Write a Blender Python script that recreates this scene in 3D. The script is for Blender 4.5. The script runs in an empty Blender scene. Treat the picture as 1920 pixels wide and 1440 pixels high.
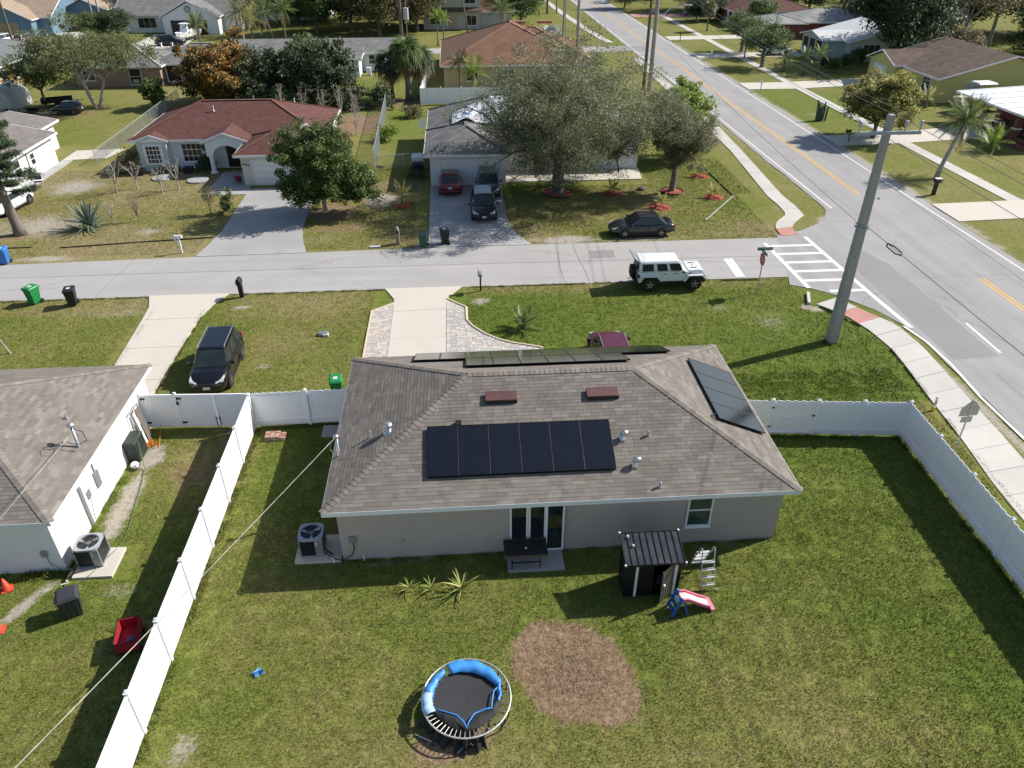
import bpy, bmesh, math, random
import numpy as np
from mathutils import Vector, Matrix
PI=math.pi; R=math.radians
random.seed(7)
SC=bpy.context.scene
COL=SC.collection
# ------------------------------------------------------------------ camera, sky, sun, exposure
cd=bpy.data.cameras.new('camera'); cam=bpy.data.objects.new('camera',cd); COL.objects.link(cam)
cam.location=(0,0,20); cam.rotation_euler=(R(90-32.9),0,R(-4.1))
cd.sensor_width=36; cd.lens=26.25; cd.clip_start=.1; cd.clip_end=3000
SC.camera=cam
SUN_EL,SUN_AZ=39.0,18.5      # elevation; azimuth of the sun measured from +X towards +Y
w=bpy.data.worlds.new('World'); SC.world=w; w.use_nodes=True
nt=w.node_tree; nt.nodes.clear()
sky=nt.nodes.new('ShaderNodeTexSky'); sky.sky_type='NISHITA'; sky.sun_disc=False
sky.sun_elevation=R(SUN_EL); sky.sun_rotation=R(90-SUN_AZ); sky.air_density=1.0; sky.dust_density=1.0
bg=nt.nodes.new('ShaderNodeBackground'); bg.inputs[1].default_value=.08
wo=nt.nodes.new('ShaderNodeOutputWorld')
nt.links.new(sky.outputs[0],bg.inputs[0]); nt.links.new(bg.outputs[0],wo.inputs[0])
sd=bpy.data.lights.new('sun','SUN'); sun=bpy.data.objects.new('sun',sd); COL.objects.link(sun)
sd.energy=4.1; sd.angle=R(.5); sd.color=(1,.95,.87)
sv=Vector((math.cos(R(SUN_EL))*math.cos(R(SUN_AZ)),math.cos(R(SUN_EL))*math.sin(R(SUN_AZ)),math.sin(R(SUN_EL))))
sun.rotation_euler=sv.to_track_quat('Z','Y').to_euler(); sun.location=(60,20,60)
vs=SC.view_settings; vs.view_transform='Standard'; vs.look='None'; vs.gamma=1; vs.use_curve_mapping=False; vs.exposure=.78
SC.render.resolution_x=1024; SC.render.resolution_y=768
SC.render.engine='CYCLES'

# ------------------------------------------------------------------ materials
MATS={}
def nd(t,ty,**kw):
    n=t.nodes.new(ty)
    for k,v in kw.items():
        if k in n.inputs: n.inputs[k].default_value=v
        else: setattr(n,k,v)
    return n
def mathn(t,op,a,b=None,clamp=False):
    n=t.nodes.new('ShaderNodeMath'); n.operation=op; n.use_clamp=clamp
    for i,x in enumerate((a,b)):
        if x is None: continue
        if isinstance(x,(int,float)): n.inputs[i].default_value=x
        else: t.links.new(x,n.inputs[i])
    return n.outputs[0]
def mixc(t,f,a,b,mode='MIX'):
    n=t.nodes.new('ShaderNodeMix'); n.data_type='RGBA'; n.blend_type=mode
    for s,x in ((n.inputs[0],f),(n.inputs[6],a),(n.inputs[7],b)):
        if isinstance(x,(int,float)): s.default_value=x
        elif isinstance(x,tuple): s.default_value=(*x[:3],1)
        else: t.links.new(x,s)
    return n.outputs[2]
def ramp(t,f,stops):
    n=t.nodes.new('ShaderNodeValToRGB'); e=n.color_ramp.elements
    while len(e)<len(stops): e.new(.5)
    for i,(p,c) in enumerate(stops): e[i].position=p; e[i].color=(*c,1) if isinstance(c,tuple) else (c,c,c,1)
    t.links.new(f,n.inputs[0]); return n.outputs[0]
def noise(t,scale,detail=3,rough=.55,vec=None,out=0):
    n=nd(t,'ShaderNodeTexNoise',Scale=scale,Detail=detail,Roughness=rough)
    if vec is not None: t.links.new(vec,n.inputs['Vector'])
    return n.outputs[out]
def newmat(name):
    m=bpy.data.materials.new(name); m.use_nodes=True; t=m.node_tree; t.nodes.clear()
    o=t.nodes.new('ShaderNodeOutputMaterial'); p=t.nodes.new('ShaderNodeBsdfPrincipled')
    t.links.new(p.outputs[0],o.inputs[0]); MATS[name]=m
    return m,t,p,o
def gpos(t): return t.nodes.new('ShaderNodeNewGeometry').outputs['Position']
def opos(t): return t.nodes.new('ShaderNodeTexCoord').outputs['Object']
def bumpn(t,p,h,s=.3,d=.02):
    b=nd(t,'ShaderNodeBump',Strength=s,Distance=d); t.links.new(h,b.inputs['Height']); t.links.new(b.outputs[0],p.inputs['Normal'])
def M(name,col,rough=.6,metal=0,var=.12,scale=8,bump=0,bscale=60,spec=.4,dirt=0,coat=0,rnd=0,vec='o'):
    """everyday material: colour with large and small mottling, wear, fine relief"""
    if name in MATS: return MATS[name]
    m,t,p,o=newmat(name)
    v=opos(t) if vec=='o' else gpos(t)
    n1=noise(t,scale,4,.6,v); n2=noise(t,scale*.17,2,.5,v)
    f=mathn(t,'ADD',mathn(t,'MULTIPLY',n1,.6),mathn(t,'MULTIPLY',n2,.4))
    f=ramp(t,f,[(.3,1-var),(.7,1+var)])
    c=mixc(t,1.0,col,f,'MULTIPLY')
    if dirt: 
        g=ramp(t,noise(t,scale*.5,5,.65,v),[(.48,0.),(.75,1.)])
        c=mixc(t,mathn(t,'MULTIPLY',g,dirt),c,tuple(x*.45+.01 for x in col))
    if rnd:
        r=t.nodes.new('ShaderNodeObjectInfo').outputs['Random']
        c=mixc(t,1.0,c,ramp(t,r,[(0,1-rnd),(1,1+rnd)]),'MULTIPLY')
    t.links.new(c,p.inputs['Base Color'])
    p.inputs['Roughness'].default_value=rough; p.inputs['Metallic'].default_value=metal
    p.inputs['Specular IOR Level'].default_value=spec; p.inputs['Coat Weight'].default_value=coat
    if rough>.15: t.links.new(ramp(t,n1,[(.3,max(0,rough-.1)),(.7,min(1,rough+.1))]),p.inputs['Roughness'])
    if bump: bumpn(t,p,noise(t,bscale,3,.6,v),bump,.01)
    return m
def leafmat(name,c1,c2,c3=None,trans=.35,rough=.55):
    if name in MATS: return MATS[name]
    m,t,p,o=newmat(name)
    ri=t.nodes.new('ShaderNodeNewGeometry').outputs['Random Per Island']
    n=noise(t,.9,2,.5,gpos(t))
    G_=1.75; c1=tuple(x*G_ for x in c1); c2=tuple(x*G_ for x in c2); c3=c3 and tuple(x*G_ for x in c3)
    f=mathn(t,'ADD',mathn(t,'MULTIPLY',ri,.6),mathn(t,'MULTIPLY',n,.55),True)
    st=[(.15,c1),(.6,c2)]+([(.86,c3)] if c3 else [])
    c=ramp(t,f,st)
    t.links.new(c,p.inputs['Base Color']); p.inputs['Roughness'].default_value=rough; p.inputs['Specular IOR Level'].default_value=.35
    g=t.nodes.new('ShaderNodeNewGeometry'); mv=t.nodes.new('ShaderNodeMix'); mv.data_type='VECTOR'; mv.inputs[0].default_value=.4
    t.links.new(g.outputs['Normal'],mv.inputs[4]); mv.inputs[5].default_value=(.2,0,.98); t.links.new(mv.outputs[1],p.inputs['Normal'])
    tr=t.nodes.new('ShaderNodeBsdfTranslucent'); t.links.new(c,tr.inputs[0])
    mx=t.nodes.new('ShaderNodeMixShader'); mx.inputs[0].default_value=min(.5,trans+.12)
    t.links.new(p.outputs[0],mx.inputs[1]); t.links.new(tr.outputs[0],mx.inputs[2]); t.links.new(mx.outputs[0],o.inputs[0])
    return m
def glassmat(name,col=(.012,.016,.018),rough=.04):
    if name in MATS: return MATS[name]
    m,t,p,o=newmat(name)
    c=mixc(t,noise(t,1.6,2,.5,opos(t)),tuple(x*.5 for x in col),tuple(x*1.7 for x in col))
    t.links.new(c,p.inputs['Base Color']); p.inputs['Roughness'].default_value=rough; p.inputs['Specular IOR Level'].default_value=.6
    return m
def roofmat(name,col,var=.25,course=.15,tab=.35,line=.55,stain=.3,rise=.39):
    """asphalt shingles too far away to tell apart: courses follow the height, tabs the run"""
    m,t,p,o=newmat(name)
    g=t.nodes.new('ShaderNodeNewGeometry'); sp=t.nodes.new('ShaderNodeSeparateXYZ'); t.links.new(g.outputs['Position'],sp.inputs[0])
    sn=t.nodes.new('ShaderNodeSeparateXYZ'); t.links.new(g.outputs['Normal'],sn.inputs[0])
    zz=mathn(t,'DIVIDE',sp.outputs[2],course*rise); row=mathn(t,'FLOOR',zz); fr=mathn(t,'FRACT',zz)
    sel=mathn(t,'GREATER_THAN',mathn(t,'ABSOLUTE',sn.outputs[0]),mathn(t,'ABSOLUTE',sn.outputs[1]))
    mx=t.nodes.new('ShaderNodeMix'); t.links.new(sel,mx.inputs[0]); t.links.new(sp.outputs[0],mx.inputs[2]); t.links.new(sp.outputs[1],mx.inputs[3])
    wn=t.nodes.new('ShaderNodeTexWhiteNoise'); wn.noise_dimensions='1D'; t.links.new(row,wn.inputs['W'])
    u=mathn(t,'FLOOR',mathn(t,'ADD',mathn(t,'DIVIDE',mx.outputs[0],tab),mathn(t,'MULTIPLY',wn.outputs[0],7.)))
    cb=t.nodes.new('ShaderNodeCombineXYZ'); t.links.new(row,cb.inputs[0]); t.links.new(u,cb.inputs[1])
    w2=t.nodes.new('ShaderNodeTexWhiteNoise'); w2.noise_dimensions='2D'; t.links.new(cb.outputs[0],w2.inputs['Vector'])
    c=mixc(t,1.,col,ramp(t,w2.outputs[0],[(0,1-var),(1,1+var)]),'MULTIPLY')
    ln=ramp(t,fr,[(.0,line),(.22,1.)]); c=mixc(t,1.,c,ln,'MULTIPLY')
    s=ramp(t,noise(t,.8,5,.6,g.outputs['Position']),[(.4,1.),(.75,1-stain)]); c=mixc(t,1.,c,s,'MULTIPLY')
    t.links.new(c,p.inputs['Base Color']); p.inputs['Roughness'].default_value=.9; p.inputs['Specular IOR Level'].default_value=.2
    return m

# ------------------------------------------------------------------ mesh building
def axes(d):
    d=Vector(d).normalized(); a=Vector((0,0,1)) if abs(d.z)<.95 else Vector((1,0,0))
    u=d.cross(a).normalized(); return u,u.cross(d).normalized()
ROOT={}
class MB:
    def __init__(s): s.v=[]; s.f=[]; s.m=[]
    def face(s,pts,m=0):
        b=len(s.v); s.v.extend([tuple(p) for p in pts]); s.f.append(tuple(range(b,b+len(pts)))); s.m.append(m); return s
    def hexa(s,p,m=0):
        b=len(s.v); s.v.extend([tuple(x) for x in p])
        for q in ((3,2,1,0),(4,5,6,7),(0,1,5,4),(1,2,6,5),(2,3,7,6),(3,0,4,7)): s.f.append(tuple(b+i for i in q)); s.m.append(m)
        return s
    def box(s,x0,x1,y0,y1,z0,z1,m=0):
        return s.hexa([(x0,y0,z0),(x1,y0,z0),(x1,y1,z0),(x0,y1,z0),(x0,y0,z1),(x1,y0,z1),(x1,y1,z1),(x0,y1,z1)],m)
    def taper(s,x0,x1,y0,y1,z0,a0,a1,b0,b1,z1,m=0):
        return s.hexa([(x0,y0,z0),(x1,y0,z0),(x1,y1,z0),(x0,y1,z0),(a0,b0,z1),(a1,b0,z1),(a1,b1,z1),(a0,b1,z1)],m)
    def bar(s,p,q,w,h,m=0,up=None):
        p,q=Vector(p),Vector(q); d=(q-p).normalized()
        if up is None: u,v=axes(d)
        else: u=d.cross(Vector(up)).normalized(); v=u.cross(d).normalized()
        u=u*w/2; v=v*h/2
        return s.hexa([p-u-v,p+u-v,p+u+v,p-u+v,q-u-v,q+u-v,q+u+v,q-u+v],m)
    def tube(s,pts,r,n=6,m=0,cap=True):
        pts=[Vector(p) for p in pts]; k=len(pts); rs=r if isinstance(r,(list,tuple)) else [r]*k
        b=len(s.v); u,_=axes(pts[1]-pts[0])
        for i,p in enumerate(pts):
            d=(pts[min(i+1,k-1)]-pts[max(i-1,0)]).normalized()
            u=(u-d*u.dot(d)).normalized(); w_=d.cross(u)
            for j in range(n):
                a=2*PI*j/n; s.v.append(tuple(p+(u*math.cos(a)+w_*math.sin(a))*rs[i]))
        for i in range(k-1):
            for j in range(n):
                s.f.append((b+i*n+j,b+i*n+(j+1)%n,b+(i+1)*n+(j+1)%n,b+(i+1)*n+j)); s.m.append(m)
        if cap:
            s.f.append(tuple(b+j for j in range(n-1,-1,-1))); s.m.append(m)
            s.f.append(tuple(b+(k-1)*n+j for j in range(n))); s.m.append(m)
        return s
    def prism(s,poly,z0,z1,m=0,mside=None):
        n=len(poly); b=len(s.v)
        s.v.extend([(p[0],p[1],z0) for p in poly]+[(p[0],p[1],z1) for p in poly])
        s.f.append(tuple(b+i for i in range(n-1,-1,-1))); s.m.append(m)
        s.f.append(tuple(b+n+i for i in range(n))); s.m.append(m)
        for i in range(n):
            j=(i+1)%n; s.f.append((b+i,b+j,b+n+j,b+n+i)); s.m.append(m if mside is None else mside)
        return s
    def xprism(s,poly,y0,y1,m=0):
        """profile in x,z extruded along y"""
        n=len(poly); b=len(s.v)
        s.v.extend([(p[0],y0,p[1]) for p in poly]+[(p[0],y1,p[1]) for p in poly])
        s.f.append(tuple(b+i for i in range(n))); s.m.append(m); s.f.append(tuple(b+n+i for i in range(n-1,-1,-1))); s.m.append(m)
        for i in range(n):
            j=(i+1)%n; s.f.append((b+j,b+i,b+n+i,b+n+j)); s.m.append(m)
        return s
    def lathe(s,c,prof,n=12,m=0,sx=1,sy=1):
        b=len(s.v); c=Vector(c)
        for r,z in prof:
            for j in range(n):
                a=2*PI*j/n; s.v.append((c.x+r*sx*math.cos(a),c.y+r*sy*math.sin(a),c.z+z))
        k=len(prof)
        for i in range(k-1):
            for j in range(n): s.f.append((b+i*n+j,b+i*n+(j+1)%n,b+(i+1)*n+(j+1)%n,b+(i+1)*n+j)); s.m.append(m)
        s.f.append(tuple(b+j for j in range(n-1,-1,-1))); s.m.append(m)
        s.f.append(tuple(b+(k-1)*n+j for j in range(n))); s.m.append(m)
        return s
    def disc(s,c,axis,r,h,n=16,m=0):
        a=Vector(axis).normalized(); c=Vector(c); return s.tube([c-a*h/2,c+a*h/2],r,n,m)
    def sphere(s,c,r,m=0,n=8,sz=1):
        pr=[(max(.001,r*math.sin(PI*i/n)),-r*sz*math.cos(PI*i/n)) for i in range(n+1)]
        return s.lathe(c,pr,n+2,m)
    def mesh(s,name,mats,smooth=False,inv=None):
        me=bpy.data.meshes.new(name)
        v=s.v if inv is None else [tuple(inv@Vector(p)) for p in s.v]
        me.from_pydata(v,[],s.f)
        if not isinstance(mats,(list,tuple)): mats=[mats]
        for x in mats: me.materials.append(x)
        if len(mats)>1: me.polygons.foreach_set('material_index',s.m)
        if smooth: me.polygons.foreach_set('use_smooth',[True]*len(s.f))
        return me
    def build(s,name,mats,parent=None,world=False,smooth=False,bevel=0,sub=0,weld=False):
        inv=None
        if parent is not None and world:
            r=parent
            while r.parent: r=r.parent
            inv=ROOT[r.name].inverted()
        me=s.mesh(name,mats,smooth,inv)
        if weld:
            bb=bmesh.new(); bb.from_mesh(me); bmesh.ops.remove_doubles(bb,verts=bb.verts,dist=1e-4); bb.to_mesh(me); bb.free()
        o=bpy.data.objects.new(name,me); COL.objects.link(o)
        if parent is not None: o.parent=parent
        else: ROOT[o.name]=Matrix.Identity(4)
        if bevel:
            b=o.modifiers.new('bevel','BEVEL'); b.width=bevel; b.segments=2; b.limit_method='ANGLE'
        if sub:
            b=o.modifiers.new('sub','SUBSURF'); b.levels=sub; b.render_levels=sub
        return o
def tag(o,label,cat,group=None):
    o['label']=label; o['category']=cat
    if group: o['group']=group
    return o
def thing(name,label,cat,loc=(0,0,0),rz=0,group=None):
    o=bpy.data.objects.new(name,None); COL.objects.link(o); o.empty_display_size=.1
    o.location=loc; o.rotation_euler=(0,0,rz); ROOT[o.name]=Matrix.Translation(Vector(loc))@Matrix.Rotation(rz,4,'Z')
    return tag(o,label,cat,group)
def struct(o): o['kind']='structure'; return o
def stuff(o): o['kind']='stuff'; return o
def inst(me,name,parent=None,mat=None,loc=None):
    o=bpy.data.objects.new(name,me); COL.objects.link(o)
    if parent is not None: o.parent=parent
    if mat is not None: o.matrix_local=mat
    elif loc is not None: o.location=loc
    return o
def dup(root,loc,rz=0,label=None,group=None,scale=None):
    r=root.copy(); COL.objects.link(r); r.location=loc; r.rotation_euler=(0,0,rz)
    ROOT[r.name]=Matrix.Translation(Vector(loc))@Matrix.Rotation(rz,4,'Z')
    if scale: r.scale=(scale,)*3 if isinstance(scale,(int,float)) else scale
    if label: r['label']=label
    if group: r['group']=group
    for ch in list(root.children):
        c=ch.copy(); COL.objects.link(c); c.parent=r
        for g in list(ch.children):
            d=g.copy(); COL.objects.link(d); d.parent=c
    return r
def sheet(name,polys,z,mat):
    b=MB()
    for p in polys: b.face([(x,y,z) for x,y in p])
    return struct(b.build(name,mat))
def slab(name,poly,z,mat,bevel=0):
    return struct(MB().prism(poly,-.05,z).build(name,mat,bevel=bevel))
def frame_mat(o,u,v,n):
    o,u,v,n=map(Vector,(o,u,v,n))
    return Matrix(((u.x,v.x,n.x,o.x),(u.y,v.y,n.y,o.y),(u.z,v.z,n.z,o.z),(0,0,0,1)))
def vn(x,y,s,seed):
    """value noise in 0..1"""
    rg=np.random.RandomState(seed); T=rg.rand(256,256)
    X=x/s+1000.3; Y=y/s+1000.7; i=np.floor(X).astype(int); j=np.floor(Y).astype(int); fx=X-i; fy=Y-j
    fx=fx*fx*(3-2*fx); fy=fy*fy*(3-2*fy)
    g=lambda a,b:T[a%256,b%256]
    return (g(i,j)*(1-fx)+g(i+1,j)*fx)*(1-fy)+(g(i,j+1)*(1-fx)+g(i+1,j+1)*fx)*fy
# ------------------------------------------------------------------ ground, lawns, paving
def ell(x,y,cx,cy,rx,ry,a=0,k=.25,seed=3,ns=.9):
    ca,sa=math.cos(a),math.sin(a); u=((x-cx)*ca+(y-cy)*sa)/rx; v=(-(x-cx)*sa+(y-cy)*ca)/ry
    d=np.sqrt(u*u+v*v)+(vn(x,y,ns,seed)-.5)*.45+(vn(x,y,ns*.3,seed+1)-.5)*.25
    return np.clip((1+k-d)/(2*k),0,1)
def boxm(x,y,x0,x1,y0,y1,s=.6):
    f=lambda t:np.clip(t/s+.5,0,1)
    return f(x-x0)*f(x1-x)*f(y-y0)*f(y1-y)
def gmask(x,y):
    """R dryness of the grass, G bare sand, B brown thatch / mulch"""
    x=np.asarray(x,float); y=np.asarray(y,float)
    big=vn(x,y,6,11)*.5+vn(x,y,2.2,12)*.3+vn(x,y,.8,13)*.2
    d=np.full(x.shape,.52)
    def put(m,v): 
        nonlocal d; d=d*(1-m)+v*m
    put(boxm(x,y,-9.6,19.3,-30,28),.38); put(boxm(x,y,8,19.2,12,26,3),.22); put(boxm(x,y,-9.6,-3,5,18,2.5),.52); put(ell(x,y,8,12,5,3,0,.7,5,3),.55); put(ell(x,y,0,10.5,9,2.4,0,.6,6,3),.58)
    put(boxm(x,y,-40,-9.6,-30,29,.4),.45); put(ell(x,y,-11.6,26,2,2.6,0,.5,8,1),.8)
    put(boxm(x,y,-5,24,28,42.2,.6),.2); put(boxm(x,y,-15,-5,29,42.2,.6),.42); put(boxm(x,y,-14,-6,38.5,42,1.5),.72); put(ell(x,y,-10.5,36,2.2,2,0,.6,9,1.5),.62); put(boxm(x,y,-60,-18.5,28,42,.6),.4); put(boxm(x,y,-60,-18.6,40,42.2,.8),.72)
    put(boxm(x,y,-.2,20,40.8,42.2,.8),.6)
    put(boxm(x,y,-60,-17.5,47.5,68,.8),.8); put(boxm(x,y,-11,-2.5,48,66,1),.68); put(boxm(x,y,3.5,24,48,60,1),.66); put(boxm(x,y,16,24,52,66,2),.42); put(boxm(x,y,-9,0,64,92,1.5),.42)
    put(boxm(x,y,-60,-28,68,110,1.5),.55); put(boxm(x,y,24,28.6,50,130,.7),.62); put(boxm(x,y,36,200,45,200,1),.55); put(boxm(x,y,36,44,74,97,1),.3)
    d=np.clip(d+(big-.5)*.55,0,1)
    b=np.zeros(x.shape)
    def bare(*a,s=1.,**k):
        nonlocal b; b=np.maximum(b,ell(x,y,*a,**k)*s)
    bare(-13.65,23.,.42,2.7,0,.5,21,.5,s=.8); bare(-13.6,26.2,.5,.8,0,.5,22,.4,s=.9); bare(-15.2,18.3,.25,1.3,-.5,.6,23,.4,s=.75); bare(-12.2,18.7,.8,.5,0,.6,24,.4,s=.4)
    bare(7.4,49.3,2.2,.7,0,.6,25,.6,s=.9); bare(12.5,49.,3.6,.5,0,.7,26,.5,s=.55); bare(18.8,49.6,1.4,.5,0,.7,27,.4,s=.4); bare(-6.2,58.5,1.6,1.7,0,.6,28,.6,s=.7)
    bare(-30.8,54.5,3.2,2.6,0,.7,29,.9,s=.65); bare(-32.,63.5,2.4,2.,0,.6,30,.7,s=.7); bare(-22.5,53.,1.2,.7,0,.6,31,.5,s=.6); bare(-10,50.5,3,.8,0,.8,32,.7,s=.35)
    bare(-27.8,48.4,2.,.5,0,.7,33,.5,s=.7); bare(-19.6,39.9,3.8,.6,0,.8,34,.5,s=.4); bare(1.0,40.1,.7,.5,0,.6,35,.3,s=.6); bare(-13.,40.2,.6,.3,0,.6,36,.3,s=.7)
    bare(15.,38.2,1.,.5,0,.8,37,.4,s=.4); bare(17.2,36.3,1.3,1.1,0,.8,38,.4,s=.42); bare(-8.4,12.6,.5,.7,0,.7,39,.3,s=.55); bare(-10.4,33.4,.5,.4,0,.7,40,.3,s=.5)
    bare(20.4,37.7,.9,.35,-.5,.5,41,.3,s=.8); bare(27.6,51.8,1.7,.8,.9,.5,42,.5,s=.85); bare(36.9,70,.6,30,0,.6,43,.6,s=.7); bare(36.8,110,.5,30,0,.6,44,.6,s=.6); bare(28.1,90,.35,36,0,.8,45,.6,s=.5)
    bare(24.1,27,.35,10,0,.6,49,.4,s=.7); bare(40.5,83.8,1.6,1.,0,.7,46,.5,s=.5); bare(39.5,58,1.2,1.,0,.7,47,.5,s=.4)
    m=np.zeros(x.shape)
    def mul(*a,s=1.,**k):
        nonlocal m; m=np.maximum(m,ell(x,y,*a,**k)*s)
    mul(2.4,15.1,1.25,1.25,0,.3,51,.7); mul(3.4,13.7,1.5,1.15,-.5,.3,52,.7); mul(2.95,14.4,1.72,1.62,-.6,.22,151,.6); mul(3.85,14.2,.85,1.2,0,.35,152,.6); mul(-.9,12.35,1.2,.6,.1,.35,53,.5,s=.8); mul(-1.,11.6,2.,.5,.1,.5,54,.6,s=.4); mul(1.6,14.9,.7,.8,0,.4,55,.4,s=.75)
    mul(-9.6,55.8,1.9,2.0,0,.3,56,.8,s=1.); mul(-8.5,52.6,2.6,1.2,0,.5,57,.7,s=.5); mul(-11.6,24.8,1.2,1.5,0,.6,58,.6,s=.5); mul(-10.7,27.3,.5,1.0,0,.5,59,.4,s=.6); mul(-31.5,52.6,1.2,.8,0,.4,60,.5,s=.7)
    mul(-22,62.,2,.9,0,.6,61,.6,s=.35); mul(-12.5,83,6,5,0,.5,62,1.6,s=.7); mul(-5,93,3,3,0,.5,63,1,s=.6); mul(-44,90,6,4,0,.5,64,1,s=.5)
    m=np.maximum(m,boxm(x,y,-4.7,11.3,19.2,19.75,.25)*.8*vn(x,y,.5,66))
    return d,np.clip(b,0,1),np.clip(m,0,1)
def lawnmat(name,blade=False):
    m,t,p,o=newmat(name)
    at=nd(t,'ShaderNodeAttribute',attribute_name='mask'); s=t.nodes.new('ShaderNodeSeparateColor'); t.links.new(at.outputs['Color'],s.inputs[0])
    v=gpos(t); n1=noise(t,.55,4,.6,v); n2=noise(t,5,4,.65,v); n3=noise(t,38,3,.7,v)
    f=mathn(t,'ADD',s.outputs[0],mathn(t,'MULTIPLY',mathn(t,'SUBTRACT',n1,.5),.5))
    f=mathn(t,'ADD',f,mathn(t,'MULTIPLY',mathn(t,'SUBTRACT',n2,.5),.95),True)
    c=ramp(t,f,[(.05,(.098,.138,.022)),(.35,(.130,.157,.031)),(.62,(.182,.173,.054)),(.95,(.250,.205,.105))])
    if blade:
        ri=t.nodes.new('ShaderNodeNewGeometry').outputs['Random Per Island']
        c=mixc(t,1.,c,ramp(t,ri,[(0,.68),(.5,1.05),(.85,1.4),(1,1.9)]),'MULTIPLY')
    else:
        c=mixc(t,1.,c,ramp(t,n3,[(.28,.58),(.5,1.0),(.72,1.45)]),'MULTIPLY')
        c=mixc(t,1.,c,ramp(t,noise(t,13,3,.7,v),[(.3,.6),(.7,1.32)]),'MULTIPLY'); c=mixc(t,1.,c,ramp(t,noise(t,2.6,6,.75,v),[(.3,.72),(.7,1.24)]),'MULTIPLY')
    nb=mathn(t,'ADD',mathn(t,'MULTIPLY',s.outputs[1],1.3),mathn(t,'MULTIPLY',mathn(t,'SUBTRACT',noise(t,7,5,.7,v),.5),1.6))
    sand=mixc(t,n3,(.22,.185,.145),(.46,.42,.37))
    c=mixc(t,ramp(t,nb,[(.38,0.),(.85,1.)]),c,sand)
    nm=mathn(t,'ADD',s.outputs[2],mathn(t,'MULTIPLY',mathn(t,'SUBTRACT',noise(t,9,5,.75,v),.5),.75))
    mu=ramp(t,mathn(t,'ADD',mathn(t,'MULTIPLY',n2,.55),mathn(t,'MULTIPLY',noise(t,55,2,.7,v),.5)),[(.3,(.055,.037,.024)),(.48,(.175,.115,.068)),(.64,(.31,.225,.145)),(.78,(.42,.34,.25))])
    c=mixc(t,ramp(t,nm,[(.35,0.),(.6,1.)]),c,mu)
    t.links.new(c,p.inputs['Base Color']); p.inputs['Roughness'].default_value=.95; p.inputs['Specular IOR Level'].default_value=.1
    if not blade: bumpn(t,p,n3,.35,.012)
    else:
        g=t.nodes.new('ShaderNodeNewGeometry'); mv=t.nodes.new('ShaderNodeMix'); mv.data_type='VECTOR'; mv.inputs[0].default_value=.75
        t.links.new(g.outputs['Normal'],mv.inputs[4]); mv.inputs[5].default_value=(0,0,1); t.links.new(mv.outputs[1],p.inputs['Normal'])
    return m
GM=lawnmat('lawn')
xs=np.unique(np.round(np.concatenate([np.arange(-34,26,.35),np.arange(-70,-34,1.),np.arange(26,70,1.),np.arange(-400,-70,15),np.arange(70,400,15)]),3))
ys=np.unique(np.round(np.concatenate([np.arange(6,62,.35),np.arange(62,130,1.),np.arange(-60,6,3.),np.arange(130,200,5),np.arange(200,800,25)]),3))
def setmask(me,vx,vy):
    d,b,m=gmask(vx,vy); a=me.attributes.new('mask','FLOAT_COLOR','POINT')
    a.data.foreach_set('color',np.stack([d,b,m,np.ones_like(d)],1).ravel())
def npmesh(name,V,F,k,mat):
    """V n x 3, F f x k"""
    me=bpy.data.meshes.new(name); n=len(V); f=len(F)
    me.vertices.add(n); me.vertices.foreach_set('co',V.astype(np.float32).ravel())
    me.loops.add(f*k); me.loops.foreach_set('vertex_index',F.astype(np.int32).ravel())
    me.polygons.add(f); me.polygons.foreach_set('loop_start',np.arange(0,f*k,k,dtype=np.int32))
    try: me.polygons.foreach_set('loop_total',np.full(f,k,np.int32))
    except Exception: pass
    me.materials.append(mat); me.update(calc_edges=True); return me
X,Y=np.meshgrid(xs,ys); nx,ny=len(xs),len(ys)
Z=(vn(X,Y,1.2,71)-.5)*.03-.02
V=np.stack([X.ravel(),Y.ravel(),Z.ravel()],1)
I=(np.arange(ny-1)[:,None]*nx+np.arange(nx-1)[None,:]).ravel()
me=npmesh('ground',V,np.stack([I,I+1,I+1+nx,I+nx],1),4,GM); setmask(me,V[:,0],V[:,1])
me.polygons.foreach_set('use_smooth',[True]*len(me.polygons))
struct(bpy.data.objects.new('ground',me)); COL.objects.link(bpy.data.objects['ground'])

def roadmat(name,col,dark):
    m,t,p,o=newmat(name); v=gpos(t)
    sc=t.nodes.new('ShaderNodeMapping'); sc.inputs['Scale'].default_value=(1,.06,1) if name.startswith('main') else (.06,1,1); t.links.new(v,sc.inputs[0])
    n1=noise(t,1.1,4,.55,sc.outputs[0]); n2=noise(t,.35,4,.6,v); n3=noise(t,30,3,.7,v)
    f=mathn(t,'ADD',mathn(t,'MULTIPLY',n1,.55),mathn(t,'MULTIPLY',n2,.45))
    c=mixc(t,ramp(t,f,[(.36,0.),(.66,1.)]),dark,col)
    c=mixc(t,1.,c,ramp(t,n3,[(.25,.86),(.75,1.12)]),'MULTIPLY')
    # cracks
    vo=nd(t,'ShaderNodeTexVoronoi',feature='DISTANCE_TO_EDGE',Scale=.16)
    mv=t.nodes.new('ShaderNodeMix'); mv.data_type='VECTOR'; mv.inputs[0].default_value=.5
    t.links.new(v,mv.inputs[4]); t.links.new(noise(t,.9,4,.7,v,1),mv.inputs[5]); t.links.new(mv.outputs[1],vo.inputs['Vector'])
    ck=ramp(t,vo.outputs[0],[(.0,.8),(.006,1.)]); gate=ramp(t,noise(t,.12,2,.5,v),[(.5,0.),(.6,1.)])
    c=mixc(t,gate,c,mixc(t,1.,c,ck,'MULTIPLY'))
    st=ramp(t,noise(t,.8,6,.7,v),[(.66,1.),(.74,.8)]); c=mixc(t,1.,c,st,'MULTIPLY')
    t.links.new(c,p.inputs['Base Color']); p.inputs['Roughness'].default_value=.9; p.inputs['Specular IOR Level'].default_value=.25
    bumpn(t,p,n3,.25,.01); return m
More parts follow.
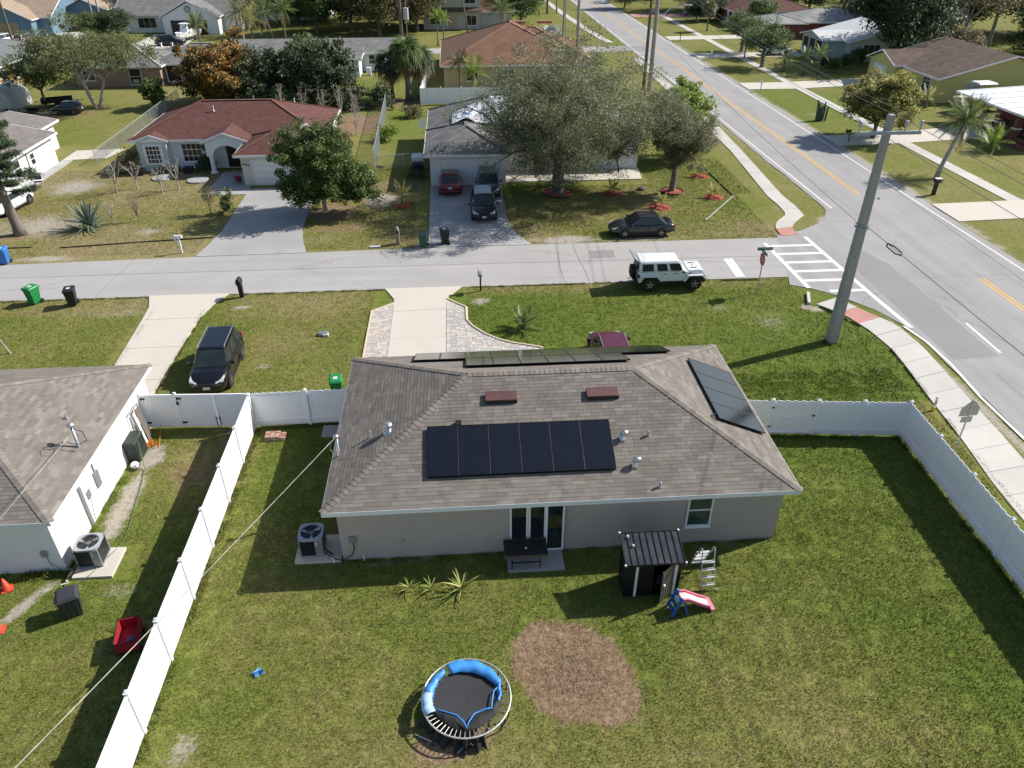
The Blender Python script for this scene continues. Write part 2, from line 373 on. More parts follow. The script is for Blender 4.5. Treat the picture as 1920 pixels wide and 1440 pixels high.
RM=roadmat('main asphalt',(.335,.325,.318),(.262,.255,.252)); SM=roadmat('street asphalt',(.375,.362,.350),(.315,.305,.298))
CONC=M('concrete',(.50,.465,.41),.85,var=.1,scale=1.2,bump=.15,dirt=.12,vec='g')
CONCN=M('new concrete',(.515,.47,.41),.85,var=.06,scale=.9,bump=.12,dirt=.05,vec='g')
CONCO=M('old concrete',(.33,.325,.32),.9,var=.22,scale=.7,bump=.2,dirt=.45,vec='g')
CONCW=M('walk concrete',(.47,.45,.415),.85,var=.12,scale=1.,bump=.15,dirt=.3,rnd=.05,vec='g')
WHP=M('road paint white',(.66,.65,.63),.7,var=.12,scale=6,dirt=.45,vec='g'); YEP=M('road paint yellow',(.62,.36,.075),.7,var=.14,scale=6,dirt=.4,vec='g')
sheet('street',[[(-220,42.0),(24.6,42.05),(24.6,49.2),(22.3,48.5),(0,48.45),(-12,48.15),(-30,47.5),(-220,47.2)]],.006,SM)
def wob(pts,a=.12,step=1.5,seed=1):
    rg=random.Random(seed); out=[]
    for p,q in zip(pts,pts[1:]):
        n=max(1,int(math.dist(p,q)/step))
        for i in range(n):
            k=i/n; out.append((p[0]+(q[0]-p[0])*k+rg.uniform(-a,a),p[1]+(q[1]-p[1])*k+rg.uniform(-a,a)*.3))
    return out+[pts[-1]]
sheet('main_road',[[(36.75,-60)]+wob([(36.75,20),(36.7,160)],.1,2,2)+[(36.7,420),(28.2,420)]+wob([(28.2,160),(28.2,54.5)],.1,2,3)+[(28.05,53.6),(27.4,52.3),(26.2,50.9),(24.5,49.7),(22.4,48.9),(21.5,45),(20.2,40.9),(21.2,40.4),(22.5,39.25),(23.9,37.2),(24.55,35.4),(24.75,33)]+wob([(24.7,31),(24.4,10)],.06,1,4)+[(24.2,-60)]],.012,RM)
sheet('back_street',[[(-260,126.3),(28.3,126.3),(28.3,131.3),(-260,131.3)]],.006,SM)
def line(pts,w):
    out=[]; 
    for (x0,y0),(x1,y1) in zip(pts,pts[1:]):
        d=Vector((x1-x0,y1-y0)).normalized(); n=Vector((-d.y,d.x))*w/2
        out.append([(x0-n.x,y0-n.y),(x1-n.x,y1-n.y),(x1+n.x,y1+n.y),(x0+n.x,y0+n.y)])
    return out
MZ=.0165
sheet('centre_line',line([(32.42,57),(32.38,220)],.12)+line([(32.16,57),(32.12,220)],.12)+line([(32.72,40.9),(32.5,-40)],.13)+line([(32.44,40.9),(32.22,-40)],.13),MZ,YEP)
sheet('edge_line',line([(28.7,54),(28.65,220)],.13)+line([(36.2,-30),(36.05,54),(36.1,68),(36.2,220)],.13),MZ,WHP)
sheet('turn_line',line([(24.5,35.2),(24.85,33.4),(24.85,31),(24.55,28),(24.3,10),(24.1,-30)],.15)+line([(28.2,35.3),(28.1,32)],.15)+line([(28.05,25),(28,21.5)],.15)+line([(28.0,14),(28,11)],.15),MZ,WHP)
cw=line([(21.02,47.6),(21.2,40.35)],.3)+line([(24.3,48.5),(24.6,39.2),(24.85,35.0)],.3)
for y,xa,xb in ((47.0,21.2,24.3),(45.6,21.2,24.35),(44.2,21.2,24.4),(42.8,21.25,24.45),(41.4,21.3,24.5),(39.85,22.3,24.55)): cw+=[[(xa,y-.17),(xb,y-.17),(xb,y+.17),(xa,y+.17)]]
b=MB()
for i,p in enumerate(cw): b.face([(x,y,MZ+(.001 if i>2 else 0)) for x,y in p])
struct(b.build('crosswalk',WHP))
RP_=M('patched asphalt',(.235,.225,.222),.9,var=.1,scale=2,vec='g',dirt=.15); SEAL=M('crack sealant',(.19,.185,.18),.8,var=.3,scale=3,vec='g')
sheet('road_patch',[wob([(25.2,31.5),(27.8,31.7),(27.9,43.5)],.05,1,7)+[(27.2,45.6),(25.4,44.6)],[(24.6,126.2),(31.2,126.2),(31.2,131.4),(24.6,131.4)],[(8.6,45.9),(10.2,45.9),(10.3,47.1),(8.6,47.1)]],.0143,RP_)
sl=MB()
for pts,s_ in (([(29.7,14),(29.95,40),(30.1,70)],1),([(34.3,10),(34.4,45),(34.3,95)],2),([(26.4,10),(26.6,30)],3),([(28.4,41.2),(36.4,41.5)],4),([(-40,45.3),(-10,45.5),(20,45.4)],5),([(6.3,42.1),(6.5,48.4)],6),([(7.9,42.1),(7.7,48.4)],7),([(-22,42.1),(-21.8,47.6)],8)):
    w_=wob(pts,.06,1.2,s_)
    for q in line(w_,.028): sl.face([(x,y,.0152) for x,y in q])
stuff(sl.build('crack_seal',SEAL))
sheet('stop_bar',[[(17.25,42.25),(17.85,42.25),(17.95,45.1),(17.3,45.1)]],MZ,WHP)
def path(name,L,Rr,n,mat,z=.03,gap=.02,mats=None):
    """a walk of separately cast panels"""
    root=struct(bpy.data.objects.new(name,None)); COL.objects.link(root); ROOT[root.name]=Matrix.Identity(4)
    def at(P,k):
        ds=[0]
        for a,b in zip(P,P[1:]): ds.append(ds[-1]+math.dist(a,b))
        t=k*ds[-1]
        for i in range(len(P)-1):
            if t<=ds[i+1]+1e-6:
                f=(t-ds[i])/max(1e-6,ds[i+1]-ds[i]); return (P[i][0]+(P[i+1][0]-P[i][0])*f,P[i][1]+(P[i+1][1]-P[i][1])*f)
        return P[-1]
    ln=max(sum(math.dist(a,b) for a,b in zip(P,P[1:])) for P in (L,Rr))
    for i in range(n):
        g=gap/ln; a,c=i/n+g/2,(i+1)/n-g/2; mid=(a+c)/2
        q=[at(L,a),at(L,mid),at(L,c),at(Rr,c),at(Rr,mid),at(Rr,a)]
        zz=z+random.uniform(-.006,.006)
        MB().prism(q,-.05,zz).build('concrete_panel',(mats(i) if mats else mat),root)
    return root
RED=M('red tactile paving',(.42,.20,.17),.8,var=.15,bump=.6,bscale=25)
path('corner_sidewalk',[(26.9,120),(26.2,80),(25.9,70),(24.75,57),(24.85,55),(24.7,53),(23.2,51.3),(22.75,50),(22.75,48.75)],[(28.0,120),(27.6,80),(27.0,70),(26.0,57),(26.1,55),(26.0,52.8),(24.6,51.2),(23.9,50),(24.0,48.95)],48,CONCW,mats=lambda i:RED if i==47 else CONCW)
path('sidewalk',[(20.75,38.2),(21.8,36.8),(22.35,34.9),(22.6,33),(22.45,31.2),(22.1,28.5),(21.75,25),(21.3,22),(20.8,15),(20.5,8)],[(22.3,38.95),(23.3,37.0),(24.2,35.3),(24.35,33),(24.2,31),(23.95,28.5),(23.7,25.2),(23.4,22),(23.0,15),(22.8,8)],21,CONCW,mats=lambda i:RED if i==1 else CONCW)
MB().box(-.09,.09,-.75,.75,-.05,.16).build('kerb',CONC,None,bevel=.02)
k=bpy.data.objects['kerb']; k.location=(20.55,38.9,0); k.rotation_euler=(0,0,-.35); struct(k)
path('east_sidewalk',[(42.9,180),(43,100),(43.5,40)],[(44.1,180),(44.2,100),(44.8,40)],70,CONCW)
path('west_sidewalk',[(21.5,200),(22.5,175),(24.0,150),(25.5,135)],[(22.8,200),(23.8,175),(25.3,150),(26.8,135)],20,CONCW)
path('white_driveway',[(-18.9,42.12),(-18.35,40.4),(-18.0,34.3),(-18.0,29.2)],[(-14.15,42.12),(-15.05,39.9),(-15.15,34.3),(-15.1,29.2)],4,CONCN)
root=path('front_driveway',[(-4.8,42.12),(-4.1,40.5),(-4.1,29.3)],[(-.05,42.12),(-1.05,40.5),(-1.05,29.3)],4,CONCN)
path('shaded_driveway',[(-17.8,47.95),(-17.2,52),(-17.3,62)],[(-10.5,48.1),(-11.5,52),(-11.7,62)],3,CONCO)
path('car_driveway',[(-3.2,48.45),(-2.3,50.6),(-2.4,62.9)],[(4.9,48.4),(3.5,51.5),(3.4,62.9)],3,CONCO)
path('east_driveway',[(36.9,54.4),(43.2,54.7),(60,56)],[(36.9,50.6),(43.4,51.0),(60,51)],5,CONCN)
path('pavilion_driveway',[(36.9,74.8),(43,75.2),(60,79)],[(36.9,71.2),(43.3,71.5),(60,74)],6,CONC)
path('yellow_house_driveway',[(36.9,101),(43,101),(56,103)],[(36.9,97),(43.3,97),(56,99)],6,CONC)
path('screen_house_driveway',[(36.9,123.5),(54,124)],[(36.9,119.5),(54,120)],6,CONC)
path('grey_house_driveway',[(36.9,141),(54,142)],[(36.9,137),(54,138)],6,CONC)
PINK=M('pink concrete',(.42,.22,.20),.85,var=.12)
path('pink_driveway',[(36.9,172),(54,172)],[(36.9,167),(54,167)],6,PINK)
path('blue_house_driveway',[(-76,131.3),(-77,150)],[(-62,131.3),(-64,156)],5,CONC)
path('boat_house_driveway',[(-53,131.3),(-53,150)],[(-44,131.3),(-45,149)],5,CONC)
path('yard_walk',[(-36.25,62),(-36.25,71.4)],[(-35.3,62),(-35.3,71.4)],4,CONCO); slab('yard_pad',[(-36.25,71.4),(-32.6,71.9),(-31.8,75.0),(-36.25,74.6)],.03,CONC)
slab('entry_walk',[(-20.6,60.6),(-17.3,60.6),(-17.3,67),(-20.6,67)],.03,CONCO)
struct(bpy.data.objects['entry_walk'])
slab('patio',[(1.2,18.55),(3.22,18.55),(3.22,19.6),(1.2,19.6)],.07,CONCO,.01)
slab('condenser_pad',[(-6.42,19.5),(-4.78,19.5),(-4.78,20.85),(-6.42,20.85)],.08,CONC,.015)
slab('neighbour_condenser_pad',[(-14.1,19.33),(-12.72,19.33),(-12.72,20.75),(-14.1,20.75)],.08,CONC,.015)
slab('meter_lid',[(-6.55,27.1),(-5.7,27.1),(-5.7,27.95),(-6.55,27.95)],.04,CONCO,.01)
# pavers either side of the front driveway
PV=[M('paver rose',(.50,.43,.385),.85,var=.2,scale=14,rnd=.12,bump=.2),M('paver grey',(.42,.41,.395),.85,var=.2,scale=14,rnd=.12,bump=.2),M('paver cream',(.57,.515,.45),.85,var=.2,scale=14,rnd=.1,bump=.2)]
pr=struct(bpy.data.objects.new('paver_border',None)); COL.objects.link(pr); ROOT[pr.name]=Matrix.Identity(4)
pm={}
for w_ in (.15,.23,.3):
    for k,mt in enumerate(PV): pm[w_,k]=MB().taper(0,w_,0,.15,0,.006,w_-.006,.006,.144,.045).mesh('paver',mt)
def edge_r(y): # curved right edge of the paving
    P=[(29.4,4.05),(33.9,4.05),(34.3,3.9),(34.8,2.5),(35.9,1.1),(36.8,.4),(37.7,.05),(39.2,.05),(39.9,-.6),(40.4,-1.0)]
    for (a,xa),(b_,xb) in zip(P,P[1:]):
        if a<=y<=b_: return xa+(xb-xa)*(y-a)/(b_-a)
    return -1.02
rg=random.Random(5); cells=[]
y=29.45
while y<40.3:
    for xa,xb in ((-5.3,-4.13) if y<39.1 else (-5.3+(y-39.1)*1.3,-4.13),(-1.02,min(edge_r(y),edge_r(y+.15))-.1)):
        x=xa+.001
        while x<xb-.1:
            w_=rg.choice((.15,.23,.23,.3)); 
            if x+w_>xb+.04: w_=.15
            n=vn(np.array([x]),np.array([y]),1.6,81)[0]; k=rg.choices((0,1,2),((.6,.2,.35) if x<-3 else (.3,.55+.4*n,.4)))[0]
            cells.append((x,y,w_,k)); x+=w_+.008
    y+=.158
cells.sort(key=lambda c:(c[1] if c[1]>33.6 else 99-c[1]))
big=[MB(),MB(),MB()]
for i,(x,y,w_,k) in enumerate(cells):
    z=rg.uniform(-.004,.004)
    if i<300: inst(pm[w_,k],'paver',pr,loc=(x,y,z))
    else: big[k].taper(x,x+w_,y,y+.15,z,x+.006,x+w_-.006,y+.006,y+.144,z+.045)
for k in range(3):
    if big[k].f: stuff(big[k].build('paver_field',PV[k],pr))
eb=MB()
ep=[(4.1,34.2),(3.9,34.35),(2.5,34.88),(1.75,35.35),(1.1,35.98),(.45,36.9),(.12,37.7),(.12,39.25),(-.55,39.95),(-1.0,40.45)]
eb.tube([(x,y,.0) for x,y in ep],.09,6); eb.tube([(-5.36,29.4,0),(-5.36,39.15,0),(-4.15,40.1,0)],.07,6)
eb.build('paver_edging',M('edging',(.55,.45,.31),.8,var=.1),pr)
struct(MB().prism([(-5.3,29.3),(-4.1,29.3),(-4.1,40.2),(-5.3,39.1)],-.05,.02).build('paver_bed',CONCO))
struct(MB().prism([(-1.05,29.3),(4.05,29.3),(4.05,34.2),(2.5,34.8),(1.1,35.9),(.4,36.8),(.05,37.7),(.05,39.2),(-1.05,40.4)],-.05,.02).build('paver_bed',CONCO))

# grass blades on the near lawns
def paved(x,y):
    m=(y>41.95)&(y<48.6)&(x<25); m|=(x>-18.5)&(x<-15.05)&(y>29)&(y<42); m|=(x>-5.4)&(x<.15)&(y>29)&(y<42); m|=(x>-1.1)&(x<4.1)&(y>29)&(y<34.4)&(y<34.4-.0*x); m|=(x>0)&(x<2.5)&(y>34)&(y<37.4-(x)*1.2)
    m|=(x>-4.75)&(x<11.25)&(y>19.5)&(y<29.2); m|=(x<-14.3)&(y>19.6)&(y<29.4); m|=(x>1.15)&(x<3.27)&(y>18.5)&(y<19.7); m|=(x>-6.45)&(x<-4.7)&(y>19.45)&(y<20.9); m|=(x<-12.1)&(x>-14.3)&(y>19.2)&(y<20.95)
    m|=(x>20.5+np.clip((31-y)*-.0,0,0))&(y<31)&(x>21.2+(y-22)*.11); m|=(x>20.3)&(y>=31)&(y<42)&(x>22.4-np.clip(y-34,0,9)*.45); m|=(x>-6.6)&(x<-5.65)&(y>27.05)&(y<28)
    m|=(x>23.8); m|=(x>-18)&(x<-10.6)&(y<62.5)&(y>48)&(x<-11.2)|((x>-3.4)&(x<4.3)&(y>48)&(y<63.2))|((x>-21.2)&(x<-11.5)&(y>60.5))|((x>-3)&(x<16)&(y>61)); m|=(y>=48.5)&(x>22.4)&(y<58)
    return m
rs=np.random.RandomState(4)
def blades(n,x0,x1,y0,y1,h,wd):
    global rs
    x=rs.uniform(x0,x1,n); y=rs.uniform(y0,y1,n); d,b,mm=gmask(x,y)
    keep=(~paved(x,y))&(rs.rand(n)>b*.9+mm*.93)&(vn(x,y,.35,91)+rs.rand(n)*.5>.42); x,y,d,b,mm=x[keep],y[keep],d[keep],b[keep],mm[keep]; n=len(x)
    a=rs.uniform(0,2*PI,n); H=h*rs.uniform(.5,1.25,n)*(1.15-.5*d); W=wd*rs.uniform(.6,1.2,n); L=H*rs.uniform(.2,1.1,n); la=rs.uniform(0,2*PI,n); z=(vn(x,y,1.2,71)-.5)*.03-.025
    V=np.empty((n,3,3)); V[:,0]=np.stack([x-np.cos(a)*W/2,y-np.sin(a)*W/2,z],1); V[:,1]=np.stack([x+np.cos(a)*W/2,y+np.sin(a)*W/2,z],1); V[:,2]=np.stack([x+np.cos(la)*L,y+np.sin(la)*L,z+H],1)
    return V.reshape(-1,3),np.repeat(d,3),np.repeat(b,3),np.repeat(mm,3)
parts=[blades(420000,-17,19,8.5,21,.07,.02),blades(60000,-14.3,-4.6,21,29,.065,.023),blades(60000,11,21.5,21,31,.07,.024),blades(160000,-28,23,28.8,42,.08,.03),blades(200000,-38,24,48.4,68,.085,.04)]
def tufts(p0,p1,n,h,wd,sd=.09):
    f=rs.rand(n); x=p0[0]+(p1[0]-p0[0])*f+rs.normal(0,sd,n); y=p0[1]+(p1[1]-p0[1])*f+rs.normal(0,sd,n); k=vn(x,y,.5,93)>.4; x,y=x[k],y[k]; n=len(x); d,b,mm=gmask(x,y)
    a=rs.uniform(0,2*PI,n); H=h*rs.uniform(.3,1.3,n); W=wd*rs.uniform(.6,1.2,n); L=H*rs.uniform(.2,.9,n); la=rs.uniform(0,2*PI,n); z=np.full(n,-.03)
    V=np.empty((n,3,3)); V[:,0]=np.stack([x-np.cos(a)*W/2,y-np.sin(a)*W/2,z],1); V[:,1]=np.stack([x+np.cos(a)*W/2,y+np.sin(a)*W/2,z],1); V[:,2]=np.stack([x+np.cos(la)*L,y+np.sin(la)*L,z+H],1)
    return V.reshape(-1,3),np.repeat(np.clip(d-.1,0,1),3),np.repeat(b*0,3),np.repeat(mm*0,3)
parts+=[tufts((-9.47,28),(-9.47,6),6000,.15,.025),tufts((-9.75,28),(-9.75,6),5000,.14,.025),tufts((11.3,25.95),(19,25.2),2500,.16,.025),tufts((18.95,25.3),(18.2,6),6000,.17,.025),tufts((19.3,25.3),(18.6,6),4000,.16,.025),tufts((-9.5,28),(-5.2,28.05),1500,.14,.025),tufts((-4.7,19.5),(11.2,19.5),2500,.12,.02,.05),tufts((11.3,19.6),(11.3,29),2000,.13,.02,.06),tufts((-14.35,19.9),(-14.35,28.2),1800,.16,.025,.1),tufts((-16.5,19.6),(-14.3,19.6),900,.2,.03,.12),tufts((19.74,33.5),(19.74,34.2),500,.2,.025,.3)]
parts+=[tufts(a,b_,2600,.09,.035,.07) for a,b_ in (((-28,41.95),(-18.9,41.98)),((-14.1,42),(-4.9,42.0)),((0,42),(10,42.02)),((10,42.02),(18.5,41.8)),((-17.95,40),(-17.95,29.5)),((-15.1,40),(-15.1,29.5)),((20.75,38.1),(22.3,34.9)),((22.55,33),(21.8,25)),((21.8,25),(20.9,15)))]
V=np.concatenate([p[0] for p in parts]); me=npmesh('grass',V,np.arange(len(V)).reshape(-1,3),3,lawnmat('grass blades',True))
a=me.attributes.new('mask','FLOAT_COLOR','POINT'); z=[np.concatenate([p[i] for p in parts]) for i in (1,2,3)]
a.data.foreach_set('color',np.stack([z[0],z[1],z[2],np.ones_like(z[0])],1).ravel())
g=bpy.data.objects.new('grass',me); COL.objects.link(g); stuff(g)
# loose straw on the bare patch
n=5200; x=rs.normal(2.9,1.0,n); y=rs.normal(14.4,.95,n); mm=gmask(x,y)[2]; k=rs.rand(n)<mm*1.2-.15; x,y=x[k],y[k]; n=len(x); a=rs.uniform(0,2*PI,n); L=rs.uniform(.015,.05,n); z=rs.uniform(-.01,.02,n); W=.0035
dx,dy=np.cos(a),np.sin(a); V=np.stack([np.stack([x-dx*L-dy*W,y-dy*L+dx*W,z],1),np.stack([x-dx*L+dy*W,y-dy*L-dx*W,z],1),np.stack([x+dx*L+dy*W,y+dy*L-dx*W,z+rs.uniform(-.005,.02,n)],1),np.stack([x+dx*L-dy*W,y+dy*L+dx*W,z+.012],1)],1).reshape(-1,3)
mt,t,p,o=newmat('straw'); t.links.new(ramp(t,t.nodes.new('ShaderNodeNewGeometry').outputs['Random Per Island'],[(0,(.08,.055,.04)),(.5,(.215,.145,.088)),(1,(.36,.27,.175))]),p.inputs['Base Color']); p.inputs['Roughness'].default_value=.9
o=bpy.data.objects.new('dry_straw',npmesh('dry_straw',V,np.arange(n*4).reshape(-1,4),4,mt)); COL.objects.link(o); stuff(o)
# ------------------------------------------------------------------ houses: helpers
STUC=M('taupe stucco',(.41,.36,.318),.9,var=.06,scale=3,bump=.35,bscale=90,dirt=.06)
WSTUC=M('white stucco',(.80,.79,.77),.85,var=.03,scale=2,bump=.25,bscale=80,dirt=.05)
TRIM=M('white trim',(.74,.75,.76),.5,var=.04,scale=2); VINYL=M('white vinyl',(.85,.86,.88),.35,var=.03,scale=1.5,dirt=.07)
ALU=M('aluminium',(.55,.56,.57),.38,.85,var=.1,scale=12); GALV=M('galvanised steel',(.42,.44,.46),.5,.6,var=.15,scale=12)
BLK=M('black plastic',(.018,.018,.02),.45,var=.25,scale=9); BLKM=M('black metal',(.012,.012,.013),.4,.2,var=.2,scale=6)
GREY=M('grey metal',(.30,.31,.32),.45,.5,var=.1); RUB=M('rubber',(.018,.018,.018),.85,var=.3,scale=14)
GLASS=glassmat('window glass'); SCREEN=M('dark screen',(.018,.02,.022),.7,var=.2,scale=3)
WOOD=M('weathered wood',(.15,.125,.10),.85,var=.25,scale=10,bump=.4); CURT=M('curtain',(.10,.115,.085),.85,var=.3,scale=5)
def shingle_mat(name,c0,c1,c2):
    m,t,p,o=newmat(name)
    at=nd(t,'ShaderNodeAttribute',attribute_name='tint'); ri=t.nodes.new('ShaderNodeObjectInfo').outputs['Random']
    f=mathn(t,'ADD',at.outputs['Fac'],mathn(t,'MULTIPLY',mathn(t,'SUBTRACT',ri,.5),.25),True)
    c=ramp(t,f,[(0,c0),(.5,c1),(1,c2)])
    c=mixc(t,1.,c,ramp(t,noise(t,55,3,.7,gpos(t)),[(.25,.8),(.75,1.2)]),'MULTIPLY')
    c=mixc(t,1.,c,ramp(t,noise(t,1.3,5,.65,gpos(t)),[(.35,.86),(.7,1.08)]),'MULTIPLY')
    c=mixc(t,ramp(t,mathn(t,'FRACT',mathn(t,'MULTIPLY',f,7.3)),[(.35,0.),(.65,.2)]),c,mixc(t,1.,c,(.95,1.04,.97),'MULTIPLY'))
    t.links.new(c,p.inputs['Base Color']); p.inputs['Roughness'].default_value=.92; p.inputs['Specular IOR Level'].default_value=.2
    bumpn(t,p,noise(t,160,2,.7,gpos(t)),.3,.004); return m
def hip_faces(x0,x1,y0,y1,z,p):
    """the four slopes of a hip roof: eave corner, along the eave, up the slope, eave length, inset per metre, slope length"""
    c=1/math.sqrt(1+p*p); s=p*c; D=y1-y0; W=x1-x0
    out=[]
    for O,U,V,L,run in (((x0,y0,z),(1,0,0),(0,c,s),W,D/2),((x1,y1,z),(-1,0,0),(0,-c,s),W,D/2),((x0,y1,z),(0,-1,0),(c,0,s),D,D/2),((x1,y0,z),(0,1,0),(-c,0,s),D,D/2)):
        out.append((Vector(O),Vector(U),Vector(V),L,c,run/c))
    return out
def tintmesh(mb,name,mat,tints):
    me=mb.mesh(name,mat); a=me.attributes.new('tint','FLOAT','FACE'); a.data.foreach_set('value',tints); return me
def shingle_roof(parent,faces,mat,seed,n_ind,first=0,exp=.155,lim=None,visible=None):
    """overlapping tabs: faces[first] gives the single shingles from the eave up, the rest is one field"""
    rg=random.Random(seed); WS=(.24,.33,.42,.5); th=.012
    var={}
    for wd in WS:
        for k in range(5):
            b=MB(); e=exp*1.12
            b.face([(0,0,th),(wd,0,th),(wd,e,.004),(0,e,.004)]); b.face([(0,0,0),(wd,0,0),(wd,0,th),(0,0,th)]); b.face([(0,0,0),(0,0,th),(0,e,.004)]); b.face([(wd,0,0),(wd,e,.004),(wd,0,th)])
            var[wd,k]=tintmesh(b,'shingle',mat,[.12+.19*k]*4)
    fb=MB(); ft=[]; cnt=0
    for fi,(O,U,V,L,ins,S) in enumerate(faces):
        if visible and fi not in visible: continue
        N=U.cross(V).normalized(); Mx=frame_mat(O,U,V,N)
        rows=int(S/exp)+1
        for j in range(rows):
            v0=j*exp; v1=min(v0+exp*1.12,S)
            if v0>=S-.02: break
            l0,r0=ins*v0,L-ins*v0; l1,r1=ins*v1,L-ins*v1
            u=-rg.uniform(0,.3)+l0
            bandt=rg.uniform(-.08,.08)
            while u<r0:
                wd=rg.choice(WS); k=min(4,max(0,int(rg.gauss(2+bandt*6,1.15)))) if rg.random()>.12 else rg.choice((0,4))
                a0,b0=max(u,l0),min(u+wd,r0); a1,b1=max(u,l1),min(u+wd,r1)
                g=.004
                whole=(a0==u and a1==u and b0==u+wd and b1==u+wd)
                ok=lim is None or lim(O+U*u+V*v0)
                if fi==first and whole and ok and cnt<n_ind:
                    inst(var[wd,k],'shingle',parent,Mx@Matrix.Translation((u+g/2,v0,.012+rg.uniform(-.001,.002)))); cnt+=1
                elif b0-a0>.02:
                    a1=min(a1,b1); q=lambda a,v,n:Mx@Vector((a,v,n)); zz=.012
                    n0=len(fb.f)
                    fb.face([q(a0+g,v0,zz+th),q(b0-g,v0,zz+th),q(b1-g,v1,zz+.004),q(a1+g,v1,zz+.004)]); fb.face([q(a0+g,v0,zz-.01),q(b0-g,v0,zz-.01),q(b0-g,v0,zz+th),q(a0+g,v0,zz+th)])
                    fb.face([q(a0+g,v0,zz),q(a0+g,v0,zz+th),q(a1+g,v1,zz+.004)]); fb.face([q(b0-g,v0,zz),q(b1-g,v1,zz+.004),q(b0-g,v0,zz+th)])
                    ft+=[.12+.19*k+rg.uniform(-.06,.06)]*(len(fb.f)-n0)
                u+=wd
    me=tintmesh(fb,'shingle_field',mat,ft); o=inst(me,'shingle_field',parent); stuff(o)
def hip_caps(parent,x0,x1,y0,y1,z,p,mat,seed,which=None,step=.2):
    """cap shingles folded over the hips and the ridge"""
    rg=random.Random(seed); h=(y1-y0)/2; zr=z+p*h; A=Vector((x0+h,y0+h,zr)); B=Vector((x1-h,y0+h,zr))
    lines=[(Vector((x0,y0,z)),A,(0,-1),(-1,0)),(Vector((x0,y1,z)),A,(-1,0),(0,1)),(Vector((x1,y0,z)),B,(1,0),(0,-1)),(Vector((x1,y1,z)),B,(0,1),(1,0)),(A,B,(0,-1),(0,1))]
    c=1/math.sqrt(1+p*p)
    for li,(a,b_,n1,n2) in enumerate(lines):
        if which and li not in which: continue
        d=(b_-a); L=d.length; d.normalize(); up=Vector((0,0,1)); 
        N1=Vector((n1[0]*p,n1[1]*p,1)).normalized(); N2=Vector((n2[0]*p,n2[1]*p,1)).normalized()
        t1=d.cross(N1).normalized(); t1=t1 if t1.dot(Vector((n1[0],n1[1],0)))>0 else -t1
        t2=d.cross(N2).normalized(); t2=t2 if t2.dot(Vector((n2[0],n2[1],0)))>0 else -t2
        hw=.16; e=step*1.5; nn=(N1+N2).normalized(); vs_=[]
        for k in range(5):
            m=MB(); lo,hi=.03,.05
            for N_,tt,fl in ((N1,t1,0),(N2,t2,1)):
                q=[nn*hi,tt*hw+N_*hi,tt*hw+d*e+N_*lo,d*e+nn*lo]
                m.face(q if not fl else q[::-1]); f2=[nn*(hi-.03),tt*hw+N_*(hi-.03),tt*hw+N_*hi,nn*hi]; m.face(f2 if not fl else f2[::-1])
                s2=[tt*hw+N_*0.01,tt*hw+d*e+N_*0,tt*hw+d*e+N_*lo,tt*hw+N_*hi]; m.face(s2)
            vs_.append(tintmesh(m,'ridge_cap',mat,[.32+.15*k]*6))
        for i in range(int(L/step)):
            inst(rg.choice(vs_),'ridge_cap',parent,loc=a+d*(i*step))
def hip_slab(mb,x0,x1,y0,y1,z,p,t=.02):
    h=min(y1-y0,x1-x0)/2; zr=z+p*h
    if x1-x0>=y1-y0: A,B=(x0+h,y0+h,zr),(x1-h,y0+h,zr)
    else: A,B=(x0+h,y0+h,zr),(x0+h,y1-h,zr)
    c=[(x0,y0,z),(x1,y0,z),(x1,y1,z),(x0,y1,z)]
    if x1-x0>=y1-y0: fs=[[c[0],c[1],B,A],[c[1],c[2],B],[c[2],c[3],A,B],[c[3],c[0],A]]
    else: fs=[[c[0],c[1],A],[c[1],c[2],B,A],[c[2],c[3],B],[c[3],c[0],A,B]]
    for f in fs: mb.face(f)
    mb.face([(p[0],p[1],p[2]-t) for p in c[::-1]])
def fascia(name,parent,x0,x1,y0,y1,z,mat,h=.17,t=.025):
    b=MB(); b.box(x0-t,x1+t,y0-t,y0,z-h,z+.012); b.box(x0-t,x1+t,y1,y1+t,z-h,z+.012); b.box(x0-t,x0,y0,y1,z-h,z+.012); b.box(x1,x1+t,y0,y1,z-h,z+.012)
    b.face([(x0,y0,z-h+.01),(x0,y1,z-h+.01),(x1,y1,z-h+.01),(x1,y0,z-h+.01)])
    return b.build(name,mat,parent,True)
DIRS={'S':((1,0,0),(0,-1,0)),'N':((-1,0,0),(0,1,0)),'E':((0,1,0),(1,0,0)),'W':((0,-1,0),(-1,0,0))}
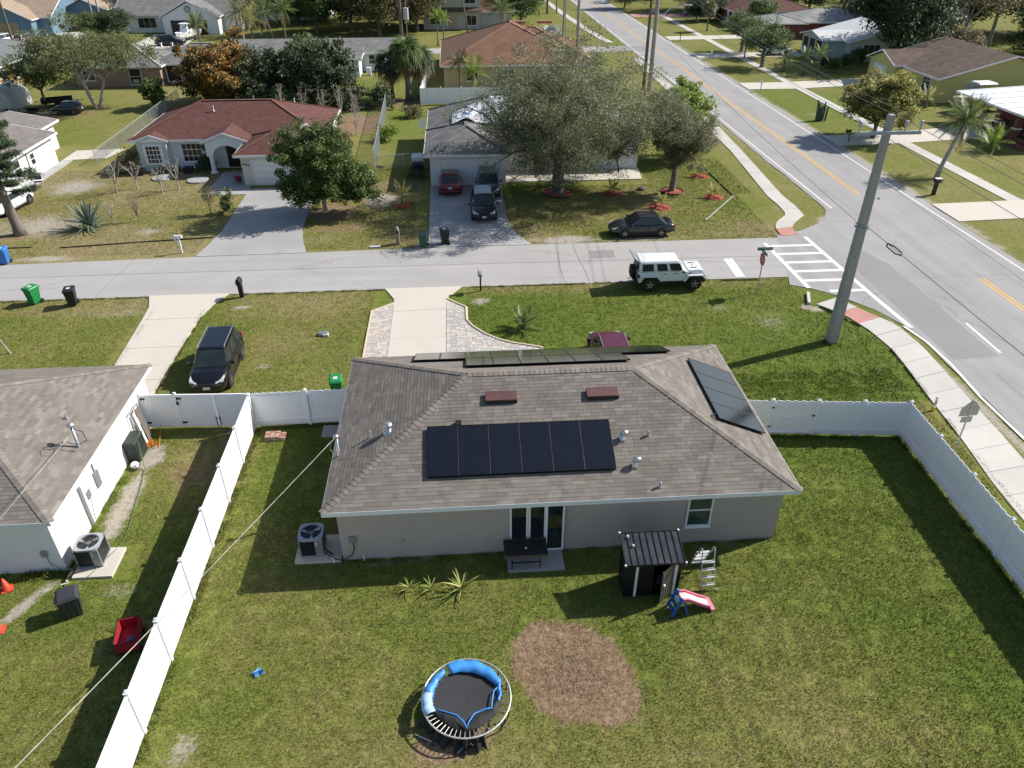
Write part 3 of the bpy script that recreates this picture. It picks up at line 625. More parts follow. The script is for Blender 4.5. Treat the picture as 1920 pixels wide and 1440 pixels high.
def window(parent,p,side,wd,ht,grid=(1,2),fm=None,gm=None,name='window',fw=.06,label=None,out=.05,sash=True):
    """frame with muntins, a pane as its part; p = lower left corner seen from outside"""
    fm=fm or TRIM; gm=gm or GLASS
    u,n=map(Vector,DIRS[side]) if isinstance(side,str) else map(Vector,side); p=Vector(p); z=Vector((0,0,1))
    def bx(b,a0,a1,b0,b1,n0,n1):
        q=lambda a,c,e:p+u*a+z*c+n*e
        b.hexa([q(a0,b0,n0),q(a1,b0,n0),q(a1,b0,n1),q(a0,b0,n1),q(a0,b1,n0),q(a1,b1,n0),q(a1,b1,n1),q(a0,b1,n1)])
    b=MB(); bx(b,0,fw,0,ht,-.02,out); bx(b,wd-fw,wd,0,ht,-.02,out); bx(b,fw,wd-fw,0,fw,-.02,out); bx(b,fw,wd-fw,ht-fw,ht,-.02,out)
    c,r=grid
    for i in range(1,c): bx(b,wd*i/c-.02,wd*i/c+.02,fw,ht-fw,-.01,out-.015)
    for j in range(1,r): bx(b,fw,wd-fw,ht*j/r-.025,ht*j/r+.025,-.01,out-.012)
    if sash: bx(b,-.03,wd+.03,-.06,-.002,-.02,out+.04)
    f=b.build(name,fm,parent,True)
    g=MB(); bx(g,fw*.5,wd-fw*.5,fw*.5,ht-fw*.5,-.015,.012); g.build('pane',gm,f,True)
    if label: f['label']=label
    return f
def garage_door(parent,p,side,wd,ht,mat,nsec=4):
    u,n=map(Vector,DIRS[side]) if isinstance(side,str) else map(Vector,side); p=Vector(p); z=Vector((0,0,1)); d=None
    for i in range(nsec):
        b=MB(); a0,a1=ht*i/nsec+.008,ht*(i+1)/nsec-.008
        q=lambda a,c,e:p+u*a+z*c+n*e
        b.hexa([q(0,a0,-.02),q(wd,a0,-.02),q(wd,a0,.03),q(0,a0,.03),q(0,a1,-.02),q(wd,a1,-.02),q(wd,a1,.03),q(0,a1,.03)])
        k=max(2,int(wd/.6))
        for j in range(k):
            x0,x1=wd*j/k+.06,wd*(j+1)/k-.06
            b.hexa([q(x0,a0+.07,.03),q(x1,a0+.07,.03),q(x1,a0+.085,.042),q(x0,a0+.085,.042),q(x0,a1-.07,.03),q(x1,a1-.07,.03),q(x1,a1-.085,.042),q(x0,a1-.085,.042)])
        if d is None:
            d=b.build('garage_door',mat,parent,True); e=MB()
            for a0,a1,c0,c1 in ((-.1,-.02,0,ht+.1),(wd+.02,wd+.1,0,ht+.1),(-.02,wd+.02,ht+.02,ht+.1)): e.hexa([q(a0,c0,-.02),q(a1,c0,-.02),q(a1,c0,.05),q(a0,c0,.05),q(a0,c1,-.02),q(a1,c1,-.02),q(a1,c1,.05),q(a0,c1,.05)])
            e.build('door_frame',mat,d,True); f=MB(); f.hexa([q(-.02,0,-.02),q(wd+.02,0,-.02),q(wd+.02,0,.006),q(-.02,0,.006),q(-.02,ht+.02,-.02),q(wd+.02,ht+.02,-.02),q(wd+.02,ht+.02,.006),q(-.02,ht+.02,.006)]); f.build('door_gap',BLK,d,True)
        else: b.build('door_section',mat,d,True)
    return d
def panel_door(parent,p,side,wd,ht,mat,name='door'):
    u,n=map(Vector,DIRS[side]) if isinstance(side,str) else map(Vector,side); p=Vector(p); z=Vector((0,0,1)); b=MB()
    q=lambda a,c,e:p+u*a+z*c+n*e
    b.hexa([q(0,0,-.02),q(wd,0,-.02),q(wd,0,.03),q(0,0,.03),q(0,ht,-.02),q(wd,ht,-.02),q(wd,ht,.03),q(0,ht,.03)])
    for (x0,x1) in ((.1*wd,.45*wd),(.55*wd,.9*wd)):
        for (c0,c1) in ((.08*ht,.42*ht),(.5*ht,.9*ht)):
            b.hexa([q(x0,c0,.03),q(x1,c0,.03),q(x1-.02,c0+.02,.045),q(x0+.02,c0+.02,.045),q(x0,c1,.03),q(x1,c1,.03),q(x1-.02,c1-.02,.045),q(x0+.02,c1-.02,.045)])
    d=b.build(name,mat,parent,True)
    k=MB(); k.sphere(p+u*wd*.88+z*ht*.47+n*.07,.035,0,6); k.build('handle',ALU,d,True); return d
def pipe_vent(parent,x,y,z,h,r,mat,cap=True,name='vent_pipe'):
    b=MB(); b.lathe((x,y,z-.05),[(r*2.2,0),(r*1.9,.06),(r,.1),(r,h),(r*.8,h+.005)],10)
    if cap: b.lathe((x,y,z+h-.02),[(r*.9,0),(r*1.7,.03),(r*1.7,.10),(r*1.2,.15),(.01,.17)],10)
    return b.build(name,mat,parent,True,True)
# ------------------------------------------------------------------ the house in the middle
HX0,HX1,HY0,HY1,HZ,HP=-5.1,11.62,19.3,29.55,2.55,.42
house=thing('house','taupe stucco bungalow with brown shingled hip roof in the middle','house',(-4.7,19.6,0))
b=MB(); b.box(-4.7,11.2,19.6,29.15,-.1,2.52); b.build('wall',STUC,house,True)
SH=shingle_mat('brown shingle',(.160,.138,.121),(.198,.173,.153),(.240,.212,.188))
b=MB(); hip_slab(b,HX0,HX1,HY0,HY1,HZ,HP); roof=b.build('roof',SH,house,True)
roof.parent=house
# single shingles live in world metres: give the roof a frame at the world origin
def at_world(o): 
    r=o
    while r.parent: r=r.parent
    return ROOT[r.name].inverted()
def wfaces(fs,root):
    inv=ROOT[root.name].inverted(); rt=inv.to_3x3()
    return [(inv@O,rt@U,rt@V,L,i,S) for O,U,V,L,i,S in fs]
shingle_roof(roof,wfaces(hip_faces(HX0,HX1,HY0,HY1,HZ,HP),house),SH,3,300,0)
ox,oy=-4.7,19.6
hip_caps(roof,HX0-ox,HX1-ox,HY0-oy,HY1-oy,HZ,HP,SH,5)
fascia('fascia',house,HX0,HX1,HY0,HY1,HZ,TRIM)
# sliding door, three leaves
def leaf(parent,x0,x1,z0,z1,y,fw=.07):
    f=MB(); f.box(x0,x0+fw,y-.04,y,z0,z1); f.box(x1-fw,x1,y-.04,y,z0,z1); f.box(x0+fw,x1-fw,y-.04,y,z0,z0+fw); f.box(x0+fw,x1-fw,y-.04,y,z1-fw,z1)
    o=f.build('door_leaf',TRIM,parent,True); g=MB(); g.box(x0+fw*.6,x1-fw*.6,y-.022,y-.012,z0+.03,z1-.03); g.build('pane',GLASS,o,True)
leaf(house,1.32,1.98,.08,2.28,19.585); leaf(house,1.99,2.62,.08,2.28,19.555); leaf(house,2.60,3.27,.08,2.28,19.515)
b=MB(); b.box(2.25,2.55,19.4,19.56,2.27,2.36); b.build('door_lamp',TRIM,house,True)
window(house,(7.72,19.6,.82),'S',.92,1.55,(1,2),gm=glassmat('green window glass',(.03,.055,.045)),out=.06)
# ridge vents: two brown off-ridge vents
BRV=M('brown vent',(.115,.055,.055),.5,.1,var=.1)
for xa,xb in ((.66,1.86),(4.5,5.72)):
    b=MB(); ya,yb=23.08,23.50; za=HZ+HP*(ya-HY0)
    b.hexa([(xa,ya,za+.02),(xb,ya,za+.02),(xb,yb,za+HP*.6+.02),(xa,yb,za+HP*.6+.02),(xa,ya,za+.20),(xb,ya,za+.20),(xb,yb,za+HP*.6+.09),(xa,yb,za+HP*.6+.09)])
    v=b.build('roof_vent',BRV,house,True,bevel=.01); MB().box(xa+.03,xb-.03,ya-.005,ya+.01,za+.03,za+.15).build('vent_slot',BLK,v,True)
zs=lambda y:HZ+HP*(y-HY0)
for x,y in ((5.56,21.49),(5.85,20.46)):
    b=MB(); b.lathe((x,y,zs(y)-.05),[(.17,.02),(.09,.1),(.09,.3)],10); b.tube([(x-.02,y,zs(y)+.3),(x+.2,y-.03,zs(y)+.3)],.1,8); b.build('exhaust_vent',ALU,house,True,True)
for x,y in ((6.56,21.57),(6.62,19.64)): pipe_vent(house,x,y,zs(y),.28,.045,GREY,False)
zw=lambda x:HZ+HP*(x-HX0)
pipe_vent(house,-2.97,22.56,zw(-2.97),.28,.1,ALU); pipe_vent(house,-3.68,22.68,zw(-3.68),.35,.04,GREY,False)
b=MB(); b.tube([(-4.86,22.3,1.2),(-4.86,22.3,3.5)],.05,8); b.lathe((-4.86,22.3,3.46),[(.05,0),(.1,.04),(.11,.12),(.02,.17)],10); b.build('service_mast',ALU,house,True,True)
b=MB(); b.tube([(-4.86,22.3,3.45),(-5.05,22.15,3.35),(-5.15,22.2,3.1),(-5.0,22.1,2.95),(-4.95,22.0,3.15)],.012,4); b.build('drip_loop',GREY,house,True)
b=MB(); b.box(-4.38,-4.14,19.53,19.6,.86,1.16); bx=b.build('disconnect_box',GREY,house,True,bevel=.01)
b=MB(); b.tube([(-4.26,19.56,.87),(-4.24,19.55,.6),(-4.35,19.5,.3),(-4.7,19.45,.12),(-5.1,19.6,.12),(-5.42,19.8,.35)],.02,6); b.build('conduit',BLK,house,True,True)
b=MB(); b.box(-2.55,-2.42,19.575,19.6,.75,.9); b.build('outlet_cover',M('outlet pink',(.33,.25,.23)),house,True)
b=MB(); b.tube([(-3.95,19.55,.25),(-3.95,19.5,.02)],.02,6); b.build('drain_pipe',TRIM,house,True)
# ------------------------------------------------------------------ solar arrays
def cellmat(name,col,line):
    m,t,p,o=newmat(name)
    v=opos(t); s=t.nodes.new('ShaderNodeSeparateXYZ'); t.links.new(v,s.inputs[0])
    fx=mathn(t,'FRACT',mathn(t,'DIVIDE',s.outputs[0],.17)); fy=mathn(t,'FRACT',mathn(t,'DIVIDE',s.outputs[1],.17))
    l=mathn(t,'MAXIMUM',mathn(t,'GREATER_THAN',mathn(t,'ABSOLUTE',mathn(t,'SUBTRACT',fx,.5)),.475),mathn(t,'GREATER_THAN',mathn(t,'ABSOLUTE',mathn(t,'SUBTRACT',fy,.5)),.475))
    fine=ramp(t,mathn(t,'FRACT',mathn(t,'DIVIDE',s.outputs[0],.034)),[(.0,1.35),(.25,1.),(1.,1.)])
    c=mixc(t,l,mixc(t,1.,mixc(t,noise(t,1.4,2,.5,v),tuple(x*.75 for x in col),tuple(x*1.3 for x in col)),fine,'MULTIPLY'),line)
    t.links.new(c,p.inputs['Base Color']); p.inputs['Roughness'].default_value=.16; p.inputs['Specular IOR Level'].default_value=.5; p.inputs['Coat Weight'].default_value=.35; p.inputs['Coat Roughness'].default_value=.08
    return m
CELL=cellmat('solar cells',(.006,.007,.011),(.014,.016,.021)); FRM=M('black anodised',(.012,.012,.013),.35,.4,var=.1); CLIP=M('rail clip',(.22,.225,.23),.4,.8)
def solar(label,O,U,V,spots,pw,pl,gm,rails):
    """panels side by side on rails; spots in the slope plane (metres along U, V)"""
    O,U,V=map(Vector,(O,U,V)); U.normalize(); V.normalize(); N=U.cross(V)
    r=thing('solar_array',label,'solar panels',O,0,'solar arrays on the brown roof'); fm=frame_mat((0,0,0),U,V,N)
    fr=MB(); a=.03; h=.04
    fr.box(0,pw,0,a,-h,.004); fr.box(0,pw,pl-a,pl,-h,.004); fr.box(0,a,a,pl-a,-h,.004); fr.box(pw-a,pw,a,pl-a,-h,.004); fr.box(a,pw-a,a,pl-a,-h,-h+.01)
    fme=fr.mesh('solar_panel',FRM); ce=MB(); ce.box(a,pw-a,a,pl-a,-.01,0); cme=ce.mesh('cell_glass',gm)
    cl=MB(); cl.box(-.012,.012,-.02,.02,-.02,.012); clm=cl.mesh('clamp',CLIP); eg=MB(); eg.box(pw+.001,pw+.011,0,pl,-.03,.003); egm=eg.mesh('edge_trim',CLIP)
    for u,v in spots:
        p=inst(fme,'solar_panel',r,fm@Matrix.Translation((u,v,.14))); inst(cme,'cell_glass',p)
        for q in (.25,.75): inst(clm,'clamp',p,loc=(pw+.007,pl*q,0))
        inst(egm,'edge_trim',p)
    b=MB()
    for u0,u1,v in rails: b.box(u0,u1,v-.02,v+.02,.03,.095)
    bb=b.build('rail',FRM,r); bb.matrix_local=fm; return r,fm
c_=1/math.sqrt(1+HP*HP); s_=HP*c_; pw,pl=1.105,2.05
r,fm=solar('array of six black panels across the rear slope facing the garden',(-1.52,20.34,zs(20.34)),(1,0,0),(0,c_,s_),[(i*1.117,0) for i in range(6)],pw,pl,CELL,[(-.03,6.73,.45),(-.03,6.73,1.6)])
b=MB(); b.box(-.08,.14,-.1,.1,.05,.16); b.box(-.03,.08,-.15,-.08,.05,.12); o=b.build('junction_box',BLK,r); o.matrix_local=fm@Matrix.Translation((1.12,pl+.12,0))
b=MB(); b.box(.02,6.68,.0,.04,.0,.06); o=b.build('skirt',FRM,r); o.matrix_local=fm
ze=lambda x:HZ+HP*(HX1-x)
r,fm=solar('array of four black panels on the end slope beside the long road',(11.33,22.35,ze(11.33)),(0,1,0),(-c_,0,s_),[(i*1.117,0) for i in range(4)],pw,pl+.05,CELL,[(-.03,4.5,.5),(-.03,4.5,1.6)])
o=b=MB(); b.tube([(-.1,2.15,.06),(.05,2.35,.07),(.25,2.3,.06),(.3,2.1,.08)],.02,6); o=b.build('cable',BLK,r); o.matrix_local=fm
zn=lambda y:HZ+HP*(HY1-y)
sp=[(-i*1.117,2.07) for i in range(6)]+[(-i*1.117,0) for i in range(-2,8)]
sp=[(-(u)+0,v) for u,v in sp]
r,fm=solar('staggered array of sixteen panels on the slope towards the white off-roader',(6.68,29.38,zn(29.38)),(-1,0,0),(0,-c_,s_),[(u,v) for u,v in sp],pw,pl,CELL,[(-2.25,8.95,.5),(-2.25,8.95,1.6),(-.03,6.75,2.6),(-.03,6.75,3.6)])
# ------------------------------------------------------------------ neighbour on the left
NX0,NX1,NY0,NY1=-30.8,-14.1,19.5,29.65
nb=thing('house','white stucco bungalow with brown hip roof left of the white fence','house',(-14.45,19.8,0))
b=MB(); b.box(-30.5,-14.45,19.8,29.35,-.1,2.52); b.build('wall',WSTUC,nb,True)
SH2=shingle_mat('grey brown shingle',(.160,.140,.124),(.202,.178,.158),(.248,.221,.197))
b=MB(); hip_slab(b,NX0,NX1,NY0,NY1,HZ,HP); nroof=b.build('roof',SH2,nb,True)
ff=hip_faces(NX0,NX1,NY0,NY1,HZ,HP)
shingle_roof(nroof,wfaces(ff,nb),SH2,13,300,3,visible=(0,1,3))
hip_caps(nroof,NX0+14.45,NX1+14.45,NY0-19.8,NY1-19.8,HZ,HP,SH2,15,(2,3))
fascia('fascia',nb,NX0,NX1,NY0,NY1,HZ,TRIM,.15)
zee=lambda x:HZ+HP*(NX1-x)
b=MB(); b.tube([(-14.62,23.35,1.0),(-14.62,23.35,3.75)],.05,8); b.lathe((-14.62,23.35,3.7),[(.05,0),(.13,.05),(.14,.14),(.02,.2)],10); b.build('service_mast',ALU,nb,True,True)
b=MB(); b.tube([(-14.6,23.3,3.7),(-14.2,23.2,3.6),(-14.15,23.2,3.2),(-14.5,23.15,3.05),(-14.8,23.1,3.2)],.015,5); b.tube([(-14.9,23.0,3.3),(-15.3,22.9,3.2),(-15.5,22.7,3.3),(-15.2,22.5,3.35),(-14.8,22.7,3.3),(-14.9,23.0,3.35)],.012,5); b.build('drip_loop',BLK,nb,True)
pipe_vent(nb,-15.5,24.7,zee(-15.5),.25,.04,GREY,False)
b=MB(); b.box(-14.45,-14.36,23.2,23.5,.9,1.6); b.box(-14.45,-14.40,22.4,22.65,1.0,1.35); b.tube([(-14.42,23.35,1.6),(-14.42,23.35,2.4)],.03,6); b.tube([(-14.40,22.52,1.0),(-14.40,22.3,.1)],.015,6); b.build('electric_meter',GREY,nb,True)
b=MB(); b.box(-15.05,-14.85,19.72,19.8,.75,1.0); b.tube([(-14.92,19.76,.78),(-14.85,19.72,.4),(-14.5,19.7,.12),(-14.1,19.75,.1),(-13.6,19.9,.12)],.02,6); b.build('disconnect_box',GREY,nb,True)
b=MB()
for y,z in ((28.9,2.2),(26.4,2.25),(25.2,2.2)): b.box(-14.45,-14.36,y-.08,y+.08,z-.07,z+.07)
b.build('flood_lamp',BLK,nb,True)
b=MB(); b.box(-14.44,-14.36,22.0,22.12,.05,1.9); b.build('downspout',GREY,nb,True)
# ------------------------------------------------------------------ vinyl fences
CAPM=MB().taper(-.075,.075,-.075,.075,0,-.075,.075,-.075,.075,.03).taper(-.065,.065,-.065,.065,.03,-.01,.01,-.01,.01,.085).mesh('cap',VINYL)
POSTM=MB().box(-.064,.064,-.064,.064,-.2,1.86).mesh('post',VINYL)
def picket_mesh(w,h,z0): return MB().box(.0015,w-.0015,-.011,.011,z0,z0+h).mesh('picket',VINYL)
def fence(label,p0,p1,nsec,inside,group=None,gate_at=(),framed=False,ends=(1,1)):
    """inside: +1/-1 side on which the rails stand proud of the boards"""
    p0,p1=Vector(p0),Vector(p1); d=p1-p0; L=d.length; a=math.atan2(d.y,d.x)
    r=thing('white_fence',label,'fence',(p0.x,p0.y,0),a,group)
    s=L/nsec
    for i in range(nsec+1):
        if (i==0 and not ends[0]) or (i==nsec and not ends[1]): continue
        p=inst(POSTM,'post',r,loc=(i*s,0,0)); inst(CAPM,'cap',p,loc=(0,0,1.86))
    np_=max(4,round((s-.128)/.17)); pwid=(s-.128)/np_
    pm=picket_mesh(pwid,1.77 if not framed else 1.6,.05 if not framed else .12)
    pmr=MB().box(.0015,pwid-.0015,-.0105,.0105,.05,1.79).mesh('picket',VINYL)
    ya,yb=(.012,.045) if inside>0 else (-.045,-.012)
    rms=[MB().box(0,s-.128,-.025,.025,.03,.14).mesh('rail',VINYL),MB().box(0,s-.128,-.03,.03,1.70,1.82).mesh('rail',VINYL)] if framed else [MB().box(0,s-.128,ya,yb,.30,.38).mesh('rail',VINYL),MB().box(0,s-.128,ya,yb,1.60,1.68).mesh('rail',VINYL)]
    gms=[MB().box(0,s-.14,ya,yb,z0,z1).mesh('gate_rail',VINYL) for z0,z1 in ((.12,.20),(.9,.97),(1.58,1.68))]
    for i in range(nsec):
        x=i*s+.064; g=i in gate_at
        for q in (gms if g else rms): inst(q,'gate_rail' if g else 'rail',r,loc=(x,0,0))
        for k in range(np_):
            inst(pm if k%2 or framed else pmr,'picket',r,loc=(x+k*pwid,0,0))
        if g:
            h=MB(); h.box(-.03,.09,.05,.08,0,.06); hm=h.mesh('hinge',BLK)
            for z in (.45,1.45): inst(hm,'hinge',r,loc=(x-.05,-.13 if inside<0 else 0,z))
            inst(hm,'latch',r,loc=(x+s-.2,-.13 if inside<0 else 0,1.05))
    return r
fence('long sunlit white vinyl fence separating the left garden from the middle one',(-9.6,27.95),(-9.6,3.45),10,1,framed=True,group='white garden fences')
fence('short shaded white fence joining the middle house to the long fence',(-9.6,28.1),(-4.75,28.2),2,-1,group='white garden fences',ends=(0,1))
fence('white fence with a gate between the brown roof and the road corner post',(11.25,26.1),(19.12,25.35),4,-1,group='white garden fences',gate_at=(1,),ends=(1,0))
fence('white fence running along the sidewalk beside the school sign',(19.12,25.35),(18.35,3.5),9,-1,group='white garden fences')
# double gate on the left, three framed leaves
g=thing('gate','closed white vinyl drive gate with black hinges beside the black car','gate',(-14.42,28.35,0),math.atan2(-.22,4.75),None)
GW=1.56; HNG=MB().box(-.02,.16,-.05,-.028,-.04,.04).tube([(-.02,-.045,-.07),(-.02,-.045,.07)],.025,6).mesh('hinge',BLKM)
for i in range(3):
    x=.05+i*1.59
    b=MB(); b.box(x,x+.1,-.03,.03,.08,1.80); b.box(x+GW-.1,x+GW,-.03,.03,.08,1.80); b.box(x+.1,x+GW-.1,-.028,.028,.08,.22); b.box(x+.1,x+GW-.1,-.028,.028,1.68,1.80)
    if i==0: b.box(x+GW-.08,x+GW+.02,-.04,.04,.05,1.9)
    lf=b.build('gate_leaf',VINYL,g)
    n=8; w_=(GW-.2)/n
    pk=MB().box(.003,w_-.003,-.012,.012,.22,1.68).mesh('board',VINYL)
    for k in range(n): inst(pk,'board',lf,loc=(x+.1+k*w_,0,0))
    if i<2:
        for z in (.32,1.6): inst(HNG,'hinge',lf,loc=(x+.02,0,z))
    if i==0: MB().box(x+GW-.02,x+GW+.05,-.09,-.04,1.28,1.45).build('latch',BLKM,lf)
    if i>0:
        xx=x+GW-.05 if i==1 else x+.06
        MB().tube([(xx,-.05,.0),(xx,-.05,.62)],.012,6).box(xx-.03,xx+.03,-.06,-.028,.5,.56).build('drop_rod',BLKM,lf)
p=inst(POSTM,'post',g,loc=(0,0,0)); inst(CAPM,'cap',p,loc=(0,0,1.86))
# ------------------------------------------------------------------ vehicles
def paint(name,col,metal=.3,rough=.28): 
    return M(name,col,rough,metal,var=.05,scale=1.5,coat=.8,dirt=.05)
CARG=glassmat('car glass',(.020,.027,.029),.03); LAMP=M('lamp lens',(.62,.63,.62),.12,.3,var=.1,coat=.5); TAIL=M('tail lens',(.30,.015,.015),.15,coat=.6,var=.1); PLATE=M('plate',(.55,.55,.56),.5,var=.2,scale=40); CHROME=M('chrome',(.60,.61,.62),.15,1,var=.05)
ALLOY=M('alloy',(.40,.41,.42),.3,.8,var=.1)
def ylathe(b,c,prof,n=18,m=0):
    s=len(b.v); c=Vector(c)
    for r,y in prof:
        for j in range(n):
            a=2*PI*j/n; b.v.append((c.x+r*math.cos(a),c.y+y,c.z+r*math.sin(a)))
    k=len(prof)
    for i in range(k-1):
        for j in range(n): b.f.append((s+i*n+j,s+i*n+(j+1)%n,s+(i+1)*n+(j+1)%n,s+(i+1)*n+j)); b.m.append(m)
    b.f.append(tuple(s+j for j in range(n-1,-1,-1))); b.m.append(m); b.f.append(tuple(s+(k-1)*n+j for j in range(n))); b.m.append(m)
def wheel(parent,x,y,r,w,side,rimm,spokes=5):
    b=MB(); ylathe(b,(0,0,0),[(r*.62,-w/2),(r*.93,-w/2),(r,-w*.36),(r,w*.36),(r*.93,w/2),(r*.62,w/2)],20)
    o=b.build('wheel',RUB,parent,smooth=False); o.location=(x,y,r)
    q=MB(); ylathe(q,(0,0,0),[(r*.60,side*w*.2),(r*.64,side*w*.52),(r*.57,side*w*.52),(r*.55,side*w*.36),(r*.1,side*w*.34)],18,1)
    for i in range(spokes):
        a=2*PI*i/spokes+.3; q.bar((0,side*w*.44,0),(math.cos(a)*r*.6,side*w*.44,math.sin(a)*r*.6),r*.17,w*.16,0,up=(0,1,0))
    q.build('rim',[rimm,BLK],o)
def quadin(P,u0,u1,v0,v1,off):
    """inset quad on a face P (bl, br, tr, tl) lifted by off"""
    bl,br,tr,tl=P; n=(br-bl).cross(tl-bl).normalized()
    f=lambda u,v:(bl*(1-u)+br*u)*(1-v)+(tl*(1-u)+tr*u)*v+n*off
    return [f(u0,v0),f(u1,v0),f(u1,v1),f(u0,v1)]
def car(name,label,cat,loc,rz,L,W,H,pm,wr=.33,wb=2.7,belt=.92,hood=.86,deck=.95,cab=(-1.9,-1.2,.35,1.15),nwin=2,rails=False,rim=None,group=None,grille='bar',suv=False,rear_plate=True,hatch=False):
    t=thing(name,label,cat,loc,rz,group); h=W/2; fx=wb/2; x0,x1=-L/2,L/2
    cb0,cr0,cr1,cb1=cab
    st=[(x0,.78,.40,deck-.16),(x0+.10,.93,.30,deck-.03),(x0+.35,.985,.24,deck),(cb0,1,.2,max(deck,belt-.03)),((cb0+cb1)/2,1,.2,belt),(cb1,1,.2,belt-.02),(cb1+.35,.99,.2,hood+.02),(x1-.5,.965,.22,hood-.06),(x1-.16,.88,.26,hood-.17),(x1-.03,.76,.3,hood-.28),(x1,.68,.36,.56)]
    b=MB(); n=12
    for x,k,zb,zt in st:
        w=h*k; zt=max(zt,zb+.2); zm=zb+(zt-zb)*.62
        ring=[(0,zb),(w*.86,zb),(w*.97,zb+.1),(w,zm),(w*.965,zt-.07),(w*.86,zt),(0,zt+.035)]
        full=ring+[(-y,z) for y,z in ring[-2:0:-1]]
        b.v.extend([(x,y,z) for y,z in full])
    k=len(st)
    for i in range(k-1):
        for j in range(n): b.f.append((i*n+j,i*n+(j+1)%n,(i+1)*n+(j+1)%n,(i+1)*n+j)); b.m.append(0)
    b.f.append(tuple(range(n-1,-1,-1))); b.m.append(0); b.f.append(tuple((k-1)*n+j for j in range(n))); b.m.append(0)
    b.build('body',pm,t,smooth=True,sub=2)
    # cabin
    wbm,wrm=h*.90,h*.72; zb=belt-.03
    B=[Vector((cb0,-wbm,zb)),Vector((cb1,-wbm,zb)),Vector((cb1,wbm,zb)),Vector((cb0,wbm,zb))]; T=[Vector((cr0,-wrm,H-.03)),Vector((cr1,-wrm,H-.04)),Vector((cr1,wrm,H-.04)),Vector((cr0,wrm,H-.03))]
    c=MB(); c.hexa(B+T); cc=c.build('cabin',pm,t,bevel=.09)
    r=MB(); r.taper(cr0-.02,cr1+.04,-wrm+.02,wrm-.02,H-.035,cr0+.15,cr1-.15,-wrm+.14,wrm-.14,H); r.build('roof',pm,t,bevel=.02)
    F=[B[1],B[2],T[2],T[1]]; Rr=[B[3],B[0],T[0],T[3]]; S1=[B[0],B[1],T[1],T[0]]; S2=[B[2],B[3],T[3],T[2]]
    MB().face(quadin(F,.04,.96,.06,.94,.012)).build('windshield',CARG,t)
    MB().face(quadin(Rr,.07,.93,.10,.92,.012)).build('rear_window',CARG,t)
    for S in (S1,S2):
        cuts=[.06]+[i/nwin for i in range(1,nwin)]+[.94]
        for i in range(nwin):
            MB().face(quadin(S,cuts[i]+(.018 if i else 0),cuts[i+1]-(.018 if i<nwin-1 else 0),.10,.88,.012)).build('window',CARG,t)
    # wheels in dark arches
    for sx in (fx,-fx):
        for sy in (-1,1):
            a=MB(); ylathe(a,(0,0,0),[(wr*1.16,-.1),(wr*1.16,.1)],20); o=a.build('wheel_arch',BLK,t); o.location=(sx,sy*(h*1.0-.093),wr+.02)
            wheel(t,sx,sy*(h-.085),wr,.21,sy,rim or ALLOY)
    for sy in (-1,1):
        for xd in (cb1-.12,(cb0+cb1)/2-.05,cb0+.35):
            d=MB(); d.box(xd-.008,xd+.008,min(sy*h*.99,sy*(h*1.006)),max(sy*h*.99,sy*(h*1.006)),.34,belt-.1); d.build('door_seam',BLK,t)
        MB().box(-fx+wr*1.2,fx-wr*1.2,min(sy*h*.95,sy*(h*1.012)),max(sy*h*.95,sy*(h*1.012)),.19,.30).build('sill',BLK,t)
    for sy in (-1,1):
        m=MB(); m.box(cb1-.42,cb1-.24,min(sy*h,sy*(h+.2)),max(sy*h,sy*(h+.2)),belt-.02,belt+.14); m.build('mirror',pm,t,bevel=.03)
        for xx in (cb1-.95,cb0+.75): MB().box(xx-.1,xx+.1,min(sy*h*.985,sy*(h+.02)),max(sy*h*.985,sy*(h+.02)),belt-.2,belt-.165).build('door_handle',pm if not suv else CHROME,t)
        l=MB(); y0,y1=sorted((sy*h*.48,sy*h*.86)); q0,q1=(y0,y1) if sy>0 else (y1,y0); l.hexa([(x1-.02,q0,hood-.29),(x1-.16,q1,hood-.26),(x1-.50,q1,hood-.16),(x1-.2,q0,hood-.22),(x1-.06,q0,hood-.235),(x1-.20,q1,hood-.15),(x1-.54,q1*.985,hood-.075),(x1-.22,q0,hood-.17)]); l.build('headlight',LAMP,t,bevel=.01)
        l=MB(); y0,y1=sorted((sy*h*.55,sy*h*.93)); l.box(x0-.005,x0+.16,y0,y1,deck-.30,deck-.13 if not suv else deck-.02); l.build('taillight',TAIL,t,bevel=.02)
    g=MB(); g.box(x1-.08,x1+.012,-h*.42,h*.42,hood-.40,hood-.27); g.box(x1-.06,x1+.01,-h*.55,h*.55,.30,.46); g.build('grille',BLK,t,bevel=.01)
    if grille=='chrome':
        g=MB(); g.box(x1-.05,x1+.022,-h*.44,h*.44,hood-.285,hood-.255); g.box(x1-.05,x1+.022,-h*.44,h*.44,hood-.42,hood-.39); g.box(x1-.05,x1+.022,-h*.44,-h*.41,hood-.39,hood-.285); g.box(x1-.05,x1+.022,h*.41,h*.44,hood-.39,hood-.285); g.build('grille_trim',CHROME,t)
    p=MB(); p.box(x1+.0,x1+.03,-.16,.16,.44,.58) if not rear_plate else p.box(x0-.02,x0+.03,-.16,.16,deck-.32,deck-.17); p.build('licence_plate',PLATE,t)
    bp=MB(); bp.box(x0-.03,x0+.12,-h*.84,h*.84,.34,.52); bp.build('rear_bumper',pm,t,bevel=.04)
    if rails:
        for sy in (-1,1): MB().tube([(cr0+.1,sy*(wrm-.03),H-.02),(cr0+.2,sy*(wrm-.03),H+.05),(cr1-.25,sy*(wrm-.03),H+.05),(cr1-.05,sy*(wrm-.03),H-.02)],.02,6).build('roof_rail',ALU,t)
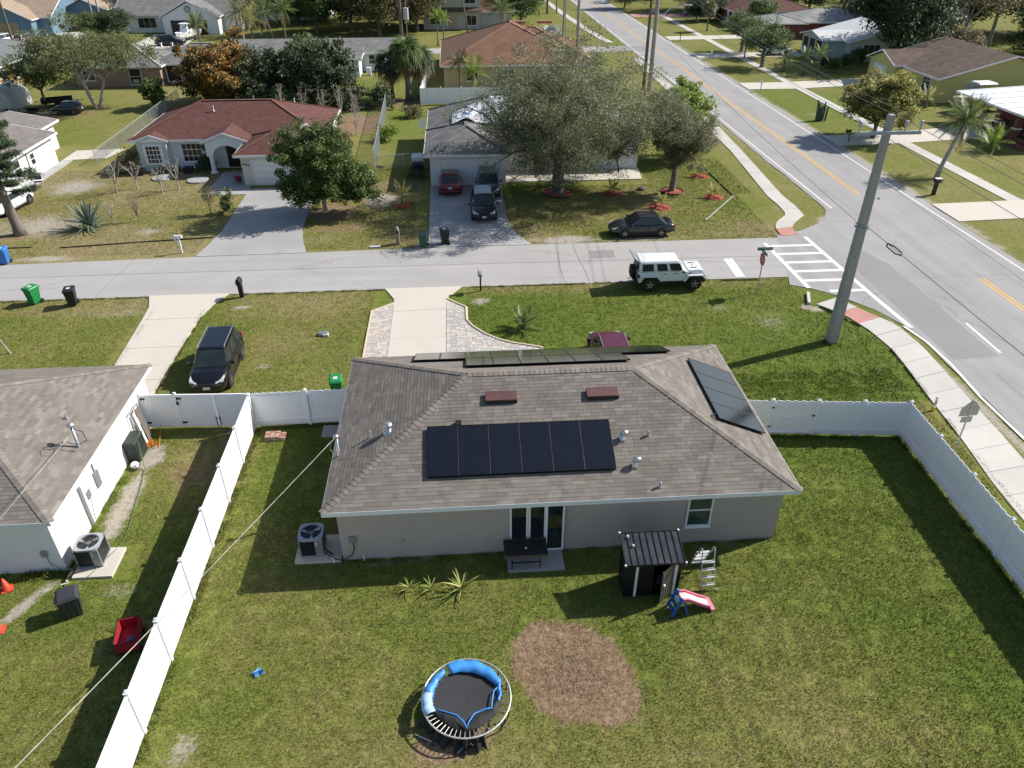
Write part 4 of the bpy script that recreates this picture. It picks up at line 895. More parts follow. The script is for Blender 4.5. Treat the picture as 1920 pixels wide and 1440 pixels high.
    w2=MB(); w2.bar(quadin(F,.15,.5,.03,.1,.02)[0],quadin(F,.15,.5,.03,.1,.02)[1],.015,.02); w2.bar(quadin(F,.55,.9,.03,.1,.02)[0],quadin(F,.55,.9,.03,.1,.02)[1],.015,.02); w2.build('wiper',BLK,t)
    return t
PBLK=paint('black paint',(.008,.008,.011)); PRED=paint('red paint',(.17,.012,.016)); PMAR=paint('maroon paint',(.125,.012,.030)); PCHA=paint('charcoal paint',(.030,.033,.038)); PGRN=paint('dark green grey paint',(.032,.042,.042)); PWHT=paint('white paint',(.70,.71,.72),0); PSIL=paint('silver paint',(.38,.39,.38),.5); PBLU=paint('slate paint',(.05,.06,.07)); 
car('black_suv','black SUV with silver roof rails parked on grass behind the white gate','SUV',(-12.45,33.0,0),-PI/2+.03,4.6,1.84,1.68,PBLK,.36,2.66,1.02,1.0,1.08,(-2.2,-1.85,.45,1.2),3,True,suv=True,rear_plate=False)
car('maroon_suv','maroon SUV half hidden behind the brown roof and front panels','SUV',(7.35,32.15,0),PI/2,4.65,1.86,1.70,PMAR,.36,2.7,1.03,1.02,1.08,(-2.2,-1.85,.5,1.25),3,True,suv=True)
car('charcoal_sedan','charcoal four-door sedan parked on grass beyond the white off-roader','car',(12.8,50.05,0),PI,4.55,1.76,1.46,PCHA,.32,2.6,.90,.84,.95,(-1.75,-1.05,.30,1.15),2)
car('red_sedan','red sedan parked rear outwards before the white garage door','car',(-.75,61.1,0),PI/2,4.7,1.82,1.46,PRED,.33,2.75,.90,.84,.97,(-1.75,-1.0,.30,1.15),2)
car('green_grey_wagon','dark green-grey wagon squeezed between the garage and a black SUV','car',(2.35,60.15,0),-PI/2,4.45,1.80,1.60,PGRN,.34,2.6,1.0,.95,1.05,(-2.1,-1.75,.4,1.15),3,True,grille='chrome',suv=True,rear_plate=False)
car('black_suv','black SUV parked nose outwards in the tree shade of the driveway','SUV',(1.75,54.95,0),-PI/2,4.5,1.86,1.64,PBLK,.36,2.66,1.0,.98,1.06,(-2.15,-1.8,.4,1.15),3,False,suv=True,rear_plate=False)
car('white_coupe','white coupe parked beside the dark pine trunk','car',(-34.75,58.4,0),PI/2-.12,4.7,1.85,1.42,PWHT,.34,2.75,.9,.84,.98,(-1.7,-.9,.25,1.15),1)
far='cars by the blue house'
car('white_suv','white SUV, leftmost of three cars before the blue garage','car',(-74.6,141.4,0),PI/2-.25,4.5,1.85,1.6,PWHT,.34,2.6,1.0,.95,1.05,(-2.1,-1.75,.4,1.15),2,suv=True,group=far)
car('silver_wagon','grey estate car between a white SUV and a dark car before the blue garage','car',(-71.2,141.6,0),PI/2-.25,4.5,1.8,1.55,PSIL,.33,2.6,1.0,.95,1.05,(-2.1,-1.7,.4,1.15),2,suv=True,group=far)
car('dark_sedan','dark sedan, nearest the palm, before the blue garage','car',(-67.7,142.2,0),PI/2-.25,4.6,1.8,1.46,PBLU,.33,2.6,.92,.86,.97,(-1.75,-1.05,.30,1.15),2,group=far)
car('black_pickup','black car parked in front of the white boat','car',(-46.5,137.5,0),.1,4.7,1.85,1.6,PBLK,.35,2.7,1.0,.95,1.0,(-2.1,-1.7,.4,1.15),2)
car('silver_sedan','silver sedan on the pink driveway beside a hedge','car',(50.0,169.4,0),PI,4.7,1.8,1.46,PSIL,.33,2.7,.92,.86,.97,(-1.75,-1.05,.30,1.15),2)
car('white_sedan','white sedan half hidden by the low flat-topped trees','car',(49.5,121.5,0),PI,4.7,1.8,1.46,PWHT,.33,2.7,.92,.86,.97,(-1.75,-1.05,.30,1.15),2)
car('white_hatchback','white car under the grey flat carport roof','car',(56.5,143.5,0),PI,4.5,1.8,1.5,PWHT,.33,2.6,.95,.9,1.0,(-2.0,-1.6,.4,1.15),2)
car('dark_hatchback','small dark green car left on the grass beside a low trailer','car',(-43.4,90.2,0),PI-.05,3.3,1.55,1.3,paint('worn green paint',(.015,.025,.022),0,.5),.28,2.0,.82,.78,.85,(-1.5,-1.2,.25,.85),2)
# the white off-roader
j=thing('white_jeep','white boxy off-roader with open rear glass and spare tyre','off-roader',(12.6,41.5,0))
h=.82
b=MB(); b.xprism([(-2.05,.60),(-2.05,1.22),(1.0,1.22),(1.0,.60)],-h,h); b.build('body',PWHT,j,bevel=.05)
b=MB(); b.taper(.98,2.02,-.74,.74,.78,.98,1.95,-.70,.70,1.26); b.build('hood',PWHT,j,bevel=.07)
b=MB(); 
for y in (-.35,.35): b.box(1.25,1.6,y-.05,y+.05,1.255,1.275)
b.box(1.35,1.5,-.03,.03,1.255,1.27); b.build('hood_vent',BLK,j)
b=MB(); b.taper(-2.02,.72,-h+.02,h-.02,1.22,-1.98,.42,-h+.10,h-.10,1.84); b.build('hardtop',PWHT,j,bevel=.09)
b=MB(); b.taper(-1.99,.46,-.70,.70,1.83,-1.9,.38,-.62,.62,1.87); b.build('roof',PWHT,j,bevel=.05)
B=[Vector((-2.02,-h+.02,1.22)),Vector((.72,-h+.02,1.22)),Vector((.72,h-.02,1.22)),Vector((-2.02,h-.02,1.22))]; T=[Vector((-1.98,-h+.10,1.84)),Vector((.42,-h+.10,1.84)),Vector((.42,h-.10,1.84)),Vector((-1.98,h-.10,1.84))]
for S,rev in (([B[0],B[1],T[1],T[0]],0),([B[2],B[3],T[3],T[2]],1)):
    for u0,u1 in ((.07,.335),(.42,.655),(.72,.985)):
        if rev: u0,u1=1-u1,1-u0
        q=quadin(S,u0,u1,.10,.80,.014)
        m=MB().face(q).build('window',CARG,j)
MB().face(quadin([B[1],B[2],T[2],T[1]],.05,.95,.08,.92,.012)).build('windshield',CARG,j)
MB().face(quadin([B[3],B[0],T[0],T[3]],.06,.94,.02,.92,.006)).build('rear_opening',BLK,j)
b=MB(); b.hexa([(-2.0,-.62,1.80),(-1.98,.62,1.80),(-1.98,.62,1.83),(-2.0,-.62,1.83),(-2.42,-.62,2.12),(-2.42,.62,2.12),(-2.40,.62,2.15),(-2.40,-.62,2.15)]); b.build('rear_glass',glassmat('lifted glass',(.22,.25,.26),.08),j)
b=MB()
for sy in (-1,1):
    for cx in (-1.30,1.47):
        pts=[(cx-.72,.62),(cx-.46,1.02),(cx+.42,1.02),(cx+.72,.70),(cx+.68,.63),(cx+.38,.95),(cx-.42,.95),(cx-.62,.62)]
        MB().xprism(pts,*sorted((sy*(h-.02),sy*(h+.16)))).build('fender',PWHT,j,bevel=.015)
b=MB()
for sy in (-1,1):
    for cx in (-1.30,1.47): b.xprism([(cx-.62,.55),(cx-.42,.94),(cx+.38,.94),(cx+.64,.62),(cx+.6,.5)],*sorted((sy*(h-.4),sy*(h+.004))))
b.box(-2.0,1.95,-.6,.6,.38,.66); b.build('chassis',BLK,j)
for cx in (-1.30,1.47):
    for sy in (-1,1): wheel(j,cx,sy*.80,.42,.28,sy,ALLOY,5)
b=MB(); b.tube([(-2.12,0.0,1.02),(-2.36,0.0,1.02)],.41,20); b.tube([(-2.36,0,1.02),(-2.375,0,1.02)],.24,12); b.build('spare_wheel',RUB,j,bevel=.04)
b=MB(); b.box(-2.28,-2.03,-.78,.78,.55,.72); b.tube([(-2.28,0,.5),(-2.5,0,.5)],.03,6); b.box(1.95,2.22,-.80,.80,.56,.72); b.build('bumper',BLK,j,bevel=.02)
for sy in (-1,1):
    y0,y1=sorted((sy*.66,sy*(h+.01))); MB().box(-2.09,-1.95,y0,y1,.85,1.1).build('taillight',BLK,j,bevel=.01)
    MB().sphere((.66,sy*.97,1.26),.09,0,6).box(.62,.70,*sorted((sy*.8,sy*.97)),1.2,1.24).build('mirror',BLK,j)
    for x in (-.42,.28): MB().box(x-.09,x+.09,*sorted((sy*(h-.01),sy*(h+.025))),1.08,1.12).build('door_handle',BLK,j)
    MB().box(1.08,1.22,*sorted((sy*.73,sy*.755)),.98,1.08).build('fender_vent',BLK,j)
    for x in (-.62,.12,.85): MB().box(x-.006,x+.006,*sorted((sy*(h-.01),sy*(h+.006))),.66,1.2).build('door_seam',GREY,j)
    y=sy*.47; MB().tube([(2.0,y,1.0),(2.045,y,1.0)],.12,12).build('headlight',LAMP,j)
b=MB()
for i in range(7): b.box(1.98,2.03,-.3+i*.1-.025,-.3+i*.1+.025,.82,1.12)
b.build('grille_slot',BLK,j)
MB().tube([(.95,.66,1.24),(.95,.66,1.75)],.008,4).build('antenna',BLK,j)
# ------------------------------------------------------------------ bins, mailboxes, yard things
def bin_(label,loc,rz,col,lid=None,openlid=False,group=None,s=1.):
    t=thing('wheelie_bin',label,'bin',loc,rz,group); m=M('bin '+col[0],col[1],.5,var=.12,scale=3,dirt=.15); lm=M('bin '+lid[0],lid[1],.5,var=.12,scale=3) if lid else m
    b=MB(); b.taper(-.21,.21,-.24,.24,.06,-.28,.28,-.33,.36,.98); b.taper(-.30,.30,-.35,.38,.93,-.31,.31,-.36,.40,1.0); b.box(-.22,.22,.24,.30,.05,.25); b.build('body',m,t,bevel=.02)
    if openlid: MB().box(-.27,.27,-.32,.35,.985,1.003).build('inside',BLK,t); b=MB(); b.box(-.3,.3,.43,.47,.25,1.02)
    else: b=MB(); b.taper(-.32,.32,-.40,.40,1.0,-.26,.26,-.32,.36,1.09)
    b.build('lid',lm,t,bevel=.02)
    if not openlid and not lid: MB().box(-.1,.1,-.12,.1,1.088,1.095).build('sticker',PLATE,t)
    b=MB(); b.tube([(-.26,.44,.98),(.26,.44,.98)],.02,6); b.box(-.26,-.22,.34,.45,.96,1.0); b.box(.22,.26,.34,.45,.96,1.0); b.build('handle',m,t)
    for sx in (-1,1):
        w=MB(); w.tube([(sx*.22,.30,.11),(sx*.28,.30,.11)],.11,12); w.build('wheel',RUB,t)
    return t
GRN=('green',(.012,.20,.055)); BKB=('black',(.014,.015,.018)); DGR=('dark green',(.02,.10,.06)); BLB=('blue',(.03,.16,.45))
bin_('bright green wheelie bin at the kerb by the bare sapling',(-25.3,41.65,0),-.35,GRN)
bin_('black wheelie bin at the kerb between a green bin and the driveway',(-22.95,41.25,0),.25,BKB)
bin_('green wheelie bin with pale lid sticker tucked behind the white fence',(-6.2,30.3,0),.1,GRN)
bin_('open dark green bin standing at the kerb beside a black bin',(-2.6,48.6,0),-.1,DGR,openlid=True)
bin_('black wheelie bin with crooked lid at the foot of the shaded driveway',(-1.15,49.1,0),PI+.25,BKB,s=1)
bin_('blue wheelie bin at the kerb near the pine',(-29.9,47.75,0),.1,BLB)
t=thing('trash_can','dark grey square trash can on the left lawn','bin',(-13.4,17.85,0),.45)
DG=M('dark grey plastic',(.035,.037,.042),.5,var=.12,scale=3,dirt=.1)
b=MB(); b.taper(-.24,.24,-.24,.24,0,-.33,.33,-.33,.33,.82); 
for i in (-.15,0,.15): b.taper(i-.04,i+.04,-.26,-.24,.05,i-.05,i+.05,-.345,-.32,.78)
b.build('body',DG,t,bevel=.02); MB().taper(-.37,.37,-.37,.37,.82,-.28,.28,-.28,.28,.97).build('lid',DG,t,bevel=.04); MB().box(-.39,-.36,-.12,.12,.7,.8).build('handle',DG,t)
def mailbox(label,loc,rz,kind,group=None):
    t=thing('mailbox',label,'mailbox',loc,rz,group)
    bm=BLK if kind!='white' else TRIM
    if kind in('post','white'):
        MB().box(-.05,.05,-.05,.05,-.1,1.35 if kind=='post' else 1.05).bar((0,0,.6),(.3,0,1.0),.05,.05).box(-.06,.45,-.04,.04,1.0,1.06).build('post',WOOD if kind=='post' else TRIM,t)
        x0,x1,z=(.0,.5,1.07) if kind=='post' else (-.25,.25,1.06)
        b=MB(); n=8; pr=[(-.09,0)]+[(.09*math.cos(PI-PI*i/n),.12+.09*math.sin(PI*i/n)) for i in range(n+1)]+[(.09,0)]
        s0=len(b.v); 
        q=[(x0,y,z+zz) for y,zz in pr]; q2=[(x1,y,z+zz) for y,zz in pr]; b.face(q); b.face(q2[::-1])
        for i in range(len(pr)): k=(i+1)%len(pr); b.face([q[k],q[i],q2[i],q2[k]])
        b.build('box',bm,t); MB().box(x1-.2,x1-.17,-.12,-.1,z+.05,z+.28).box(x1-.2,x1-.08,-.12,-.1,z+.2,z+.28).build('flag',TAIL,t)
    elif kind=='pedestal':
        MB().taper(-.12,.12,-.10,.10,0,-.14,.14,-.13,.13,.85).build('post',BLK,t,bevel=.03)
        b=MB(); b.taper(-.15,.15,-.30,.24,.85,-.16,.16,-.32,.26,1.1); b.taper(-.16,.16,-.32,.26,1.1,-.07,.07,-.26,.2,1.26); b.build('box',BLK,t,bevel=.06); MB().box(-.10,.10,-.335,-.30,.92,1.1).build('door',BLK,t)
    elif kind=='stone':
        MB().taper(-.14,.14,-.14,.14,0,-.14,.14,-.14,.14,1.0).lathe((0,0,1.0),[(.145,0),(.14,.1),(.1,.2),(.02,.25)],10).build('post',M('coral stone',(.34,.27,.21),.9,var=.25,bump=.5,dirt=.3),t,bevel=.04); MB().box(-.09,.09,-.16,-.13,.78,.98).build('box',BLK,t)
    elif kind=='wide':
        MB().box(-.13,.13,-.13,.13,0,1.0).build('post',BLK,t,bevel=.02); MB().box(-.24,.2,-.34,.22,1.0,1.32).build('box',BLK,t,bevel=.04); MB().tube([(-.24,-.2,1.16),(-.27,-.2,1.16)],.06,8).build('knob',ALU,t); MB().box(-.22,.18,-.3,.2,1.32,1.345).build('top',TRIM,t)
    elif kind=='flagged':
        MB().box(-.05,.05,-.05,.05,0,1.0).box(-.05,.05,-.25,.2,.92,1.0).build('post',BLK,t); MB().box(-.12,.12,-.28,.25,1.0,1.22).build('box',GREY,t,bevel=.06); MB().box(-.15,-.12,-.1,.1,1.0,1.55).build('flag',M('bare board',(.38,.32,.26)),t)
    return t
mailbox('black plastic pedestal mailbox beside the left driveway apron',(-13.3,41.65,0),.0,'pedestal'); mailbox('mailbox on thin black post with raised board beside the paver driveway',(1.05,41.45,0),0,'flagged')
mailbox('round-topped coral stone mailbox pillar across the street',(-4.4,49.3,0),0,'stone'); mailbox('mailbox on thin pale post at the dry lawn beside the shaded driveway',(-18.9,48.75,0),PI,'white')
mailbox('bulky black mailbox in front of the leaning palm',(38.3,56.6,0),PI/2,'wide'); mailbox('black mailbox on wooden post by the pavilion driveway',(38.3,72.0,0),PI,'post'); mailbox('white mailbox on post by the yellow house driveway',(38.0,95.8,0),PI/2,'white'); mailbox('white mailbox on a white post beside the second driveway up the road',(38.4,118.0,0),PI/2,'white'); mailbox('dark mailbox by the pink driveway far up the road',(38.3,166.0,0),PI/2,'post'); mailbox('grey mailbox by the driveway in front of the grey roofed house',(38.3,135.6,0),PI/2,'post')
def condenser(label,loc,rz):
    t=thing('condenser','%s'%label,'air conditioner',loc,rz,'outdoor condensers')
    b=MB(); b.box(-.40,.40,-.40,.40,.06,.80); b.build('coil',BLK,t,bevel=.03)
    f=MB(); f.box(-.42,.42,-.42,.42,0,.06)
    for sx,sy in ((-1,-1),(1,-1),(1,1),(-1,1)): f.box(*sorted((sx*.36,sx*.425)),*sorted((sy*.36,sy*.425)),.06,.80)
    f.box(.14,.425,-.43,-.40,.06,.80)
    f.build('frame',GREY,t,bevel=.015)
    n=24; tp=MB(); sq=[]; ci=[]
    for i in range(n):
        a=2*PI*i/n; k=.44/max(abs(math.cos(a)),abs(math.sin(a))); k=min(k,.54); sq.append((k*math.cos(a),k*math.sin(a))); ci.append((.37*math.cos(a),.37*math.sin(a)))
    for i in range(n):
        q=(i+1)%n; tp.face([(*sq[i],.86),(*sq[q],.86),(*ci[q],.87),(*ci[i],.87)]); tp.face([(*sq[i],.79),(*sq[q],.79),(*sq[q],.86),(*sq[i],.86)]); tp.face([(*ci[i],.87),(*ci[q],.87),(*ci[q],.70),(*ci[i],.70)])
    tp.build('top_panel',M('condenser top',(.36,.38,.41),.45,.2,var=.08),t)
    g=MB(); 
    for r in (.27,.18,.09): g.tube([(r*math.cos(2*PI*i/20),r*math.sin(2*PI*i/20),.868) for i in range(21)],.003,4,cap=False)
    for i in range(6): a=PI*i/6; g.tube([(.33*math.cos(a),.33*math.sin(a),.87),(-.33*math.cos(a),-.33*math.sin(a),.87)],.003,4)
    g.build('fan_guard',BLKM,t)
    hub=MB(); hub.lathe((0,0,.70),[(.09,0),(.09,.12)],10); hub.lathe((0,0,.66),[(.36,0),(.36,.015)],20,1); hub.build('fan_hub',[GREY,BLK],t)
    for i in range(3):
        a=2*PI*i/3+.4; u=Vector((math.cos(a),math.sin(a),0)); v=Vector((-math.sin(a),math.cos(a),0))
        MB().face([u*.08-v*.05+Vector((0,0,.77)),u*.34-v*.15+Vector((0,0,.76)),u*.34+v*.15+Vector((0,0,.84)),u*.08+v*.06+Vector((0,0,.80))]).build('fan_blade',ALU,t)
    for i in range(7): MB().box(-.36,.13,-.412,-.405,.12+i*.09,.125+i*.09).build('louvre',BLKM,t)
    MB().box(.17,.24,-.433,-.43,.52,.72).build('sticker',PLATE,t)
    return t
condenser('grey condenser on the shaded pad beside the taupe house',(-5.82,20.15,.08),.03); condenser('grey condenser in sun on the pad beside the white wall',(-13.62,20.2,.08),.05)
b=MB(); b.tube([(-5.4,19.95,.3),(-5.2,19.8,.22),(-5.05,19.7,.16)],.035,6); b.tube([(-5.15,19.6,.12),(-5.02,19.52,.13),(-4.98,19.35,.12)],.018,6,1); b.build('x',[BLK,TRIM]); o=bpy.data.objects['x']; o.name='condensate_pipe'; tag(o,'black and white pipework lying at the shaded condenser corner','pipe')
b=MB(); b.tube([(-13.95,19.85,.3),(-14.1,19.6,.2),(-14.2,19.3,.15)],.05,6); b.tube([(-14.2,19.2,.12),(-14.05,19.05,.13),(-14.3,19.0,.12)],.022,6,1); b.build('condensate_pipe',[BLK,TRIM]); o=list(bpy.data.objects)[-1]
o=[x for x in bpy.data.objects if x.name.startswith('condensate_pipe.')][0]; tag(o,'black and white pipework at the white house corner beside the sunny condenser','pipe')
# table
TB=M('dark table top',(.022,.018,.016),.5,var=.2,scale=6); TE=M('table edge',(.10,.075,.06),.6,var=.15)
t=thing('patio_table','dark folding patio table in front of the sliding door','table',(1.84,19.0,.07))
b=MB()
for i in range(7): MB().box(-.75,.75,-.40+i*.115,-.40+i*.115+.108,.66,.69).build('table_slat',TB,t)
MB().box(-.76,.76,-.425,-.402,.60,.695).box(-.76,.76,.41,.43,.62,.695).box(-.77,-.752,-.42,.42,.62,.69).box(.752,.77,-.42,.42,.62,.69).build('apron',TE,t)
for x in (-.5,.5):
    for y in (-.34,.34): MB().box(x-.018,x+.018,y-.018,y+.018,0,.66).build('leg',BLKM,t)
MB().box(-.5,.5,-.355,-.33,.28,.32).build('stretcher',BLKM,t)
o=MB().lathe((0,0,0),[(.03,0),(.035,.05),(.02,.06)],8).build('cup',TRIM); o.location=(1.85,18.93,.765); tag(o,'small white cup on the dark patio table','cup')
# shed
t=thing('garden_shed','black metal garden shed with its door standing open','shed',(6.0,17.7,0))
SHD=M('shed black',(.016,.017,.019),.42,.3,var=.12,scale=2); SHR=M('shed roof',(.055,.06,.066),.33,.5,var=.1,scale=2)
X0,X1,Y0,Y1=-.94,.93,-.5,.48
def corr(b,p,q,z0,z1a,z1b,n,d):
    p,q=Vector(p),Vector(q); u=(q-p)/n; nn=Vector((u.y,-u.x,0)).normalized()*d
    for i in range(n):
        a0=p+u*i; a1=p+u*(i+.62); a2=p+u*(i+.7); a3=p+u*(i+1); 
        za=lambda f:z1a+(z1b-z1a)*f
        for r,s,o1,o2 in ((a0,a1,0,0),(a1,a2,0,1),(a2,a3-u*.08,1,1),(a3-u*.08,a3,1,0)):
            r_=r+nn*o1; s_=s+nn*o2; b.face([(r_.x,r_.y,z0),(s_.x,s_.y,z0),(s_.x,s_.y,za((s-p).length/(q-p).length)),(r_.x,r_.y,za((r-p).length/(q-p).length))])
zf,zb=1.62,1.86
b=MB(); corr(b,(X0,Y1,0),(X0,Y0,0),0,zb,zf,7,.018); corr(b,(X1,Y0,0),(X1,Y1,0),0,zf,zb,7,.018); corr(b,(X1,Y1,0),(X0,Y1,0),0,zb,zb,14,.018); corr(b,(X0,Y0,0),(.02,Y0,0),0,zf,zf,7,.018); corr(b,(.72,Y0,0),(X1,Y0,0),0,zf,zf,2,.018); b.box(.02,.72,Y0-.01,Y0+.01,1.5,zf); b.build('wall',SHD,t)
MB().box(X0,X1,Y0,Y1,-.02,.03).build('floor',BLK,t)
for k in range(9):
    x0=-1.0+k*.222; b=MB(); b.hexa([(x0,-.62,1.60),(x0+.20,-.62,1.60),(x0+.20,.56,1.90),(x0,.56,1.90),(x0,-.62,1.625),(x0+.20,-.62,1.625),(x0+.20,.56,1.925),(x0,.56,1.925)]); b.build('roof_panel',SHR,t)
b=MB()
for k in range(10):
    x0=-1.0+k*.222-.022; b.bar((x0+.011,-.625,1.635),(x0+.011,.565,1.938),.024,.045)
b.box(-1.03,1.02,-.65,-.62,1.55,1.64); b.box(-1.03,1.02,.56,.59,1.86,1.95); b.build('seam',SHD,t)
b=MB(); 
for x,y,z in ((-1.02,-.63,1.63),(1.01,-.63,1.63),(-1.02,.57,1.94),(1.01,.57,1.94)): b.box(x-.03,x+.03,y-.03,y+.03,z-.03,z+.03)
b.build('corner_cap',TRIM,t)
MB().box(-.62,-.54,Y0-.04,Y0-.015,.02,1.58).box(.70,.79,Y0-.04,Y0-.015,.02,1.58).build('door_jamb',TRIM,t)
d=MB(); hx,hy=.70,Y0-.03; ang=R(180+38); ux,uy=math.cos(ang),math.sin(ang)
corr(d,(hx,hy,0),(hx+ux*.66,hy+uy*.66,0),.04,1.55,1.55,5,.02); d.bar((hx+ux*.66,hy+uy*.66,.04),(hx+ux*.66,hy+uy*.66,1.55),.04,.03); d.build('door',M('shed door painted reflection',(.15,.14,.12),.4,.4,var=.15),t)  # lighter brownish tone on the black door is a painted grass reflection
MB().box(hx+ux*.5-.03,hx+ux*.5+.03,hy+uy*.5-.06,hy+uy*.5+.06,.78,.86).build('door_handle',TRIM,t)
o=MB().lathe((0,0,0),[(.02,-.02),(.17,-.02),(.19,0),(.17,.02),(.02,.02)],14).build('wheel_cover',M('slate plastic',(.05,.055,.07),.5)); o.location=(6.35,17.45,.45); o.rotation_euler=(1.3,0,.3); tag(o,'round grey disc standing inside the open shed','disc')
for i,(x,y) in enumerate(((5.22,18.1),(5.35,17.75))):
    z=1.64+(y-17.08)*.254
    o=MB().lathe((0,0,0),[(.05,0),(.05,.05),(.03,.08)],8).build('plastic_plug',M('bone plastic',(.55,.53,.45))); o.location=(x,y,z); tag(o,'pale plug at the back edge of the shed roof' if i==0 else 'pale plug in the middle of a shed roof panel','plug')
# pool ladder
t=thing('pool_ladder','aluminium A-frame pool ladder with steps on both sides','ladder',(7.98,17.85,0),.06)
PL=M('ladder aluminium',(.55,.57,.58),.35,.7,var=.1); ST=M('ladder step',(.50,.51,.52),.5,.1,var=.08)
for sx in (-.22,.22):
    MB().tube([(sx+.16*(1 if sx>0 else 0),-.62,.03),(sx,-.58,.04),(sx,-.52,.2),(sx,-.2,1.05),(sx,-.14,1.42),(sx,-.05,1.5),(sx,.04,1.42),(sx,.08,1.15)],.022,8).build('handrail',PL,t)
    MB().tube([(sx-.0,.62,.03),(sx,.2,1.05),(sx,.08,1.2)],.02,8).build('rear_rail',PL,t)
for k in range(4):
    z=.22+.26*k; y=-.52+.32*(z-.2)/.85; MB().box(-.23,.23,y-.06,y+.05,z-.02,z+.02).build('step',ST,t)
    y=.62-.42*(z)/1.05; MB().box(-.23,.23,y-.04,y+.06,z-.02,z+.02).build('step',ST,t)
# slide
t=thing('toy_slide','pink toddler slide with a blue step ladder','toy slide',(7.2,16.55,0),.12)
PK=M('pink plastic',(.62,.16,.22),.45,var=.1,scale=2); PKI=M('pale pink plastic',(.76,.48,.50),.45,var=.06); BL=M('blue plastic',(.015,.11,.36),.45,var=.12,scale=3)
b=MB(); pts=[(-.42,.66),(-.22,.64),(.35,.26),(.62,.12)]
for (xa,za),(xb,zb_) in zip(pts,pts[1:]): b.hexa([(xa,-.17,za-.03),(xb,-.17,zb_-.03),(xb,.17,zb_-.03),(xa,.17,za-.03),(xa,-.17,za),(xb,-.17,zb_),(xb,.17,zb_),(xa,.17,za)])
b.build('chute',PKI,t)
b=MB()
for sy in (-1,1):
    for (xa,za),(xb,zb_) in zip(pts,pts[1:]):
        y0,y1=sorted((sy*.17,sy*.225)); b.hexa([(xa,y0,za-.05),(xb,y0,zb_-.05),(xb,y1,zb_-.05),(xa,y1,za-.05),(xa,y0,za+.09),(xb,y0,zb_+.09),(xb,y1,zb_+.09),(xa,y1,za+.09)])
b.hexa([(.62,-.3,.0),(.78,-.26,.0),(.78,.26,0),(.62,.3,.0),(.62,-.3,.12),(.78,-.26,.08),(.78,.26,.08),(.62,.3,.12)]); b.build('chute_side',PK,t,bevel=.015)
b=MB()
for sy in (-.2,.2): b.bar((-.74,sy*1.2,0),(-.45,sy,.80),.07,.09); b.bar((-.20,sy*1.2,0),(-.36,sy,.62),.06,.07)
b.build('ladder_frame',BL,t,bevel=.01)
for k in range(3): x=-.70+k*.09; z=.17+.2*k; MB().box(x-.04,x+.06,-.2,.2,z-.025,z+.025).build('step',BL,t,bevel=.01)
# trampoline
t=thing('trampoline','round trampoline with blue pad slipped off and net hanging down','trampoline',(-.37,13.38,0))
RR=1.29; zt=.52; cir=lambda r,a,z:(r*math.cos(a),r*math.sin(a),z)
MB().tube([cir(RR,2*PI*i/48,zt) for i in range(49)],.026,8,cap=False).build('frame',M('galvanised ring',(.55,.55,.54),.4,.5,var=.15,scale=10),t,smooth=True)
MATM=M('trampoline mat',(.030,.031,.033),.75,var=.25,scale=2.5)
b=MB(); n=40; prev=None
rings=[[cir(r,2*PI*i/n,zt-.05-.05*(1-r)) for i in range(n)] for r in (.02,.35,.7,.98)]
for a_,c2 in zip(rings,rings[1:]):
    for i in range(n): b.face([a_[i],c2[i],c2[(i+1)%n],a_[(i+1)%n]])
b.build('mat',MATM,t,smooth=True,weld=True)
sm=MB().tube([(.95,0,zt-.055),(RR-.02,0,zt-.005)],.009,5).mesh('spring',ALU)
for i in range(54): inst(sm,'spring',t,Matrix.Rotation(2*PI*i/54,4,'Z'))
for i in range(6):
    a=2*PI*i/6+.35; a2=a+.35
    MB().tube([cir(RR,a,zt),cir(RR*.97,a,.05),cir(RR*.96,a+.17,.02),cir(RR*.97,a2,.05),cir(RR,a2,zt)],.02,6).build('leg',BLKM,t)
PADM=M('blue pad',(.05,.25,.62),.45,var=.22,scale=2.2,dirt=.1); PADL=M('pad underside',(.30,.46,.64),.6,var=.1)
def ribbon(name,a0,a1,r0,r1,z0,z1,mat,seed,n=26):
    rg=random.Random(seed); b=MB(); P=[]
    for i in range(n+1):
        f=i/n; a=a0+(a1-a0)*f; jr=.02*math.sin(i*.9+seed)+rg.uniform(-.006,.006); jz=.012*math.sin(i*.6)+rg.uniform(-.003,.004)
        ra=r0(f) if callable(r0) else r0; rb=r1(f) if callable(r1) else r1
        P.append((cir(ra+jr*.5,a,z0+jz*.5),cir((ra+rb)/2+jr,a+rg.uniform(-.01,.01),(z0+z1)/2+.035+jz),cir(rb+jr,a,z1+jz)))
    for p,q in zip(P,P[1:]):
        b.face([p[0],q[0],q[1],p[1]]); b.face([p[1],q[1],q[2],p[2]])
    o=b.build(name,mat,t,smooth=True,weld=True); s=o.modifiers.new('thick','SOLIDIFY'); s.thickness=.012; return o
ribbon('pad',R(20),R(118),lambda f:.90-.10*math.sin(f*3.1),lambda f:1.26-.16*(1-f),zt+.02,zt+.06,PADM,1)
ribbon('pad',R(126),R(200),lambda f:1.02-.06*math.sin(f*3.1),lambda f:1.16+.14*f,zt+.02,zt+.05,PADM,2); ribbon('pad',R(172),R(206),1.0,1.31,zt+.07,zt+.06,PADL,4,16).name='pad_lining'
ribbon('pad',R(-14),R(24),lambda f:.90+.04*f,lambda f:1.0+.06*f,zt+.0,zt+.05,PADM,3,14)
